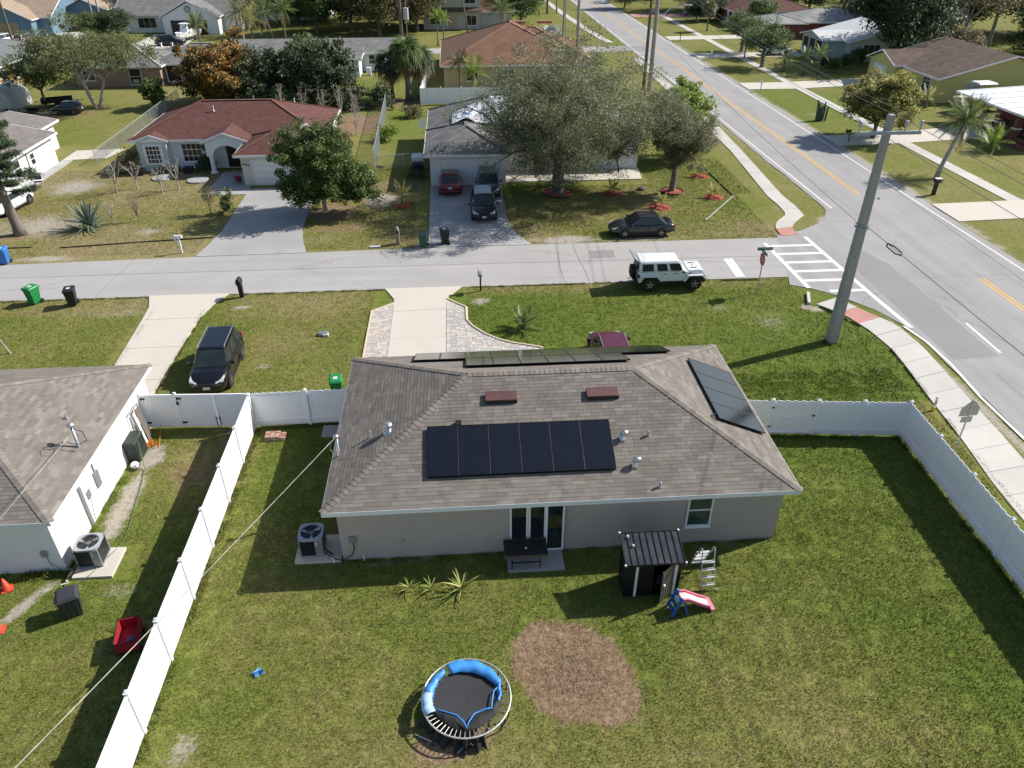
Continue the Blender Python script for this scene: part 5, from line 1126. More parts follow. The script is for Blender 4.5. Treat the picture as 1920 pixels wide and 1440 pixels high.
# the blue hem running to a point at the front
b=MB(); hem=[cir(1.02,R(198),zt+.03),(-.62,-.46,zt+.05),(-.3,-.58,zt+.03),(-.1,-.8,zt+.05),(-.0,-1.02,zt+.04),(.05,-.82,zt+.05),(.22,-.58,zt+.05),(.5,-.46,zt+.04),(.72,-.44,zt+.06),(.74,-.2,zt+.05),(.80,0.1,zt+.05),(.9,.2,zt+.06)]
b.tube(hem,.022,6); b.build('pad_hem',PADM,t,smooth=True)
NET=M('dark netting',(.016,.017,.018),.75,var=.3,scale=5)
rg=random.Random(8); b=MB()
inner=[(-.95,-.38),(-.62,-.46),(-.3,-.6),(-.0,-1.0),(.22,-.6),(.72,-.46),(.85,-.1)]; outer=[cir(1.02,R(205),0),cir(1.0,R(228),0),cir(1.02,R(248),0),cir(1.05,R(270),0),cir(1.03,R(292),0),cir(1.03,R(320),0),cir(1.05,R(352),0)]
for i in range(6):
    p,q=inner[i],inner[i+1]; u,v=outer[i],outer[i+1]; m=lambda a,c,f,z:(a[0]+(c[0]-a[0])*f,a[1]+(c[1]-a[1])*f,z)
    b.face([(*p,zt+.02),m(p,u,.5,zt+.07),m(q,v,.5,zt+.06),(*q,zt+.02)]); b.face([m(p,u,.5,zt+.07),(u[0],u[1],zt-.03),(v[0],v[1],zt-.03),m(q,v,.5,zt+.06)])
b.build('net_fold',NET,t,smooth=True,weld=True)
b=MB(); n=26
P=[]
for i in range(n+1):
    a=R(196+96*i/n); k=1.0+.10*math.sin(i*1.7)+rg.uniform(-.03,.03)
    P.append((cir(1.2,a,zt-.12),cir(1.25*k,a,.2),cir(1.36*k+.12*math.sin(i*.8),a,.015)))
for p,q in zip(P,P[1:]): b.face([p[0],q[0],q[1],p[1]]); b.face([p[1],q[1],q[2],p[2]])
b.build('net_skirt',NET,t,smooth=True,weld=True)
b=MB(); b.tube([(-1.5,-.75,.03),(-1.15,-.95,.06),(-.9,-1.1,.05)],.016,5); b.tube([(-.3,-1.4,.03),(.15,-1.05,.2)],.02,5); b.tube([(.1,-1.15,.1),(.45,-1.02,.12)],.015,5); b.build('net_pole',GALV,t)
# small garden things
b=MB(); rg=random.Random(3)
pts=[(rg.gauss(0,.09),rg.gauss(0,.05),.02+.07*rg.random()) for _ in range(14)]
for p,q in zip(pts,pts[2:]): b.face([p,q,(p[0]+.08,q[1]+.05,.05),(p[0],p[1]+.09,.09)])
o=b.build('rag',PADM,smooth=True); o.location=(-6.78,14.95,0); tag(o,'crumpled blue rag lying on the open lawn','rag')
BRK=[M('brick red',(.30,.14,.10),.9,var=.25,scale=12,bump=.3),M('brick pale',(.40,.27,.21),.9,var=.25,scale=12,bump=.3)]
bm=[MB().box(-.1,.1,-.05,.05,0,.065).mesh('brick',x) for x in BRK]
t=thing('brick_pile','low pile of red pavers beside the white fence','bricks',(-8.55,27.25,0))
for k in range(3):
    for i in range(4 if k<2 else 3):
        for q in range(4):
            inst(bm[rg.random()>.6],'brick',t,Matrix.Translation((-.33+i*.215+rg.uniform(-.02,.02),-.2+q*.115+rg.uniform(-.01,.01),k*.068))@Matrix.Rotation(rg.uniform(-.08,.08),4,'Z'))
# wagon
t=thing('wagon','red folding wagon in the shade of the white fence','wagon',(-11.05,16.45,0),.2)
RD=M('red canvas',(.36,.018,.03),.6,var=.15,scale=4); 
MB().box(-.30,.30,-.48,.48,.20,.23).build('floor',RD,t); MB().box(-.32,-.30,-.5,.5,.2,.62).box(.30,.32,-.5,.5,.2,.62).box(-.30,.30,-.5,-.48,.2,.62).box(-.30,.30,.48,.5,.2,.62).build('side',RD,t)
MB().tube([(-.33,-.51,.63),(.33,-.51,.63),(.33,.51,.63),(-.33,.51,.63),(-.33,-.51,.63)],.015,6).tube([(0,.5,.3),(-.05,.8,.6),(-.1,.9,.65)],.015,6).build('frame',BLK,t)
for sx in (-.33,.33):
    for sy in (-.35,.35): o=MB(); o.tube([(sx-.03,sy,.1),(sx+.03,sy,.1)],.1,12); o.build('wheel',RUB,t)
o=MB(); o.sphere((0,0,0),.14,0,7,.5); o.sphere((.13,-.1,-.02),.08,1,6,.6); o.tube([(0,-.05,.03),(.1,-.25,.02),(.16,-.15,.05)],.025,5,1); o=o.build('bundle',[M('purple cloth',(.14,.13,.20),.8,var=.3,scale=12),BLK],smooth=True); o.location=(-10.98,16.35,.32); tag(o,'purple and dark cloth bundle lying inside the red wagon','cloth')
def cone(label,x,y,rz):
    t=thing('traffic_cone',label,'cone',(x,y,0),rz,'orange cones'); oc=M('cone orange',(.60,.06,.03),.5,var=.1)
    MB().lathe((0,0,0),[(.16,.02),(.14,.05),(.03,.5),(.02,.5)],14).build('body',oc,t,smooth=True); MB().box(-.19,.19,-.19,.19,0,.03).build('foot',oc,t,bevel=.02)
cone('orange-red cone on the left lawn, nearer the trash can',-15.55,17.25,.2); cone('orange-red cone against the white house wall at the picture edge',-16.15,19.05,.5)
# box with tools leaning at the neighbour wall
t=thing('storage_bin','dark green deck box leaning on the white wall','box',(-14.15,26.3,0),.0); KB=M('dark green plastic',(.022,.030,.024),.5,var=.15,scale=4)
MB().taper(-.24,.24,-.45,.45,.02,-.27,.2,-.5,.5,.95).build('body',KB,t,bevel=.05); MB().taper(-.29,.22,-.52,.52,.95,-.25,.1,-.45,.45,1.03).build('lid',KB,t,bevel=.02)
t=thing('leaning_frame','tall metal and board frame leaning against the white wall','frame',(-14.15,27.3,0),0)
MB().bar((.08,-.35,.0),(-.16,-.35,1.75),.05,.05).bar((.08,.45,.0),(-.16,.45,1.75),.05,.05).bar((-.16,-.4,1.75),(-.16,.5,1.75),.05,.06).build('frame',ALU,t); MB().bar((.10,.2,.05),(-.12,.2,1.65),.35,.02,up=(1,0,0)).build('board',WOOD,t); MB().bar((.05,-.1,.05),(-.14,-.1,1.6),.16,.03,up=(1,0,0)).build('plank',TRIM,t)
o=MB(); o.sphere((0,0,.12),.18,0,6,.8); o.sphere((.1,-.12,.1),.13,1,6,.8); o=o.build('bag',[TRIM,GREY]); o.location=(-14.05,25.55,0); tag(o,'white and grey bag on the ground below the deck box','bag')
b=MB(); rg=random.Random(2); p=(-14.0,28.0,.05); pts=[p]
for i in range(26): pts.append((-13.85+rg.gauss(0,.16),27.0+rg.gauss(0,.2),.04+rg.random()*.05))
pts=[(-13.75,28.15,.35),(-13.75,27.9,.1)]+pts[1:]; b.tube(pts,.012,4); tag(b.build('extension_cord',M('orange cord',(.65,.19,.03),.5)),'tangled orange cord on the dirt near the drive gate','cord')
b=MB(); b.tube([(-13.95,26.2,.9),(-13.6,25.4,.04),(-13.45,24.6,.03),(-13.2,23,.03),(-13.0,21.7,.03),(-12.95,21.0,.03),(-13.15,20.3,.12),(-13.5,19.4,.1),(-14.4,18.2,.03),(-15.4,16.9,.03),(-17,15.2,.03)],.016,5); tag(b.build('garden_hose',M('green hose',(.10,.16,.07),.5,var=.2)),'thin green hose trailing across the left lawn past the condenser','hose')
# utility pole and wires
CP=M('pole concrete',(.33,.315,.29),.85,var=.14,scale=3,bump=.2,dirt=.25); HW=M('pole hardware',(.30,.35,.38),.45,.4,var=.12); INS=M('insulator',(.42,.46,.47),.3,var=.1)
t=thing('utility_pole','tall grey concrete utility pole leaning into view at the corner lawn','utility pole',(19.74,33.85,0))
MB().taper(-.26,.26,-.26,.26,-.3,-.14,.14,-.14,.14,11.85).build('shaft',CP,t,bevel=.03)
MB().box(-1.6,1.5,-.27,-.15,11.0,11.15).build('crossarm',HW,t,bevel=.01)
for x in (-1.45,.72,1.42): MB().lathe((x,-.21,11.15),[(.035,0),(.035,.18),(.09,.22),(.05,.27),(.10,.31),(.05,.36),(.10,.40),(.06,.46)],10).build('insulator',INS,t,smooth=True)
MB().box(-.25,.25,-.26,.26,6.42,6.5).box(-.25,.25,-.26,.26,6.6,6.64).build('band',HW,t)
for z,x in ((8.65,.55),(7.95,.42)): MB().tube([(.15,-.1,z),(x,-.1,z)],.02,6).lathe((x,-.1,z-.06),[(.03,0),(.06,.03),(.06,.1),(.02,.14)],8).build('bracket',INS,t)
for z in (2.5,5,9.3): MB().sphere((-.08,-.24,z),.03,0,5).build('bolt',BLK,t)
def wire(label,a,b_,r,sag,mat,name='overhead_wire',group='overhead wires'):
    P=[]
    for i in range(25):
        f=i/24; P.append(tuple(a[k]+(b_[k]-a[k])*f-(sag*4*f*(1-f) if k==2 else 0) for k in range(3)))
    o=MB().tube(P,r,5).build(name,mat); return tag(o,label,'wire',group)
WR=M('bare conductor',(.20,.20,.20),.5,.5); WB=M('black cable',(.02,.02,.022),.6)
X=19.74
for i,(dx,lab) in enumerate(((-1.45,'bare wire from the left insulator of the concrete pole'),(.72,'bare wire from the middle insulator of the concrete pole'),(1.42,'bare wire from the right-hand insulator of the concrete pole'))):
    wire(lab+' up the road',(X+dx,33.64,11.6),(24.4+dx*.9,97,12.3),.012,.7,WR); wire(lab+' towards the picture edge',(X+dx,33.64,11.6),(X+dx-.5,-30,11.6),.012,.5,WR)
wire('black cable with a slack loop running from the pole band past the road',(X+.2,33.7,6.55),(X-.6,-30,6.4),.013,.15,WB)
wire('thin cable running from the pole band up the road',(X-.1,33.9,6.6),(24.3,97,7.2),.010,.5,WB); wire('pale wire on the upper bracket of the concrete pole',(X+.55,33.75,8.7),(X+.2,-30,8.6),.008,.4,WR)
o=MB(); 
for k in (0,.06): o.tube([(X+.15+.0,31.6-k,6.55),(X+.35,31.3-k,6.5),(X+.35,30.6-k,6.48),(X+.1,30.3-k,6.5),(X-.05,30.5-k,6.5),(X-.05,31.3-k,6.52),(X+.15,31.6-k,6.55)],.03,5)
tag(o.build('cable_loop',WB),'black oval coil of spare cable hung on the overhead line','cable coil')
SV=M('service wire',(.34,.33,.30),.6,var=.6,scale=2.2)
o=wire('twisted service wire from the taupe house mast across the white fence',(-4.9,22.3,3.5),(-9.6,-2,10.9),.0105,.12,SV); o['group']='service wires'
o=wire('twisted service wire from the mast on the left grey roof',(-14.7,23.1,3.45),(-9.9,-2,10.8),.0105,.2,SV); o['group']='service wires'
# signs
t=thing('street_sign','octagonal red stop sign on a pole topped by green street name plates','road sign',(17.75,39.9,0),.0)
MB().tube([(0,0,0),(0,0,2.75)],.035,8).build('pole',GALV,t)
SR=M('sign red',(.36,.025,.035),.45,var=.06); SW=M('sign white',(.70,.70,.69),.5); SG=M('sign green',(.012,.16,.10),.45,var=.08)
# faces the traffic coming out of the side street (towards -X)
def octo(x,r): return [(x,r*math.cos(PI/8+PI*i/4),2.22+r*math.sin(PI/8+PI*i/4)) for i in range(8)]
b=MB(); a_,c2=octo(-.05,.40),octo(-.04,.40); b.face(a_); b.face(c2[::-1])
for i in range(8): k=(i+1)%8; b.face([a_[k],a_[i],c2[i],c2[k]])
o=b.build('stop_plate',SR,t)
o2=MB().face(octo(-.046,.42)).face(octo(-.0461,.42)).build('plate_border',SW,t); o2.location.x=.0025
def text(s,size,mat,parent,mx,name='lettering'):
    c=bpy.data.curves.new(name,'FONT'); c.body=s; c.size=size; c.align_x='CENTER'; c.align_y='CENTER'; c.extrude=.002
    o=bpy.data.objects.new(name,c); COL.objects.link(o); dg=bpy.context.evaluated_depsgraph_get(); me=bpy.data.meshes.new_from_object(o.evaluated_get(dg)); bpy.data.objects.remove(o)
    me.materials.clear(); me.materials.append(mat); o=inst(me,name,parent,mx); return o
FW=Matrix(((0,0,-1,0),(-1,0,0,0),(0,1,0,0),(0,0,0,1)))   # reads from -X
text('STOP',.26,SW,o,Matrix.Translation((-.055,0,2.22))@FW)
MB().box(-.46,.46,-.012,.012,2.78,2.97).build('name_plate',SG,t); n1=[x for x in t.children if x.name.startswith('name_plate')][0]
FS=Matrix(((1,0,0,0),(0,0,-1,0),(0,1,0,0),(0,0,0,1)))
text('ST ANDREWS BL',.105,SW,n1,Matrix.Translation((0,-.016,2.875))@FS)
o=MB().box(-.012,.012,-.45,.45,2.56,2.74).build('name_plate',SG,t); text('ST',.10,SW,o,Matrix.Translation((-.016,0,2.65))@FW)
t=thing('school_sign','grey back of a pentagonal sign on a metal post beside the sidewalk','road sign',(20.8,24.0,0),.05)
MB().box(-.03,.03,-.02,.02,0,2.75).build('post',GALV,t); SB=M('sign back',(.40,.385,.33),.6,.1,var=.06)
b=MB(); P5=[(-.42,1.95),(.42,1.95),(.42,2.35),(0,2.78),(-.42,2.35)]; b.xprism(P5,.025,.035); b.build('pentagon_plate',SB,t); MB().box(-.25,.25,.025,.035,1.62,1.92).build('lower_plate',SB,t)
t=thing('marker_post','short white and yellow utility marker post on the verge','marker post',(21.7,27.2,0)); MB().box(-.05,.05,-.03,.03,.12,.75).build('post',TRIM,t,bevel=.02); MB().box(-.052,.052,-.034,-.031,.3,.55).build('label_plate',GREY,t); MB().box(-.08,.08,-.05,.05,0,.16).build('base',M('yellow plastic',(.6,.42,.03),.5),t)
t=thing('sprinkler_meter','dark valve box with a small pipe on the front lawn','valve box',(-7.75,36.55,0)); MB().taper(-.28,.28,-.2,.2,0,-.24,.24,-.16,.16,.16).build('box',GREY,t,bevel=.03); MB().box(-.0,.28,-.22,-.02,.0,.12).build('lid',TRIM,t); MB().tube([(-.05,.1,.1),(-.05,.12,.5),(-.1,.12,.55)],.015,5).build('pipe',GREY,t)
o=MB().tube([(-.28,0,.06),(.28,.03,.07)],.085,8).build('debris',TRIM); o.location=(-5.95,48.75,0); o.scale=(1.3,1,.8); tag(o,'white rolled sheet left on the verge by the stone mailbox','roll')
# ------------------------------------------------------------------ vegetation
BARK=M('bark grey',(.17,.145,.12),.9,var=.3,scale=6,bump=.6,bscale=20); BARKW=M('bark pale',(.36,.33,.29),.9,var=.25,scale=6,bump=.4,bscale=20); TWIG=M('dry twig',(.23,.19,.155),.9,var=.2); BARKD=M('bark dark',(.10,.083,.07),.9,var=.3,scale=6,bump=.5)
def grow(rng,H,R,th,r0,nb,nsec,ntw,spread=(.45,1.),zr=(.3,1.),lean=(0,0),droop=0.,stems=1):
    tubes=[]; tips=[]
    top=Vector((lean[0],lean[1],th))
    for s in range(stems):
        o=Vector((0,0,-.1)); tt=top
        if stems>1: a=2*PI*s/stems+.5; tt=top+Vector((math.cos(a)*R*.22,math.sin(a)*R*.22,0)); o=Vector((math.cos(a)*r0*.7,math.sin(a)*r0*.7,-.1))
        k=[o,o.lerp(tt,.15)+Vector((0,0,.02)),o.lerp(tt,.55)+Vector((rng.uniform(-.1,.1),rng.uniform(-.1,.1),0))*th*.25,tt]; rr=r0/ (stems**.6)
        tubes.append((k,[rr*1.5,rr,rr*.88,rr*.75],8))
        for i in range(max(1,nb//stems)):
            a=2*PI*(i+rng.uniform(-.35,.35))/max(1,nb//stems)+s*2*PI/stems; f=rng.uniform(*spread); zz=rng.uniform(*zr)
            lim=math.sqrt(max(.05,1-(zz*.92)**2)); q=Vector((math.cos(a)*R*f*lim+lean[0],math.sin(a)*R*f*lim+lean[1],th+(H-th)*zz*(1-droop*f)))
            m=tt.lerp(q,.5)+Vector((rng.uniform(-.12,.12)*R,rng.uniform(-.12,.12)*R,(H-th)*rng.uniform(.0,.16)))
            P=[tt,tt.lerp(m,.6),m,m.lerp(q,.55)+Vector((0,0,(H-th)*.03)),q]; br=rr*.5
            tubes.append((P,[br,br*.85,br*.65,br*.42,br*.15],5)); tips.append(q)
            for j in range(nsec):
                st=P[rng.randint(1,3)].lerp(P[4],rng.uniform(0,.5)); d=Vector((rng.gauss(0,1),rng.gauss(0,1),rng.gauss(.35,.6))).normalized()*R*rng.uniform(.22,.5)
                e=st+d; mm=st.lerp(e,.5)+Vector((0,0,R*.05)); tubes.append(([st,mm,e],[br*.35,br*.25,br*.08],4)); tips.append(e)
                for t_ in range(ntw):
                    s2=st.lerp(e,rng.uniform(.3,1)); d2=Vector((rng.gauss(0,1),rng.gauss(0,1),rng.gauss(.25,.7))).normalized()*R*rng.uniform(.1,.22); tubes.append(([s2,s2+d2],[br*.12,br*.03],3)); tips.append(s2+d2)
    return tubes,tips
def leafmesh(name,tips,n,ls,cr,mat,seed,asp=.45,up=.3,sel=None,gap=0.):
    rs=np.random.RandomState(seed); T=np.array([tuple(t) for t in tips]); 
    w=rs.uniform(.4,1.6,len(T)); w/=w.sum(); idx=rs.choice(len(T),n,p=w)
    d=rs.normal(size=(n,3)); d/=np.linalg.norm(d,axis=1)[:,None]; r=cr*rs.uniform(.6,1.2,len(T))[idx]*rs.rand(n)**.45
    P=T[idx]+d*r[:,None]*np.array([1,1,.75]); P[:,2]=np.maximum(P[:,2],.05)
    if sel is not None: k=sel(P,d); P=P[k]; d=d[k]; n=len(P)
    nr=rs.normal(size=(n,3))*.8+d*.6; nr[:,2]+=up; nr/=np.linalg.norm(nr,axis=1)[:,None]
    a=np.cross(nr,rs.normal(size=(n,3))); a/=np.linalg.norm(a,axis=1)[:,None]+1e-9; b=np.cross(nr,a)
    L=(ls*rs.uniform(.6,1.4,n))[:,None]; V=np.stack([P-a*L/2,P+b*L*asp/2,P+a*L/2,P-b*L*asp/2],1).reshape(-1,3)
    return npmesh(name,V,np.arange(n*4).reshape(-1,4),4,mat)
def tree(name,label,cat,loc,H,R,th,r0,leafm,nl,ls,cr,seed,nb=7,nsec=4,ntw=2,bark=None,asp=.45,group=None,spread=(.45,1.),zr=(.3,1.),lean=(0,0),droop=0.,stems=1,up=.3,bloom=None,fill=()):
    rng=random.Random(seed); t=thing(name,label,cat,loc,0,group)
    tb,tips=grow(rng,H,R,th,r0,nb,nsec,ntw,spread,zr,lean,droop,stems)
    for n_,fx,fy,fz,fr,fs in fill:
        for _ in range(n_):
            d=Vector((rng.gauss(0,1),rng.gauss(0,1),rng.gauss(0,1))).normalized(); k=rng.uniform(.55,1.)*(1+.16*math.sin(d.x*5+seed)+.12*math.sin(d.y*6+d.z*5+seed*2)); tips.append(Vector((fx+d.x*fr*k,fy+d.y*fr*k,max(.15,fz+d.z*fs*k))))
    m=MB()
    for P,r,n in tb: m.tube(P,r,n,cap=False)
    m.build('trunk',bark or BARK,t,smooth=True)
    if nl: inst(leafmesh('crown',tips,nl,ls,cr,leafm,seed+1,asp,up),'crown',t)
    if bloom: inst(leafmesh('bloom',tips,bloom[1],bloom[2],cr*1.1,bloom[0],seed+2,.6,up,bloom[3]),'bloom',t)
    return t
L_OAK=leafmat('oak leaf',(.040,.048,.020),(.084,.094,.044),(.175,.18,.10),.25)
L_DEN=leafmat('glossy leaf',(.012,.028,.007),(.034,.066,.013),(.115,.132,.028),.25,.5)
L_MID=leafmat('mid green leaf',(.025,.045,.014),(.055,.085,.022),(.10,.125,.04),.25)
L_LIM=leafmat('lime leaf',(.05,.085,.012),(.10,.15,.018),(.19,.22,.04),.35)
L_DRK=leafmat('dark leaf',(.012,.022,.009),(.028,.042,.016),(.065,.075,.032),.15)
L_ORG=leafmat('orange bloom',(.10,.055,.014),(.22,.115,.026),(.32,.18,.05),.25)
L_YGR=leafmat('yellow green leaf',(.085,.085,.022),(.185,.17,.044),(.30,.27,.09),.3)
L_BRN=leafmat('olive brown leaf',(.045,.043,.018),(.095,.085,.034),(.16,.135,.06),.25)
L_FEA=leafmat('feathery leaf',(.04,.052,.018),(.08,.095,.032),(.135,.14,.06),.3)
L_DRY=leafmat('dry leaf',(.12,.09,.05),(.19,.15,.07),(.26,.2,.09),.25)
L_PLM=leafmat('palm leaf',(.03,.055,.014),(.07,.10,.025),(.15,.16,.05),.25,.4); L_PDR=leafmat('dry palm',(.12,.085,.05),(.2,.15,.08),(.28,.2,.11),.2)
# the two street trees on the corner lot
tree('oak_tree','large wispy grey-green oak shading the driveway of the patched roof','tree',(8.0,59.1,0),11.0,8.6,2.8,.52,L_OAK,150000,.165,1.0,21,10,6,3,BARKD,.32,spread=(.35,.95),zr=(.05,.9),droop=.2,fill=((430,.9,0,6.7,8.4,5.0),(140,.2,0,5.5,5.0,3.0)))
tree('oak_tree','smaller vase-shaped tree with a red mulch ring near the corner footpath','tree',(17.35,58.9,0),6.9,3.6,2.0,.27,leafmat('oak leaf thin',(.044,.048,.022),(.085,.086,.044),(.14,.135,.075),.2),42000,.14,.6,22,8,5,3,BARK,.3,spread=(.25,.9),zr=(.35,.9),fill=((120,.1,0,4.9,2.8,2.0),(30,.1,0,3.2,1.5,1.2)))
tree('bush_tree','lime green bushy tree behind the oak beside the long road','tree',(20.2,68.5,0),6.6,3.0,1.0,.16,L_LIM,14000,.28,.7,23,7,4,2,BARK,.5,fill=((90,0,0,3.8,2.7,2.8),))
# dense tree by the shaded driveway
tree('mango_tree','dense glossy dark green tree beside the shaded driveway','tree',(-10.3,56.0,0),6.9,3.7,.9,.2,L_DEN,56000,.19,.62,24,8,5,2,BARKW,.45,spread=(.3,.85),zr=(.1,.95),fill=((210,-.2,0,3.8,2.9,3.1),(60,2.6,-.4,2.2,1.6,1.5),(40,-1.4,-.6,2.0,1.6,1.4)))
tree('mango_tree','round tree in orange bloom behind the red roof','tree',(-27.0,94.2,0),6.7,4.6,.8,.3,L_DRK,17000,.34,.8,25,9,4,1,BARK,.5,spread=(.5,.9),zr=(.0,.9),fill=((230,0,0,3.4,4.7,3.5),),bloom=(L_ORG,40000,.25,lambda P,d:(P[:,2]+.45*P[:,0]+.9*np.sin(P[:,1]*1.3+P[:,0])>.7)&(d[:,2]>-.7)))
for i,(x,y,H,R_,lab) in enumerate(((-20.6,94,6.2,4.2,'dark green tree just right of the orange-blooming tree'),(-15.2,92.5,7.6,4.2,'tall dark tree in front of the long white house'),(-18,98,6.4,3.6,'dark tree between two others before the grey gable roof'))):
    tree('broad_tree',lab,'tree',(x,y,0),H,R_,1.2,.25,L_DRK if i!=2 else L_MID,17000,.32,.8,30+i,8,4,2,BARKW,.5,spread=(.35,.9),zr=(.1,.95),fill=((170,0,0,H*.52,R_,H*.46),),group='dark trees behind the red roof')
tree('spreading_tree','feathery spreading tree with pale trunks left of the pink house','tree',(-41.2,92.6,0),8.2,6.6,2.9,.34,L_FEA,30000,.24,.95,35,9,5,3,BARKW,.35,spread=(.5,1.),zr=(.4,1.),stems=3,fill=((150,0,0,6.0,6.2,1.8),))
tree('spreading_tree','darker low tree left of the pale-trunked feathery tree','tree',(-47.3,93.6,0),5.6,4.0,1.8,.18,L_MID,12000,.24,.7,36,7,5,2,BARK,.35,spread=(.5,1.),zr=(.4,1.),fill=((80,0,0,3.9,3.6,1.4),))
tree('round_tree','small round green tree on the lawn before the pink house','tree',(-34.4,92.0,0),3.1,1.7,.5,.07,L_DEN,4200,.24,.4,37,6,4,1,BARK,.5,zr=(.0,1.),fill=((60,0,0,1.6,1.4,1.3),))
tree('lawn_tree','yellow-green round tree at the roadside by the pavilion driveway','tree',(41.6,73.6,0),6.4,3.7,1.5,.22,L_MID,7000,.24,.7,38,9,5,2,BARKD,.4,zr=(.05,.95),spread=(.4,.9),fill=((170,.2,0,3.7,3.4,2.5),),bloom=(L_YGR,60000,.20,lambda P,d:(P[:,2]+.35*P[:,0]>2.1)&(d[:,2]>-.6)))
def small(lab,x,y,H,R_,m,n,ls,seed,th=.3,cat='shrub',name='shrub',bark=None,**k): return tree(name,lab,cat,(x,y,0),H,R_,th,.05,m,n,ls,.28*max(1,R_),seed,6,4,1,bark or BARK,.5,**k)
small('green upright shrub beside the shaded driveway',-17.7,56.4,2.0,.65,L_MID,1300,.16,40,zr=(-.1,1.))
small('brown half-bare shrub left of the green driveway shrub',-18.95,56.4,1.9,1.0,L_BRN,420,.13,41,.4,ntw=3) if False else tree('bare_shrub','brown half-bare shrub left of the green driveway shrub','shrub',(-18.95,56.3,0),2.1,1.0,.5,.05,L_BRN,500,.13,.3,41,8,6,3,TWIG,.5)
tree('bare_shrub','bare vase-shaped twiggy shrub in the middle of the dry lawn','shrub',(-23.9,55.1,0),2.2,.7,.3,.045,L_DRY,60,.1,.2,42,9,5,3,TWIG,.5,zr=(.6,1.))
tree('bare_shrub','bare twiggy shrub just right of the big agave','shrub',(-25.6,54.8,0),2.0,.8,.3,.045,L_DRY,40,.1,.2,43,7,4,3,BARKW,.5,zr=(.5,1.))
FR='leafless frangipani trees on the dry lawn'
for i,(x,y,H,R_,lab) in enumerate(((-27.9,61.9,2.7,1.7,'leafless pale frangipani in front of the brown hedge corner'),(-26.6,62.8,2.6,1.3,'leafless pale frangipani just behind another near the bay window'),(-24.1,61.3,2.2,1.0,'leafless frangipani with a black pot at its foot'),(-23.1,62.3,2.8,1.4,'leafless frangipani nearest the round stone ring'))):
    tree('frangipani',lab,'tree',(x,y,0),H,R_,.7,.07,None,0,.1,.2,50+i,6,5,1,BARKW,.5,zr=(.6,1.),group=FR,spread=(.5,1.1))
tree('sapling','thin bare sapling with sparse dry leaves at the left picture edge','tree',(-23.9,35.7,0),3.9,.7,2.0,.035,L_DRY,260,.11,.25,55,8,4,3,BARKW,.5,zr=(.3,1.),lean=(-.9,.3))
tree('hedge_bush','brown and rusty hedge bush at the left corner of the red-roofed house','shrub',(-28.9,67.6,0),1.9,1.3,.2,.05,L_BRN,1500,.18,.5,56,7,4,2,TWIG,.5,zr=(0,1.))
tree('hedge_bush','dark vine bush climbing beside the arched porch','shrub',(-22.0,67.2,0),2.5,.8,.2,.05,L_DRK,1300,.18,.4,57,6,4,1,BARK,.5,zr=(0,1.))
for i,(x,y,H,R_,m,lab) in enumerate(((-7.0,76.2,1.6,1.2,L_LIM,'round lime green bush beyond the grey chain-link fence'),(-10.7,71.5,2.6,1.3,L_BRN,'rusty bush near the right gable of the red roof'),(-4.8,85.5,1.0,1.6,L_BRN,'low brown weedy mound on the back lawn'),(-2.3,66.5,1.3,.6,L_DRY,'small dry bush beside the dish on the patched roof house'))):
    tree('garden_bush',lab,'shrub',(x,y,0),H,R_,.2,.05,m,1600,.2,.5,60+i,7,4,1,TWIG,.5,zr=(0,1.))
SB_='bare shrubs along the back hedge'
for i,(x,y,H) in enumerate(((-19,86.5,3.6),(-16.8,87,3.8),(-14.6,86.5,3.4),(-12.6,85.5,4.2),(-10.9,84,3.9),(-10.2,78.5,3.2),(-11.6,76,3.4))):
    tree('bare_shrub',['leafless grey shrub at the left end of the back hedge','leafless grey shrub, second along the back hedge','leafless grey shrub in the middle of the back hedge','tall leafless shrub nearest the palm clump','leafless shrub behind the chain-link fence end','leafless shrub half way along the chain-link fence','leafless shrub beside the red roof gable'][i],'shrub',(x,y,0),H,1.2,.5,.07,L_DRY,50,.12,.3,70+i,7,5,3,BARKW,.5,zr=(.5,1.),group=SB_)
b_=0
for i,(x,y,R_,m) in enumerate(((-23,90,2.4,L_DRK),(-19.5,89.5,2.6,L_MID),(-15.5,89.8,2.4,L_DRK),(-11.5,90,2.2,L_DRK),(-8.6,90.5,1.8,L_DRK))):
    tree('hedge_bush',['dark hedge bush below the orange-blooming tree','green hedge bush behind the bare shrubs at the left','dark hedge bush behind the bare shrubs in the middle','dark hedge bush left of the palm clump','low dark bush at the foot of the palm clump'][i],'shrub',(x,y,0),2.2,R_,.2,.06,m,2400,.26,.7,80+i,8,5,1,BARK,.5,zr=(0,1.),group='hedge bushes along the back boundary')
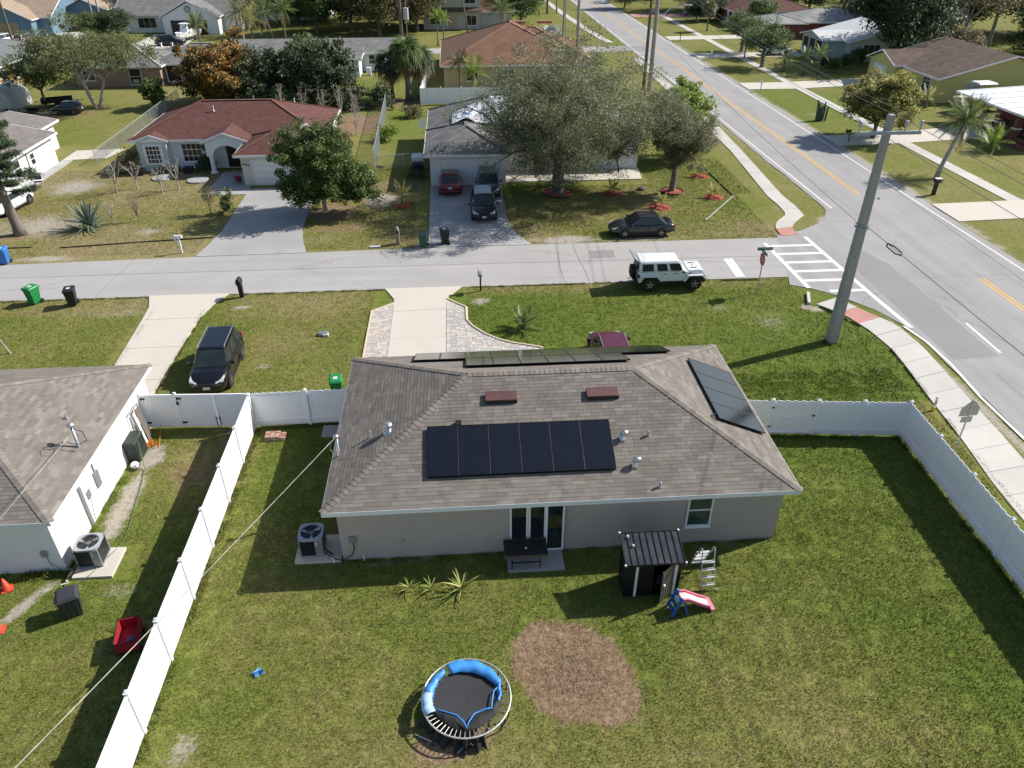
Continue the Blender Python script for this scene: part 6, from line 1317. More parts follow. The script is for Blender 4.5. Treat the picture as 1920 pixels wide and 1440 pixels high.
# palms
def frond(L,n,wid,droop,mat,seed,fan=False):
    rg=random.Random(seed); b=MB(); P=[]
    if fan:
        P=[Vector((0,0,0)),Vector((L*.45,0,L*.08))]; b.tube(P,.015,3,cap=False); c=P[1]
        for i in range(n):
            a=-1.5+3.0*i/(n-1); d=Vector((math.cos(a),math.sin(a),-.15-.15*abs(a))).normalized(); s=Vector((-math.sin(a),math.cos(a),0))*L*.035; l=L*.6*rg.uniform(.8,1.05)
            b.face([c-s*.3,c+d*l*.6+s*-1,c+d*l+Vector((0,0,-droop*l)),c+d*l*.6+s])
        return b.mesh('frond',mat)
    for i in range(9):
        f=i/8; P.append(Vector((L*f*(1-.12*f*droop),0,L*(.32*f-.55*droop*f*f))))
    b.tube(P,[.022*(1-.8*i/8) for i in range(9)],3,cap=False)
    for i in range(n):
        f=.12+.88*i/(n-1); k=f*8; j=min(7,int(k)); p=P[j].lerp(P[j+1],k-j); d=(P[j+1]-P[j]).normalized(); ll=wid*math.sin(PI*(.12+.83*f))*rg.uniform(.8,1.15)
        for s in (-1,1):
            v=(Vector((0,s,0))*.8+d*.55+Vector((0,0,-.25-.35*droop*rg.uniform(.5,1.3)))).normalized()*ll; w_=Vector((d.x,0,d.z))*(.03+.012*L)
            b.face([p-w_*.4,p+v*.5-w_*.5,p+v,p+v*.5+w_*.5])
    return b.mesh('frond',mat)
FRM_={}
def palm(label,loc,H,nf,L,seed,lean=(0,0),mat=None,fan=False,dry=3,r=.14,group=None,droop=1.,name='palm_tree',wid=None,bark=None):
    rg=random.Random(seed); t=thing(name,label,'palm',loc,0,group); top=Vector((lean[0],lean[1],H))
    if H>.2: MB().tube([(0,0,-.1),(lean[0]*.15,lean[1]*.15,H*.25),(lean[0]*.5,lean[1]*.5,H*.6),tuple(top)],[r*1.5,r*1.05,r*.9,r*.8],8).build('trunk',bark or BARK,t,smooth=True)
    key=(L,fan,droop,(mat or L_PLM).name)
    if key not in FRM_: FRM_[key]=[frond(L,26 if not fan else 15,wid or L*.26,droop*k,mat or L_PLM,i,fan) for i,k in enumerate((.5,.9,1.25))]; FRM_[key,'d']=frond(L*.9,14,L*.2,1.4,L_PDR,9,fan)
    for i in range(nf):
        a=2*PI*i*.382+rg.uniform(-.2,.2); f=(i+.5)/nf; el=1.25-1.55*f+rg.uniform(-.12,.12); k=0 if f<.35 else 1 if f<.7 else 2
        inst(FRM_[key][k],'frond',t,Matrix.Translation(top)@Matrix.Rotation(a,4,'Z')@Matrix.Rotation(-el,4,'Y'))
    for i in range(dry):
        inst(FRM_[key,'d'],'frond',t,Matrix.Translation(top-Vector((0,0,.1)))@Matrix.Rotation(rg.uniform(0,6.28),4,'Z')@Matrix.Rotation(rg.uniform(.9,1.3),4,'Y'))
    return t
palm('leaning palm with drooping fronds beside the bulky black mailbox',(40.8,60.6,0),4.3,36,2.7,1,(1.9,1.2),dry=7,r=.17,bark=BARKW)
palm('small yellowish palm in a red mulch ring left of the car driveway',(-4.5,57.2,0),.7,9,1.5,2,mat=L_YGR,dry=0,r=.06)
palm('shaggy cabbage palm in the dark palm clump',(-5.6,94.0,0),5.2,38,2.3,3,fan=True,dry=14,r=.3,mat=L_MID); palm('shorter palm on the left side of the dark palm clump',(-7.6,95.2,0),3.8,22,2.2,4,fan=True,dry=6,r=.2,mat=L_DRK); palm('low palm on the right side of the dark palm clump',(-4.2,95,0),4.2,26,2.1,5,fan=True,dry=10,r=.24,mat=L_DRK)
palm('broad-leaved palm against the cream wall of the orange-roofed house',(2.3,98.3,0),2.2,16,2.6,6,mat=L_LIM,dry=3,droop=.8); palm('dark bushy palm beside the cream house corner',(.6,99.6,0),3.2,18,2.0,7,mat=L_DRK,dry=1)
palm('left slim palm of the pair before the two-storey house',(-2.6,131.8+2,0),4.2,12,1.9,8,dry=0,r=.09,mat=L_LIM); palm('right slim palm of the pair before the two-storey house',(-1.6,133.8,0),3.9,12,1.9,9,dry=0,r=.09,mat=L_LIM)
palm('wide green coconut palm right of the two-storey house',(8.5,143,0),4.2,20,3.6,10,dry=2,mat=L_PLM); palm('tall leaning palm in front of the two-storey house',(2.6,149,0),8.5,14,2.5,11,(-1.6,0),r=.12)
palm('left of two tall grey-trunked palms before the boat house',(-62.6,149,0),8.2,16,2.6,12,r=.16,mat=L_YGR,bark=BARKW); palm('right of two tall grey-trunked palms before the boat house',(-60.6,147,0),9.6,16,2.6,13,r=.16,mat=L_YGR,bark=BARKW)
palm('bushy yellow coconut palm before the white metal roof',(-33.5,139,0),3.4,20,3.3,14,mat=L_YGR,dry=2); palm('green coconut palm before the white metal roof',(-28.4,140.5,0),4.8,20,3.3,15,dry=3); palm('dark leaning coconut palm left of the green one',(-30.8,142,0),4.2,18,3.2,16,(-1,0))
palm('grey feathery palm near the back street at the upper left',(-31.7,126.0,0),6.0,22,3.0,17,mat=L_FEA,droop=1.3,r=.12,bark=BARKW); palm('feathery palm left of another at the back street',(-41.0,134.5,0),3.4,18,2.6,18,mat=L_FEA,droop=1.3,r=.12)
palm('bluish fan palm behind the orange roof',(15.0,127,0),2.0,20,2.4,19,fan=True,mat=leafmat('silver palm',(.12,.15,.13),(.19,.22,.2),(.26,.29,.27),.1),dry=0); palm('green spreading palm behind the orange roof ridge',(11.2,129,0),1.8,18,2.8,20,mat=L_LIM,dry=0)
palm('round-headed palm on the lawn before the red-roofed brick house',(46.3,147,0),3.9,24,1.5,21,fan=True,mat=L_FEA,dry=2,r=.12); palm('small palm by the white mailbox up the road',(43.8,119,0),2.2,12,1.6,22,dry=1,r=.1)
palm('small palm under the flat-topped trees',(45.8,108.5,0),1.6,14,1.5,23,dry=1); palm('young palm along the walk before the screened porch',(47.6,106,0),2.2,14,1.7,24,dry=1); palm('second young palm nearer the screened porch',(49.4,105.5,0),2.6,14,1.7,25,dry=1,mat=L_LIM)
palm('yellow-leaved palm at the yellow house corner',(53.8,85.8,0),1.0,12,1.9,26,mat=L_YGR,dry=0); palm('bushy areca palm beside the brick pavilion',(50.6,68.5,0),.6,24,2.2,27,mat=L_LIM,dry=2); palm('slim palm trio member at the top left corner',(-75,163,0),7,14,2.6,28)
palm('spiky young palm in the front lawn between paving and maroon car',(3.3,36.5,0),.25,14,1.15,29,dry=0,r=.08,droop=.35,mat=L_PLM)
palm('tall slender palm rising behind the boat house roof',(-38.5,150,0),7.5,18,2.8,30,r=.14); palm('short palm tuft beside the white boat',(-41.2,136,0),3.2,16,2.2,31,dry=2)
# agave and bromeliads: every leaf a piece
def leafblade(L,W,mat,curl=.25,name='leaf',seg=6):
    b=MB(); P=[]
    for i in range(seg+1):
        f=i/seg; w_=W*(1-f)**.6*(.55+.9*f if f<.5 else 1.) ; x=L*f; z=-curl*L*f*f; P.append((Vector((x,-w_/2,z+.12*w_)),Vector((x,0,z)),Vector((x,w_/2,z+.12*w_))))
    for p,q in zip(P,P[1:]): b.face([p[0],q[0],q[1],p[1]]); b.face([p[1],q[1],q[2],p[2]])
    return b.mesh(name,mat,True)
AG=M('agave leaf',(.115,.165,.135),.5,var=.2,scale=3)
t=thing('agave','big blue-grey agave rosette on the dry front lawn','agave',(-26.95,53.9,0)); av=[leafblade(2.1,.24,AG,c) for c in (.02,.10,.22)]; rg=random.Random(4)
for i in range(54):
    f=i/54; inst(av[0 if f<.5 else 1 if f<.8 else 2],'leaf',t,Matrix.Translation((0,0,.25))@Matrix.Rotation(i*2.4,4,'Z')@Matrix.Rotation(-(1.4-1.5*f),4,'Y')@Matrix.Scale(rg.uniform(.8,1.05),4))
BR1=M('bromeliad leaf',(.17,.21,.04),.45,var=.35,scale=5); BR2=M('yellowing leaf',(.36,.31,.10),.5,var=.3,scale=5)
def brom(lab,x,y,L,n,seed):
    rg=random.Random(seed); t=thing('bromeliad',lab,'plant',(x,y,0),0,'spiky plants in front of the taupe house'); mm=[leafblade(L,.085*L+.02,k,c) for k in (BR1,BR1,BR2) for c in (.12,.35)]
    for i in range(n):
        f=i/n; inst(rg.choice(mm),'leaf',t,Matrix.Translation((0,0,.12))@Matrix.Rotation(i*2.4+rg.uniform(-.2,.2),4,'Z')@Matrix.Rotation(-(1.15-1.05*f),4,'Y')@Matrix.Scale(rg.uniform(.75,1.05),4))
brom('leftmost small yellow-green spiky plant by the shaded wall',-2.26,18.0,.5,14,1); brom('middle small spiky plant, the yellowest of three by the wall',-1.5,17.95,.48,13,2); brom('largest spiky plant, nearest the patio table',-.45,17.85,.82,18,3)
# columnar pine at the left edge
t=thing('pine_tree','tall dark pine with a bent trunk at the left picture edge','tree',(-31.4,53.0,0)); rg=random.Random(12); H=13.5
ax=lambda z:Vector((-.25*math.sin(z/H*2.4)-.025*z,.0,z))
MB().tube([ax(z)+(Vector((0,0,-.1)) if z==0 else Vector()) for z in (0,.6,2,4,6,8,10,12,13.4)],[.5,.36,.31,.27,.24,.2,.14,.08,.03],10).build('trunk',BARK,t,smooth=True)
m=MB(); tips=[]
for k in range(70):
    z=3.1+(H-3.6)*(k/70); a=k*2.4+rg.uniform(-.4,.4); L=(2.6*(1-z/H)**.55+.3)*rg.uniform(.7,1.1); p=ax(z); d=Vector((math.cos(a),math.sin(a),0)); q=p+d*L+Vector((0,0,.12*L)); mid=p.lerp(q,.5)+Vector((0,0,-.05*L)); m.tube([p,mid,q],[.05,.035,.01],4,cap=False)
    for j in range(9): f=.25+.75*j/8; tips.append(p.lerp(mid,f*2) if f<.5 else mid.lerp(q,f*2-1))
m.build('branch',BARK,t); inst(leafmesh('crown',tips,60000,.26,.42,leafmat('pine needle',(.010,.022,.010),(.024,.044,.017),(.06,.08,.028),.1),5,.14,.6),'crown',t)
# mulch rings and starter plants
MU=M('red mulch',(.27,.065,.036),.95,var=.45,scale=18,bump=.8,bscale=40)
def ring(lab,x,y,r,edge=False,seed=0):
    r*=.84
    rg=random.Random(seed); b=MB(); n=22; P=[[(x+math.cos(2*PI*i/n)*r*k*(1+rg.uniform(-.1,.1)),y+math.sin(2*PI*i/n)*r*k*(1+rg.uniform(-.1,.1)),z) for i in range(n)] for k,z in ((1.08,-.01),(.85,.06),(.4,.10),(.05,.11))]
    for a,c in zip(P,P[1:]):
        for i in range(n): b.face([a[i],a[(i+1)%n],c[(i+1)%n],c[i]])
    t=thing('mulch_ring',lab,'mulch bed',(x,y,0),0,'red mulch rings on the corner lot'); b.build('mulch',MU,t,True,weld=True)
    if edge: MB().tube([(x+math.cos(2*PI*i/24)*r*1.05,y+math.sin(2*PI*i/24)*r*1.05,.05) for i in range(25)],.05,5,cap=False).build('edging',BLK,t,True)
    c=MB()
    for i in range(60): a=rg.uniform(0,6.28); q=r*math.sqrt(rg.random())*1.1; X,Y=x+math.cos(a)*q,y+math.sin(a)*q; c.bar((X,Y,.07),(X+rg.uniform(-.09,.09),Y+rg.uniform(-.09,.09),.11),.04,.02)
    stuff(c.build('chips',MU,t,True))
ring('black-edged red mulch ring round the large oak trunk',8.0,59.1,1.35,True,1); ring('red mulch ring round the vase-shaped tree trunk',17.35,58.9,1.05,True,2); ring('red mulch ring under a thin shrub between the two street trees',12.4,58.8,.85,False,3); ring('red mulch ring behind the charcoal sedan',15.5,55.3,.95,False,4); ring('red mulch ring nearest the corner footpath',20.4,57.3,.85,False,5); ring('farthest red mulch ring towards the road',20.8,62.7,.8,False,6); ring('red mulch ring under the small yellowish palm',-4.5,57.1,.85,False,7)
for i,(x,y,lab) in enumerate(((12.4,58.8,'thin green starter plant in the middle mulch ring'),(15.6,55.3,'pale starter plant in the ring behind the charcoal sedan'),(20.4,57.3,'yellow starter plant in the ring nearest the footpath'),(20.8,62.7,'thin starter plant in the farthest mulch ring'))):
    palm(lab,(x,y,.05),.35,7,.9,40+i,mat=L_YGR if i else L_LIM,dry=0,r=.03,group='starter plants in mulch rings',name='starter_plant',droop=.5)
o=MB().lathe((0,0,0),[(.35,0),(.33,.12),(.2,.2),(.02,.22)],10).build('stump',BARKD); o.location=(15.0,59.6,0); tag(o,'low dark stump on the lawn left of the vase-shaped tree','stump')
t=thing('cactus','clump of column cactus at the roadside lawn across the road','cactus',(39.4,81.1,0)); CM=M('cactus green',(.06,.09,.055),.7,var=.3,scale=6); rg=random.Random(9)
for i in range(11): x,y,h=rg.uniform(-.5,.5),rg.uniform(-.3,.3),rg.uniform(1.0,2.2); MB().tube([(x,y,0),(x*1.1,y,h*.6),(x*1.2+rg.uniform(-.1,.1),y,h)],[.1,.11,.07],7).build('stem',CM,t)
# ------------------------------------------------------------------ houses across the street and beyond
R_RED=roofmat('red shingles',(.120,.056,.048),.16,stain=.15); R_GRY=roofmat('grey shingles',(.20,.195,.188),.16,stain=.35); R_ORG=roofmat('orange brown shingles',(.190,.105,.068),.12,stain=.3); R_BRN=roofmat('dark brown shingles',(.13,.092,.075),.2,stain=.45); R_TAN=roofmat('tan shingles',(.33,.255,.19),.1,stain=.15); R_SLT=roofmat('slate grey shingles',(.165,.17,.175),.12,stain=.3); R_GBR=roofmat('grey brown shingles',(.20,.18,.165),.12,stain=.2); R_PAL=roofmat('pale grey shingles',(.30,.30,.285),.1,stain=.25)
R_CAP=roofmat('red ridge caps',(.185,.085,.066),.1,stain=.1); R_OCAP=roofmat('orange ridge caps',(.33,.175,.105),.1,stain=.1); R_WCAP=roofmat('pale ridge caps',(.42,.42,.41),.1,stain=.2); R_WHT=M('white metal roof',(.78,.79,.80),.4,var=.03,scale=1); 
W_WHT=M('white siding',(.72,.74,.75),.8,var=.04,scale=2,dirt=.06); W_PNK=M('pink brick wall',(.30,.205,.18),.9,var=.12,scale=9,dirt=.1); W_YEL=M('orange yellow wall',(.56,.36,.13),.8,var=.05,scale=2); W_BLU=M('blue wall',(.12,.20,.27),.8,var=.05,scale=2); W_LBL=M('light blue wall',(.30,.42,.50),.8,var=.05); W_CRM=M('cream wall',(.50,.40,.24),.85,var=.05,scale=2); W_LEM=M('lemon wall',(.55,.50,.20),.85,var=.05,scale=2); W_GRN=M('pale green wall',(.45,.53,.49),.85,var=.06,scale=2); W_BRK=M('red brick wall',(.17,.062,.05),.9,var=.2,scale=8); W_GRY=M('grey siding',(.46,.45,.42),.8,var=.05,scale=2)
BSH=M('blue grey shutter',(.05,.07,.08),.6)
def gable(mb,x0,x1,y0,y1,z,p,axis,t=.1,m=0):
    """two slopes with thickness; ridge along axis"""
    if axis=='x':
        c=(y0+y1)/2; zr=z+p*(y1-y0)/2
        for ya,yb in ((y0,c),(y1,c)): mb.hexa([(x0,ya,z-t),(x1,ya,z-t),(x1,yb,zr-t),(x0,yb,zr-t),(x0,ya,z),(x1,ya,z),(x1,yb,zr),(x0,yb,zr)],m)
    else:
        c=(x0+x1)/2; zr=z+p*(x1-x0)/2
        for xa,xb in ((x0,c),(x1,c)): mb.hexa([(xa,y0,z-t),(xa,y1,z-t),(xb,y1,zr-t),(xb,y0,zr-t),(xa,y0,z),(xa,y1,z),(xb,y1,zr),(xb,y0,zr)],m)
    return zr
def gable_wall(mb,x0,x1,y0,y1,z,p,axis,o=.4):
    if axis=='x': mb.xprism([],0,0) if False else None
    if axis=='y':
        c=(x0+x1)/2; h=p*((x1-x0)/2); mb.xprism([(x0,z),(x1,z),(c,z+h)],y0,y1)
    else:
        c=(y0+y1)/2; h=p*((y1-y0)/2); b=len(mb.v); mb.v+= [(x,y,zz) for x in (x0,x1) for y,zz in ((y0,z),(y1,z),(c,z+h))]
        for f in ((0,1,2),(5,4,3),(0,3,4,1),(1,4,5,2),(2,5,3,0)): mb.f.append(tuple(b+i for i in f)); mb.m.append(0)
def home(label,blocks,wm,rm,z=2.6,p=.4,over=.45,trim=None,cat='house',name='house',capm=None):
    """blocks: (x0,x1,y0,y1,kind) footprints; kind hip, gx, gy"""
    x0,x1,y0,y1=blocks[0][:4]; t=thing(name,label,cat,((x0+x1)/2,y0,0))
    w_=MB(); r=MB(); f=MB(); cp=MB()
    for i,bk in enumerate(blocks):
        a,b,c,d,k=bk[:5]; zz=bk[5] if len(bk)>5 else z; pp=bk[6] if len(bk)>6 else p; e=.004*i
        w_.box(a+e,b-e,c+e,d-e,-.1,zz-.02); A,B,C_,D=a-over,b+over,c-over,d+over
        if k=='hip':
            hh=min(B-A,D-C_)/2; zr=zz+e+pp*hh+.03; wx=(B-A)>=(D-C_); P1=(A+hh,C_+hh,zr); P2=(B-hh,C_+hh,zr) if wx else (A+hh,D-hh,zr)
            for q in ((A,C_),(A,D) if wx else (B,C_)): cp.bar((*q,zz+.03),P1,.28,.04,up=(0,0,1))
            for q in ((B,D),(B,C_) if wx else (A,D)): cp.bar((*q,zz+.03),P2,.28,.04,up=(0,0,1))
            if math.dist(P1,P2)>.1: cp.bar(P1,P2,.28,.04,up=(0,0,1))
            hip_slab(r,A,B,C_,D,zz+e,pp); f.box(A-.02,B+.02,C_-.03,C_,zz-.18,zz+.01); f.box(A-.02,B+.02,D,D+.03,zz-.18,zz+.01); f.box(A-.03,A,C_,D,zz-.18,zz+.01); f.box(B,B+.03,C_,D,zz-.18,zz+.01)
        elif k in('gx','gy'):
            ax=k[1]; zr=gable(r,A,B,C_,D,zz+e,pp,ax); gable_wall(w_,a,b,c,d,zz-.03,pp*.96,ax)
            if ax=='x':
                f.box(A,B,C_-.03,C_,zz-.18,zz+.01); f.box(A,B,D,D+.03,zz-.18,zz+.01); m=(C_+D)/2
                for X in (A,B): f.bar((X,C_,zz-.07),(X,m,zr-.07),.05,.16); f.bar((X,D,zz-.07),(X,m,zr-.07),.05,.16)
            else:
                f.box(A-.03,A,C_,D,zz-.18,zz+.01); f.box(B,B+.03,C_,D,zz-.18,zz+.01); m=(A+B)/2
                for Y in (C_,D): f.bar((A,Y,zz-.07),(m,Y,zr-.07),.05,.16); f.bar((B,Y,zz-.07),(m,Y,zr-.07),.05,.16)
    w_.build('wall',wm,t,True); rf=r.build('roof',rm,t,True)
    if cp.f: cp.build('ridge_cap',capm or rm,rf,True)
    f.build('fascia',trim or TRIM,t,True); return t
# red-roofed white house
W_CRW=M('cream white wall',(.58,.56,.49),.85,var=.04,scale=2)
h=home('white house with dark red hip roof and arched porch across the street',[(-28.0,-12.0,68.2,77.9,'hip'),(-17.85,-11.95,62.95,68.3,'hip')],W_WHT,R_RED,capm=R_CAP)
b=MB(); gable(b,-27.9,-24.9,67.25,71,2.62,.34,'y',.08); gable(b,-21.9,-17.9,66.2,71.5,2.75,.36,'y',.08); b.build('roof_gable',R_RED,h,True)
b=MB(); gable_wall(b,-21.6,-18.2,66.35,67.0,2.7,.34,'y')
n=9; 
for i in range(n):   # arch over the porch
    a0,a1=PI*i/n,PI*(i+1)/n; xa,xb=-19.9-1.15*math.cos(a0),-19.9-1.15*math.cos(a1); za,zb_=1.55+.85*math.sin(a0),1.55+.85*math.sin(a1); b.hexa([(xa,66.4,za),(xb,66.4,zb_),(xb,66.9,zb_),(xa,66.9,za),(xa,66.4,2.72),(xb,66.4,2.72),(xb,66.9,2.72),(xa,66.9,2.72)])
b.box(-21.6,-21.05,66.4,66.9,1.5,2.72); b.box(-18.75,-18.2,66.4,66.9,1.5,2.72); b.build('porch_arch',W_WHT,h,True); b=MB(); gable_wall(b,-27.6,-25.2,67.3,68.3,2.55,.32,'y'); b.box(-27.6,-25.2,67.45,68.3,0,2.57); b.build('bay_wall',W_WHT,h,True)
MB().lathe((-21.3,66.65,0),[(.32,0),(.32,.12),(.2,.2),(.2,1.45),(.28,1.55)],12).build('porch_column',W_WHT,h,True); MB().lathe((-18.5,66.65,0),[(.32,0),(.32,.12),(.2,.2),(.2,1.45),(.28,1.55)],12).build('porch_column',W_WHT,h,True)
for i,(xa,xb) in enumerate(((-27.9,-26.4),(-26.4,-24.9),(-21.9,-19.9),(-19.9,-17.9))):
    y,z0,z1=(67.24,2.62,3.13) if i<2 else (66.19,2.75,3.47); up=i%2==0; MB().bar((xa,y,(z0 if up else z1)-.05),(xb,y,(z1 if up else z0)-.05),.05,.17).build('gable_trim',TRIM,h,True)
MB().prism([(-27.6,67.40),(-25.2,67.40),(-25.2,67.44),(-27.6,67.44)],.1,2.55).build('bay_panel',W_GRN,h,True); MB().box(-27.2,-25.55,67.36,67.41,.6,2.35).build('window_surround',TRIM,h,True); window(h,(-27.0,67.36,.7),'S',1.25,1.55,(4,4)); window(h,(-24.2,68.2,.6),'S',1.7,1.6,(4,3)); panel_door(h,(-20.4,68.2,.05),'S',1.0,2.1,BLKM)
MB().box(-17.85,-17.12,62.91,62.95,0,2.5).box(-12.6,-11.95,62.91,62.95,0,2.5).build('garage_pier',W_CRW,h,True); garage_door(h,(-17.0,62.95,.02),'S',4.3,2.15,TRIM)
b=MB(); 
for i in range(3): b.box(-17.72+.18*i,-17.62+.18*i,62.88,62.912,1.72-.06*i,1.88-.06*i)
b.build('house_number',BLK,h,True)
for x,y in ((-20.7,75.),(-17.8,75.2),(-15.2,74.8),(-21.8,71.5)): pipe_vent(h,x,y,2.6+.4*min(78.3-y,y-67.7),.3,.06,GREY)
t=thing('satellite_dish','white satellite dish above the dense tree on the red roof','dish',(-13.0,66.8,3.1)); MB().tube([(0,0,-.3),(0,0,.5)],.03,6).build('mast',GREY,t); o=MB().lathe((0,0,0),[(.01,0),(.25,.03),(.42,.1)],14).build('dish',TRIM,t); o.location=(0,-.1,.55); o.rotation_euler=(R(65),0,R(30))
# patched grey roof house
h=home('white house with weathered grey roof partly covered by a tarp','' or [(-2.35,3.9,61.7,69,'hip'),(-2.3,15.8,65.3,77,'hip')],W_WHT,R_GRY,2.65,.42,.45)
garage_door(h,(-1.45,61.7,.02),'S',4.7,2.2,TRIM); window(h,(9.5,65.3,.8),'S',1.6,1.3,(2,2)); window(h,(13,65.3,.8),'S',1.2,1.3,(2,2)); panel_door(h,(6.6,65.3,.05),'S',1,2.1,W_BRK)
slab('porch_slab',[(3.9,62.2),(15.6,62.2),(15.9,65.3),(3.9,65.3)],.06,CONC)
rg=random.Random(31); b=MB(); n=16; gx,gy=n,9; P=[]
for j in range(gy+1):
    for i in range(gx+1):
        x=-.4+6.2*i/gx+rg.uniform(-.08,.08); y=67.0+3.6*j/gy+rg.uniform(-.06,.06); zr=2.65+.42*max(min(x+2.8,16.2-x,max(y-64.85,min(y-61.25,x+2.8,4.35-x)),77.45-y),0)
        b.v.append((x,y,zr+.05+rg.uniform(0,.22)))
for j in range(gy):
    for i in range(gx):
        if rg.random()>.12 or 3<i<12: b.f.append((j*(gx+1)+i,j*(gx+1)+i+1,(j+1)*(gx+1)+i+1,(j+1)*(gx+1)+i)); b.m.append(0 if rg.random()>.10+.3*(2<i<7 and j<4) else rg.choice((1,2,2)))
o=b.build('roof_tarp',[M('white tarp',(.68,.70,.72),.3,.2,var=.12,scale=3),M('blue tarp',(.10,.22,.42),.35,var=.2,scale=3),GREY]); tag(o,'crumpled white and blue tarp thrown over the weathered grey roof ridge','tarp')
for lab,x,y,z,rz in (('white satellite dish on the left eave of the weathered grey roof',-3.0,68.9,2.9,-1.0),('white satellite dish at the back right of the patched roof beside the lime tree',16.6,69.2,3.0,.6)):
    t=thing('satellite_dish',lab,'dish',(x,y,z)); MB().tube([(0,0,-.5),(0,0,.45)],.025,6).build('mast',GREY,t); o=MB().lathe((0,0,0),[(.01,0),(.28,.03),(.48,.12)],14).build('dish',M('dish white',(.66,.66,.63),.5,var=.05),t); o.location=(0,-.08,.45); o.rotation_euler=(R(68),0,rz)
for i,(lab,x,y,z,m) in enumerate((('black barbecue beside the patched house wall',-3.5,64.6,0,BLK),('white tub on the black barbecue stand by the patched house',-3.6,67.0,.0,TRIM))):
    t=thing('barbecue' if i==0 else 'tub',lab,'barbecue' if i==0 else 'tub',(x,y,z)); MB().taper(-.5,.5,-.3,.3,.5,-.55,.55,-.35,.35,.95).box(-.45,-.38,-.25,.25,0,.5).box(.38,.45,-.25,.25,0,.5).build('body',m,t); MB().taper(-.55,.55,-.35,.35,.95,-.4,.4,-.15,.25,1.2).build('lid',m,t)
for i,x in enumerate((-3.3,-4.0)): o=tree('pot_plant',['dark potted plant nearest the patched garage corner','dark potted plant left of the patched garage corner'][i],'plant',(x,63.2+i*.8,0),1.0,.5,.2,.03,L_DRK,350,.14,.3,95+i,5,3,1,BARK,.5,zr=(0,1.))
# white house at the left edge
h=home('white house with grey-brown roof at the left edge behind the pine','' or [(-46,-36.3,58.6,70.8,'gy',2.6,.2),(-46,-38.4,70.8,76,'gy',2.5,.2)],W_WHT,R_GBR)
window(h,(-36.3,66.4,1.0),'E',.75,1.0,(1,2)); panel_door(h,(-36.3,68.6,.05),'E',.9,2.05,W_WHT); window(h,(-36.3,63.6,.8),'E',1.,1.3,(1,2))
MB().tube([(-36.24,65.9,0),(-36.24,65.9,2.4)],.04,6).build('downspout',GREY,h,True)
t=thing('garden_chair','folding garden chair draped with white cloth by the left white house','chair',(-34.9,63.9,0),.3); MB().box(-.28,.28,-.28,.28,.42,.46).build('seat',BLK,t); MB().bar((0,.28,.44),(0,.42,1.0),.5,.03,up=(0,1,0)).build('backrest',BLK,t)
for sx in (-.25,.25): MB().tube([(sx,-.3,0),(sx,.25,.45)],.018,5).tube([(sx,.3,0),(sx,-.25,.45)],.018,5).build('leg',GREY,t)
o=MB().box(-.3,.3,.0,.42,.47,.5).box(-.3,.3,.36,.45,.5,1.05).build('cloth',TRIM,None,bevel=.03); o.location=(-34.9,63.9,0); o.rotation_euler=(0,0,.3); tag(o,'white cloth draped over the garden chair by the left house','cloth')
# pink house
h=home('pink brick house with weathered grey roof and white screened porch','' or [(-48,-37.4,104.2,112.5,'hip',2.5,.42),(-38.5,-28,105.8,113.5,'hip',2.5,.42)],W_PNK,R_GRY,capm=R_WCAP)
window(h,(-41.3,104.2,.3),'S',1.5,1.9,(1,2),gm=SCREEN); window(h,(-47,104.2,.8),'S',1.5,1.2,(2,2))
for i,x in enumerate((-37.2,-35.2,-33.8,-31.6)): window(h,(x,105.75,.25 if i!=1 else .1),'S',(1.95,1.3,2.1,2.2)[i],2.1,(1,1) if i!=1 else (1,2),gm=SCREEN,fw=.14,name='porch_screen')
b=MB(); b.box(-40.9,-40.2,103.9,104.2,.5,.95); b.build('window_unit',GREY,h,True)
for x in (-40.,-38.,-36.6): pipe_vent(h,x,108.5,4.1,.3,.12,ALU)
for i,(lab,x,y,rz) in enumerate((('low utility trailer loaded with junk beside the left white roof',-47.6,88.3,.1),('small trailer frame behind the dark hatchback',-46.2,94.2,.4))):
    t=thing('trailer',lab,'trailer',(x,y,0),rz); MB().box(-1.6,1.6,-.8,.8,.45,.55).box(-1.6,1.6,-.84,-.8,.45,.85).box(-1.6,1.6,.8,.84,.45,.85).box(-1.64,-1.6,-.8,.8,.45,.85).build('bed',BLKM,t); MB().bar((1.6,0,.5),(2.8,0,.4),.08,.08).build('tongue',GREY,t)
    for sy in (-.95,.95): MB().tube([(0,sy-.08,.32),(0,sy+.08,.32)],.32,14).build('wheel',RUB,t)
rg=random.Random(17)
for i,(lab,x,y) in enumerate((('loose board pile lying on the junk trailer',-47.9,88.4),('tangle of brown branches beside the dark hatchback',-44.8,89.4))):
    b=MB()
    for k in range(14): b.bar((rg.uniform(-1.2,1.2),rg.uniform(-.5,.5),rg.uniform(.0,.35)),(rg.uniform(-1.2,1.2),rg.uniform(-.5,.5),rg.uniform(.0,.5)),.14 if i==0 else .05,.05)
    o=b.build('board_pile' if i==0 else 'branch_pile',[WOOD,TWIG][i]); o.location=(x,y,.55 if i==0 else 0); tag(o,lab,'wood pile')
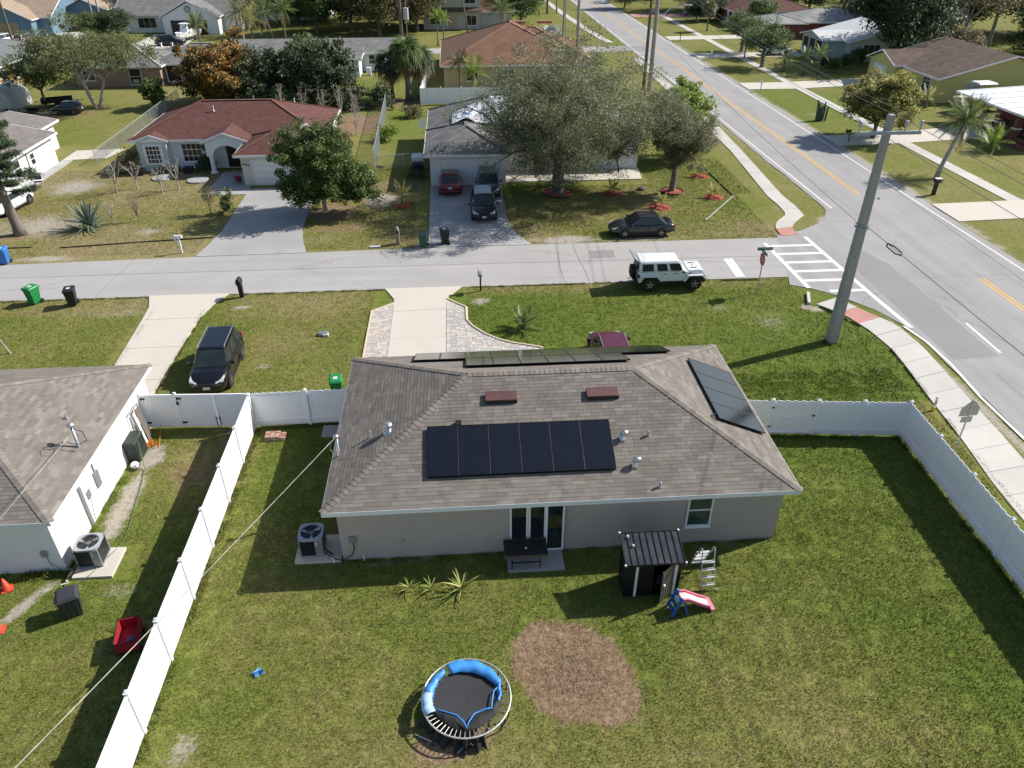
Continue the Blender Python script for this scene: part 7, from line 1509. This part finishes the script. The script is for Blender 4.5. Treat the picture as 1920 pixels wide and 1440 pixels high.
# grey greenhouse-like shed under the trees
t=thing('fabric_shed','pale grey arched fabric shed beneath the left trees','shed',(-51.5,93.5,0)); b=MB(); n=10
P=[(-1.7*math.cos(PI*i/n),2.5*math.sin(PI*i/n)**.7) for i in range(n+1)]
b.xprism(P,-2.4,2.4); b.build('cover',M('grey fabric',(.40,.41,.42),.6,var=.1),t,smooth=False); MB().box(-.7,.7,-2.44,-2.405,0,2.0).build('door',GREY,t)
h=home('orange-yellow house with slate roof at the left edge beyond the junk','' or [(-69,-57.2,102.5,121,'hip',2.6,.3)],W_YEL,R_SLT)
for y in (104.5,108.2,113,116.5): window(h,(-57.2,y,.5),'E',1.2,1.7,(1,2),fm=TRIM,gm=SCREEN,fw=.2)
h=home('blue house with tan gabled roof and tan garage door','' or [(-92,-70.5,150,166,'gx',3.0,.42),(-83,-72.5,147.2,152,'gy',2.9,.5),(-71.5,-64,158,168,'gy',3.2,.45)],W_BLU,R_TAN); garage_door(h,(-80.8,147.2,.02),'S',6,2.3,M('tan door',(.36,.26,.16))); window(h,(-70.5,152.5,.8),'E',1.3,1.6,(1,2)); window(h,(-64,160,.8),'E',1.5,1.6,(1,2)); window(h,(-66.5,158,.8),'S',1.4,1.6,(1,2))
h=home('pale house with grey gable roof and ship wheel emblem behind the boat','' or [(-60,-38.5,152.5,163,'gx',2.9,.5),(-51.0,-41.5,149.2,154,'gy',2.9,.5)],W_WHT,R_GRY); garage_door(h,(-49.6,149.2,.02),'S',6,2.2,BLK); window(h,(-56.5,152.5,.7),'S',3.2,1.7,(3,1)); 
b=MB(); ylathe(b,(0,0,0),[(.5,-.03),(.5,.03)],16); ylathe(b,(0,0,0),[(.36,-.04),(.36,.045)],16,1)
for i in range(4): a=PI*i/4; b.bar((-.62*math.cos(a),-.05,-.62*math.sin(a)),(.62*math.cos(a),-.05,.62*math.sin(a)),.07,.03)
o=b.build('wheel_emblem',[BSH,W_WHT],h); o.location=(2.9,-3.4,4.05)
for y in (154,158): window(h,(-38.5,y,1.),'E',1.1,1.6,(1,2))
h=home('long low white house with grey gable roof behind the dark trees','' or [(-31.5,-8.6,112.9,120.5,'gx',2.45,.3),(-17.5,-12.8,108.5,113,'gx',2.3,.1)],W_WHT,R_GRY); window(h,(-11.9,112.9,.9),'S',.9,1.2,(1,2))
for x in (-27,-22,-19): window(h,(x,112.9,.9),'S',1.2,1.2,(2,2))
t=thing('water_heater','small white outdoor unit by the long white house','unit',(-11.7,109.8,0)); MB().box(-.3,.3,-.25,.25,.1,1.0).build('body',TRIM,t,bevel=.03); MB().box(-.35,.35,-.3,.3,0,.1).build('foot',CONC,t)
h=home('cream house with broad orange-brown hip roof behind the white fence','' or [(-1.4,17.0,101.2,121.5,'hip',2.6,.38),(3.5,17.5,104,117,'hip',2.6,.45)],W_CRM,R_ORG,capm=R_OCAP)
for x in (9.0,12.6): b=MB(); b.box(x-1,x+1,113.0,113.7,6.05-.25,6.35-.25); b.build('roof_vent',M('orange vent',(.34,.16,.09)),h,True)
window(h,(1.4,101.2,.7),'S',1.5,1.5,(1,1),gm=SCREEN); window(h,(6,101.2,.7),'S',1.6,1.4,(2,2))
h=home('two-storey grey house with brown skirt roof beyond the back street','' or [(-5.4,5.0,152.5,161,'gx',6.0,.3),(5.0,11,153,161,'gx',2.9,.4)],W_GRY,R_ORG)
b=MB(); b.hexa([(-5.8,151.5,3.0),(5.4,151.5,3.0),(5.4,152.5,3.5),(-5.8,152.5,3.5),(-5.8,151.5,3.12),(5.4,151.5,3.12),(5.4,152.5,3.65),(-5.8,152.5,3.65)]); b.build('skirt_roof',R_BRN,h,True)
for x,z in ((-4.2,.8),(2.4,.6),(-4.2,4.2),(2.2,4.2)): window(h,(x,152.5,z),'S',2.0,1.7,(2,1))
panel_door(h,(-.6,152.5,.05),'S',1.3,2.3,M('peach door',(.52,.36,.25)))
t=home('white ribbed metal roofed building behind the coconut palms','' or [(-45,-25,168,178,'gx',3.0,.3)],W_WHT,R_WHT,name='metal_building',cat='building')
# right-hand side
h=home('brick house with red hip roof at the top right','' or [(53,68,152,164,'hip',2.6,.34)],W_BRK,R_RED); window(h,(53,158,.9),'W',2.4,1.2,(2,1)); window(h,(55.5,152,.9),'S',1.8,1.2,(2,1)); panel_door(h,(60,152,.05),'S',1,2.1,TRIM)
b=MB(); 
for x,y in ((52.2,151),(52.2,154)): b.box(x-.12,x+.12,y-.12,y+.12,0,2.5)
b.build('porch_post',TRIM,h,True)
h=home('brick house with pale grey low roof and carport at the top right','' or [(59,75,137,147,'hip',2.6,.3),(53.5,60,136.5,145,'hip',2.5,.26)],W_BRK,R_PAL)
h=home('pale green house with white roof and dark screened porch','' or [(58,72,115.0,127,'gy',2.7,.24),(54.8,60,117.0,124.6,'gx',2.7,.2)],W_GRN,M('pale metal roof',(.50,.51,.52),.6,var=.06,scale=1)); 
for y in (124.2,121.8,119.4): window(h,(54.75,y,.75),'W',2.2,1.8,(1,1),gm=SCREEN,fw=.12,name='porch_screen')
for x in (60,66): window(h,(x,115.0,.7),'S',2.6,1.6,(3,1),gm=SCREEN)
h=home('lemon yellow house with dark brown roof behind the yellow-green tree','' or [(56.2,73.0,88.2,102.4,'gy',2.7,.27),(55.0,62,96.2,102.8,'gx',2.8,.36)],W_LEM,R_BRN)
garage_door(h,(55.0,101.4,.02),'W',3.0,2.2,TRIM); window(h,(56.2,91.6,.8),'W',1.6,1.6,(2,2)); window(h,(56.2,95.4,1.3),'W',1.3,.9,(2,1))
window(h,(59.5,88.2,.9),'S',1.9,1.3,(1,4),gm=GREY); window(h,(69,88.2,.9),'S',2.0,1.4,(2,2))
h2=home('yellow wing with flat grey roof right of the lemon house','' or [(75,90,92,102,'gx',2.5,.1)],W_LEM,R_PAL,name='house_wing',cat='house')
# brick pavilion
t=thing('pavilion','white-roofed pavilion with red brick arches at the right edge','pavilion',(54.4,79,0)); BK=M('pavilion brick',(.22,.085,.07),.9,var=.22,scale=6)
b=MB(); b.hexa([(53.5,68,2.75),(75,68,3.9),(75,80.6,3.9),(53.5,80.6,2.75),(53.5,68,2.95),(75,68,4.1),(75,80.6,4.1),(53.5,80.6,2.95)]); b.build('roof',R_WHT,t,True)
for i in range(7): MB().bar((53.5,68.2+i*2,2.975),(75,68.2+i*2,4.125),.06,.05).build('roof_rib',R_WHT,t,True)
for i,y in enumerate((79.6,76.8,74.,71.2,68.8)):
    MB().taper(54.3,54.9,y-.3,y+.3,0,54.35,54.85,y-.25,y+.25,2.1).build('brick_column',BK,t,True); MB().box(54.25,54.95,y-.34,y+.34,1.25,1.38).build('column_band',TRIM,t,True)
    if i<4:
        y2=(76.8,74.,71.2,68.8)[i]; b=MB(); n=8; ym=(y+y2)/2; rr=(y-y2)/2-.25
        for k in range(n):
            a0,a1=PI*k/n,PI*(k+1)/n; ya,yb=ym-rr*math.cos(a0),ym-rr*math.cos(a1); za,zb_=1.75+.8*math.sin(a0),1.75+.8*math.sin(a1); b.hexa([(54.4,ya,za),(54.8,ya,za),(54.8,yb,zb_),(54.4,yb,zb_),(54.4,ya,2.8),(54.8,ya,2.8),(54.8,yb,2.8),(54.4,yb,2.8)])
        b.box(54.4,54.8,y2-.0,y2+.28,1.75,2.8); b.box(54.4,54.8,y-.28,y,1.75,2.8); b.build('arch',BK,t,True)
MB().box(54.45,54.75,68.8,76.8,0,.55).box(53.6,53.8,68,76,0,.35).build('low_wall',BK,t,True); MB().box(58,75,69,79.5,-.1,2.7).build('back_wall',BK,t,True)
for i in range(3): tree('pot_plant',['dark plant between the nearest pavilion arches','dark plant in the middle pavilion arch','dark plant behind the low brick wall'][i],'plant',(55.8,70.2+2.6*i,0),1.3,.9,.2,.04,L_DRK,500,.2,.4,110+i,5,3,1,BARK,.5,zr=(0,1.))
def boat(lab,loc,rz,L,hullm,cabin,bimini):
    t=thing('boat',lab,'boat',loc,rz); b=MB(); st=[(-L/2,.95,.75),(-L/2+.3,1.05,.68),(0,1.05,.6),(L*.28,.85,.62),(L*.42,.45,.75),(L/2,.04,1.0)]; n=8
    for x,w_,z in st: b.v+= [(x,-w_,1.45+.25*max(0,x)/L),(x,-w_*.85,z+.15),(x,-w_*.4,z-.05),(x,0,z-.12),(x,w_*.4,z-.05),(x,w_*.85,z+.15),(x,w_,1.45+.25*max(0,x)/L),(x,0,1.35+.25*max(0,x)/L)]
    for i in range(5):
        for j in range(n): b.f.append((i*n+j,i*n+(j+1)%n,(i+1)*n+(j+1)%n,(i+1)*n+j)); b.m.append(0)
    b.f.append(tuple(range(7,-1,-1))); b.m.append(0); b.build('hull',hullm,t)
    if cabin: MB().taper(-.7,.9,-.7,.7,1.4,-.6,.5,-.6,.6,2.6).build('cabin',W_WHT,t,bevel=.04); MB().box(-.9,.8,-.8,.8,2.6,2.7).build('cabin_top',W_WHT,t,bevel=.03); MB().box(-.4,.3,-.72,.72,1.9,2.4).build('cabin_window',GLASS,t)
    if bimini:
        for sx in (-.8,.6):
            for sy in (-.8,.8): MB().tube([(sx,sy,1.45),(sx*.9,sy,3.0)],.025,5).build('top_pole',ALU,t)
        MB().taper(-1.2,1.0,-.9,.9,3.0,-1.1,.9,-.7,.7,3.12).build('bimini_top',TRIM,t)
    MB().box(-L/2-.45,-L/2-.05,-.2,.2,.7,1.75).build('outboard',BLK if not cabin else W_WHT,t,bevel=.06)
    MB().bar((-L/2+.2,.6,.5),(L/2-.3,.1,.45),.08,.1).bar((-L/2+.2,-.6,.5),(L/2-.3,-.1,.45),.08,.1).bar((L/2-.4,0,.45),(L/2+1.1,0,.4),.1,.1).build('trailer_frame',GREY,t)
    for sy in (-1,1): MB().tube([(-.6,sy-.1,.33),(-.6,sy+.1,.33)],.33,14).build('trailer_wheel',RUB,t)
    return t
boat('cream skiff with canvas top on a trailer beside the yellow house',(58.6,84.0,0),PI+.05,6.2,M('cream hull',(.52,.46,.32),.4,var=.06),False,True); boat('white cabin boat on a trailer before the open garage',(-45.2,142.5,0),-PI/2-.25,6.5,W_WHT,True,False); boat('small olive skiff on a trailer beside the blue house',(-66.5,155.5,0),.1,4.6,M('olive hull',(.30,.28,.14),.5),False,False)
t=thing('flag','small red and white striped flag on the white boat','flag',(-42.8,141.5,1.4)); MB().tube([(0,0,0),(0,0,1.8)],.03,5).build('pole',ALU,t)
for i in range(6): MB().box(0,1.0,-.01,.01,1.0+i*.12,1.11+i*.12).build('stripe',[TAIL,TRIM][i%2],t)
# fences in the distance
fence('white vinyl fence behind the back lawns below the orange roof',(-4.1,91.7),(12.5,91.7),7,-1); fence('white vinyl fence side running back from the palm clump',(-4.1,91.9),(-3.4,112),8,-1)
def chain(lab,p0,p1,h=1.25):
    p0,p1=Vector(p0),Vector(p1); d=p1-p0; L=d.length; t=thing('chain_link_fence',lab,'fence',(p0.x,p0.y,0),math.atan2(d.y,d.x)); n=max(2,round(L/2.6))
    pm=MB().tube([(0,0,0),(0,0,h+.05)],.035,6).mesh('post',GALV)
    for i in range(n+1): inst(pm,'post',t,loc=(L*i/n,0,0))
    MB().tube([(0,0,h),(L,0,h)],.025,6).build('rail',GALV,t); b=MB(); s=.14
    for i in range(int((L+h)/s)):
        for sg in (1,-1):
            a=i*s-(h if sg>0 else 0); x0,z0,x1,z1=(a,0,a+h,h) if sg>0 else (a,h,a+h,0)
            if x0<0: z0+=-x0*sg; x0=0
            if x1>L: z1-=(x1-L)*sg; x1=L
            if x1-x0>.05: b.bar((x0,0,z0),(x1,0,z1),.008,.008)
    stuff(b.build('mesh_wire',GALV,t))
chain('grey chain-link fence between the red-roofed and the patched house',(-7.4,66.5),(-8.0,91.5),1.7); chain('thin chain-link fence beside the left corner of the red roof',(-32.6,70),(-33,96),1.2); chain('short chain-link return towards the patched house',(-7.2,66.6),(-2.6,67.4),1.2)
# distant poles
def pole(lab,x,y,H,m,r,arm=None,lamp=False):
    t=thing('utility_pole',lab,'utility pole',(x,y,0),0,'poles along the far roads'); MB().tube([(0,0,-.1),(0,0,H)],[r*1.2,r*.8],8).build('shaft',m,t)
    if arm: MB().box(-arm,arm,-.06,.06,H-.7,H-.55).build('crossarm',HW,t)
    if lamp: MB().tube([(0,0,H-5.2),(1.6,-.2,H-3.6),(3.4,-.3,H-3.3)],.06,6).box(3.2,4.1,-.45,-.15,H-3.4,H-3.25).build('lamp_arm',ALU,t)
    return t
WP=M('pole wood',(.14,.115,.09),.9,var=.25,scale=3); 
pole('grey concrete pole with a lamp arm at the far junction',24.2,97,13,CP,.26,1.4,True); pole('short dark wooden pole beside the lamp-arm pole',23.2,96,10.5,WP,.2); pole('grey concrete pole left of the road behind the oak',17.0,111,12,CP,.22); pole('thin grey pole beyond the orange roof',16.2,120,9.5,CP,.16); pole('wooden pole far up the left of the road',20.3,149,12,WP,.16); pole('tall thin wooden pole at the far footpath',20.0,174.6,13,WP,.2,1.0); pole('second pole at the far footpath',22.0,174.6,13,CP,.18); pole('dark pole at the top left rising before the blue house',-66.5,128,13,WP,.17)
p_=pole('brown wooden pole with a transformer beside the long white house',-7.9,125.2,13.5,WP,.24,1.2); MB().tube([(.9,-.3,5.0),(.9,-.3,6.6)],.42,10).build('transformer',M('transformer grey',(.45,.46,.47),.5,var=.08),p_); MB().tube([(.9,-.3,0),(.9,-.3,8.5)],.07,6).build('riser',GREY,p_)
wire('thin wire across the trees from the brown transformer pole',(-7.9,125,12.5),(-66.5,128,12.2),.02,1.,WB); wire('service wire from the transformer pole towards the patched house',(-7.9,125,9),(-2.3,75,3.2),.007,.8,WB); wire('wire from the transformer pole over the palm clump',(-7.9,125,8),(-12.5,77,3.5),.006,.8,WB)
t=thing('blue_pool_toy','bright blue play tent at the foot of the orange-blooming tree','play tent',(-22.4,88.6,0)); MB().taper(-.7,.7,-.7,.7,0,-.1,.1,-.1,.1,1.6).build('canvas',PADM,t); MB().tube([(0,0,1.5),(0,0,1.9)],.03,5).build('pole',TRIM,t)
o=MB().lathe((0,0,0),[(2.2,0),(2.2,.9),(2.15,.92),(2.1,.7)],20).build('pool',M('pool blue white',(.45,.6,.68),.4,var=.1)); o.location=(-17.2,103.5,0); tag(o,'round white and blue pool behind the dark trees','pool')
for i,(lab,x,y,r) in enumerate((('round grey stone disc on the lawn by the bay window',-25.4,65.4,.85),('round stone ring by the frangipani trees',-22.2,64.6,.9))):
    o=MB().lathe((0,0,0),[(r,0),(r*.98,.1),(r*.5,.13),(.02,.14)],16).build('stone_disc',CONCO); o.location=(x,y,0); tag(o,lab,'stone disc')
for i,(x,y) in enumerate(((-27.6,66.6),(-25.9,66.8),(-24.7,66.9),(-23.6,66.9))): o=MB().taper(-.3,.3,-.25,.25,0,-.4,.4,-.3,.3,.5).build('planter',BLK); o.location=(x,y,0); tag(o,['black planter at the left end of the bay window','black planter under the middle of the bay window','black planter right of the bay window','black planter left of the second front window'][i],'planter','black planters along the white front wall')
o=MB().lathe((0,0,0),[(.18,0),(.24,.4),(.26,.42)],10).build('flower_pot',BLK); o.location=(-18.6,64.0,0); tag(o,'dark flower pot beside the white garage','pot')
o=small('red flowering plant in the pot beside the white garage',-18.5,63.4,.8,.35,leafmat('red flower',(.03,.04,.015),(.22,.02,.03),(.35,.03,.04),.2),160,.13,99,.15,'plant','pot_plant')
def edging_strip(lab,pts,m):
    o=MB().tube([(x,y,.02) for x,y in pts],.05,5).build('garden_edging',m); tag(o,lab,'edging','garden edging strips')
edging_strip('dark edging strip across the dry lawn behind the mailbox',[(-27.5,50.2),(-22,50.9),(-17.6,51.4)],BLK); edging_strip('pale edging strip slanting on the corner lot',[(18.2,52.2),(22.0,57.4)],CONCO); edging_strip('dark edging strip along the corner footpath',[(22.0,57.5),(21.8,66)],BLK); edging_strip('dark edging strip left of the pine',[(-36,50.3),(-29.5,50.4)],BLK)
# ------------------------------------------------------------------ trees in the distance
BG=[]
def proto(name,label,loc,H,R_,th,lm,n,ls,cr,seed,bark,**k): 
    t=tree(name,label,'tree',loc,H,R_,th,.3,lm,n,ls,cr,seed,8,5,2,bark,.5,group='trees beyond the back street',fill=() if name=='bare_tree' else ((150,0,0,th+(H-th)*.5,R_*.92,(H-th)*.48),),**k); BG.append(t); return t
proto('broad_tree','olive-brown tree left of the brown transformer pole beyond the back street',(-13,146,0),10,6,2,L_BRN,15000,.42,1.6,200,BARK,spread=(.35,1.),zr=(.05,1.))
proto('broad_tree','dark green tree behind the coconut palms beyond the back street',(-24.5,150,0),10,6.5,2,L_MID,15000,.42,1.6,201,BARK,spread=(.35,1.),zr=(.05,1.))
proto('dark_tree','very dark rounded tree looming over the pale green house',(63.5,112.2,0),13.0,8.5,3.5,L_DRK,26000,.42,1.9,202,BARKD,spread=(.4,1.05),zr=(.2,1.))
proto('bare_tree','tall half-bare tree with pale limbs right of the dark rounded tree',(80,123,0),13,7,4,L_BRN,6000,.3,1.4,203,BARKW,spread=(.4,1.05),zr=(.3,1.))
proto('dark_tree','dense dark tree at the right edge behind the lemon house',(95,108,0),11,7.5,2,L_DRK,16000,.42,1.7,204,BARKD,spread=(.35,1.),zr=(.02,1.))
proto('flat_tree','flat-topped green tree before the white sedan',(43.8,111.5,0),5.4,3.8,2.4,L_MID,9000,.22,.7,205,BARK,spread=(.5,1.1),zr=(.5,1.))
lab_={0:'olive-brown',1:'dark green',2:'very dark',3:'half-bare',4:'dense dark',5:'flat-topped green'}
def bgt(k,x,y,s,lab): dup(BG[k],(x,y,0),random.Random(int(x*7+y)).uniform(0,6.28),lab,None,s)
for k,x,y,s,lab in ((0,-6.5,150,.95,'olive-brown tree immediately left of the two-storey house'),(0,-18.5,152,1.05,'olive-brown tree between the transformer pole and the coconut palms'),(1,-30,162,1.,'dark green tree before the white metal building end'),(0,-9.5,160,1.15,'tallest olive-brown tree behind the transformer pole'),(1,-21,166,1.2,'dark green tree rising behind the olive-brown row'),
  (1,13,158,.9,'dark green tree right of the two-storey house'),(0,10,170,1.1,'olive-brown tree behind the two-storey house'),(1,-1,176,1.3,'dark green tree rising behind the two-storey roof'),(4,-36,172,1.0,'dense dark tree left of the white metal building'),(3,-34,148,.7,'half-bare tree by the yellow coconut palm'),
  (1,-57,170,1.1,'dark green tree behind the pale gabled house'),(4,-66,176,1.1,'dense dark tree between the blue house and the pale gabled house'),(1,-84,182,1.2,'dark green tree behind the tan roof'),(4,-47,182,1.3,'dense dark tree behind the grey gable roof'),(1,-61.5,144.5,.42,'small dark tree beneath the two tall palms'),(4,-58,146,.45,'rounded dark bush left of the boat house windows'),
  (5,46.6,119,.75,'flat-topped green tree nearest the screened porch'),(5,45,124,1.0,'flat-topped green tree shading the white sedan driveway'),(1,38,182,.7,'dark green tree at the far end of the road'),(4,52,178,1.0,'dense dark tree above the silver sedan'),(4,62,175,1.1,'dense dark tree behind the red hip roof'),(1,74,168,1.1,'dark green tree right of the red hip roof'),(4,82,152,1.1,'dense dark tree behind the pale grey carport roof'),
  (2,76,140,.85,'very dark tree between the carport roof and the half-bare tree'),(4,86,135,1.2,'dense dark tree behind the half-bare tree'),(4,103,122,1.25,'dense dark tree deep at the right edge'),(1,90,118,.9,'dark green tree behind the yellow wing'),(3,88,128,1.1,'half-bare tree beside the dense trees at the right'),(1,84,106,.75,'dark green tree over the yellow wing'),(4,104,140,1.4,'tallest dense tree at the upper right corner'),(1,96,152,1.3,'dark green tree at the top right behind the others'),
  (0,72,110,.5,'small olive-brown tree beside the lemon roof'),(1,52.5,107.5,.18,'small dark shrubby tree before the screened porch'),(1,55.3,109.5,.2,'small dark shrub along the pale green wall'),(4,52.6,110.5,.14,'low dark bush under the screened porch'),(1,58.4,112.5,.22,'low dark hedge tree beside the pale green wall'),(1,56.5,148,.5,'dark green tree behind the carport'),(4,48,160,.45,'dark hedge bush beside the silver sedan'),(4,51,161,.45,'dark hedge bush left of the red-roofed porch')):
    bgt(k,x,y,s,lab)
# the wood that closes the view beyond the last houses
tips=[]; rg=random.Random(77)
for i in range(420): x=rg.uniform(-190,230); y=rg.uniform(196,270)-.12*abs(x-15); tips+= [Vector((x+rg.gauss(0,2.5),y+rg.gauss(0,2.5),rg.uniform(1,9.5))) for _ in range(4)]
tips=[p for p in tips if not 24<p.x<42]
o=inst(leafmesh('far_wood',tips,60000,1.3,3.0,L_MID,7,.6),'far_wood'); stuff(o)
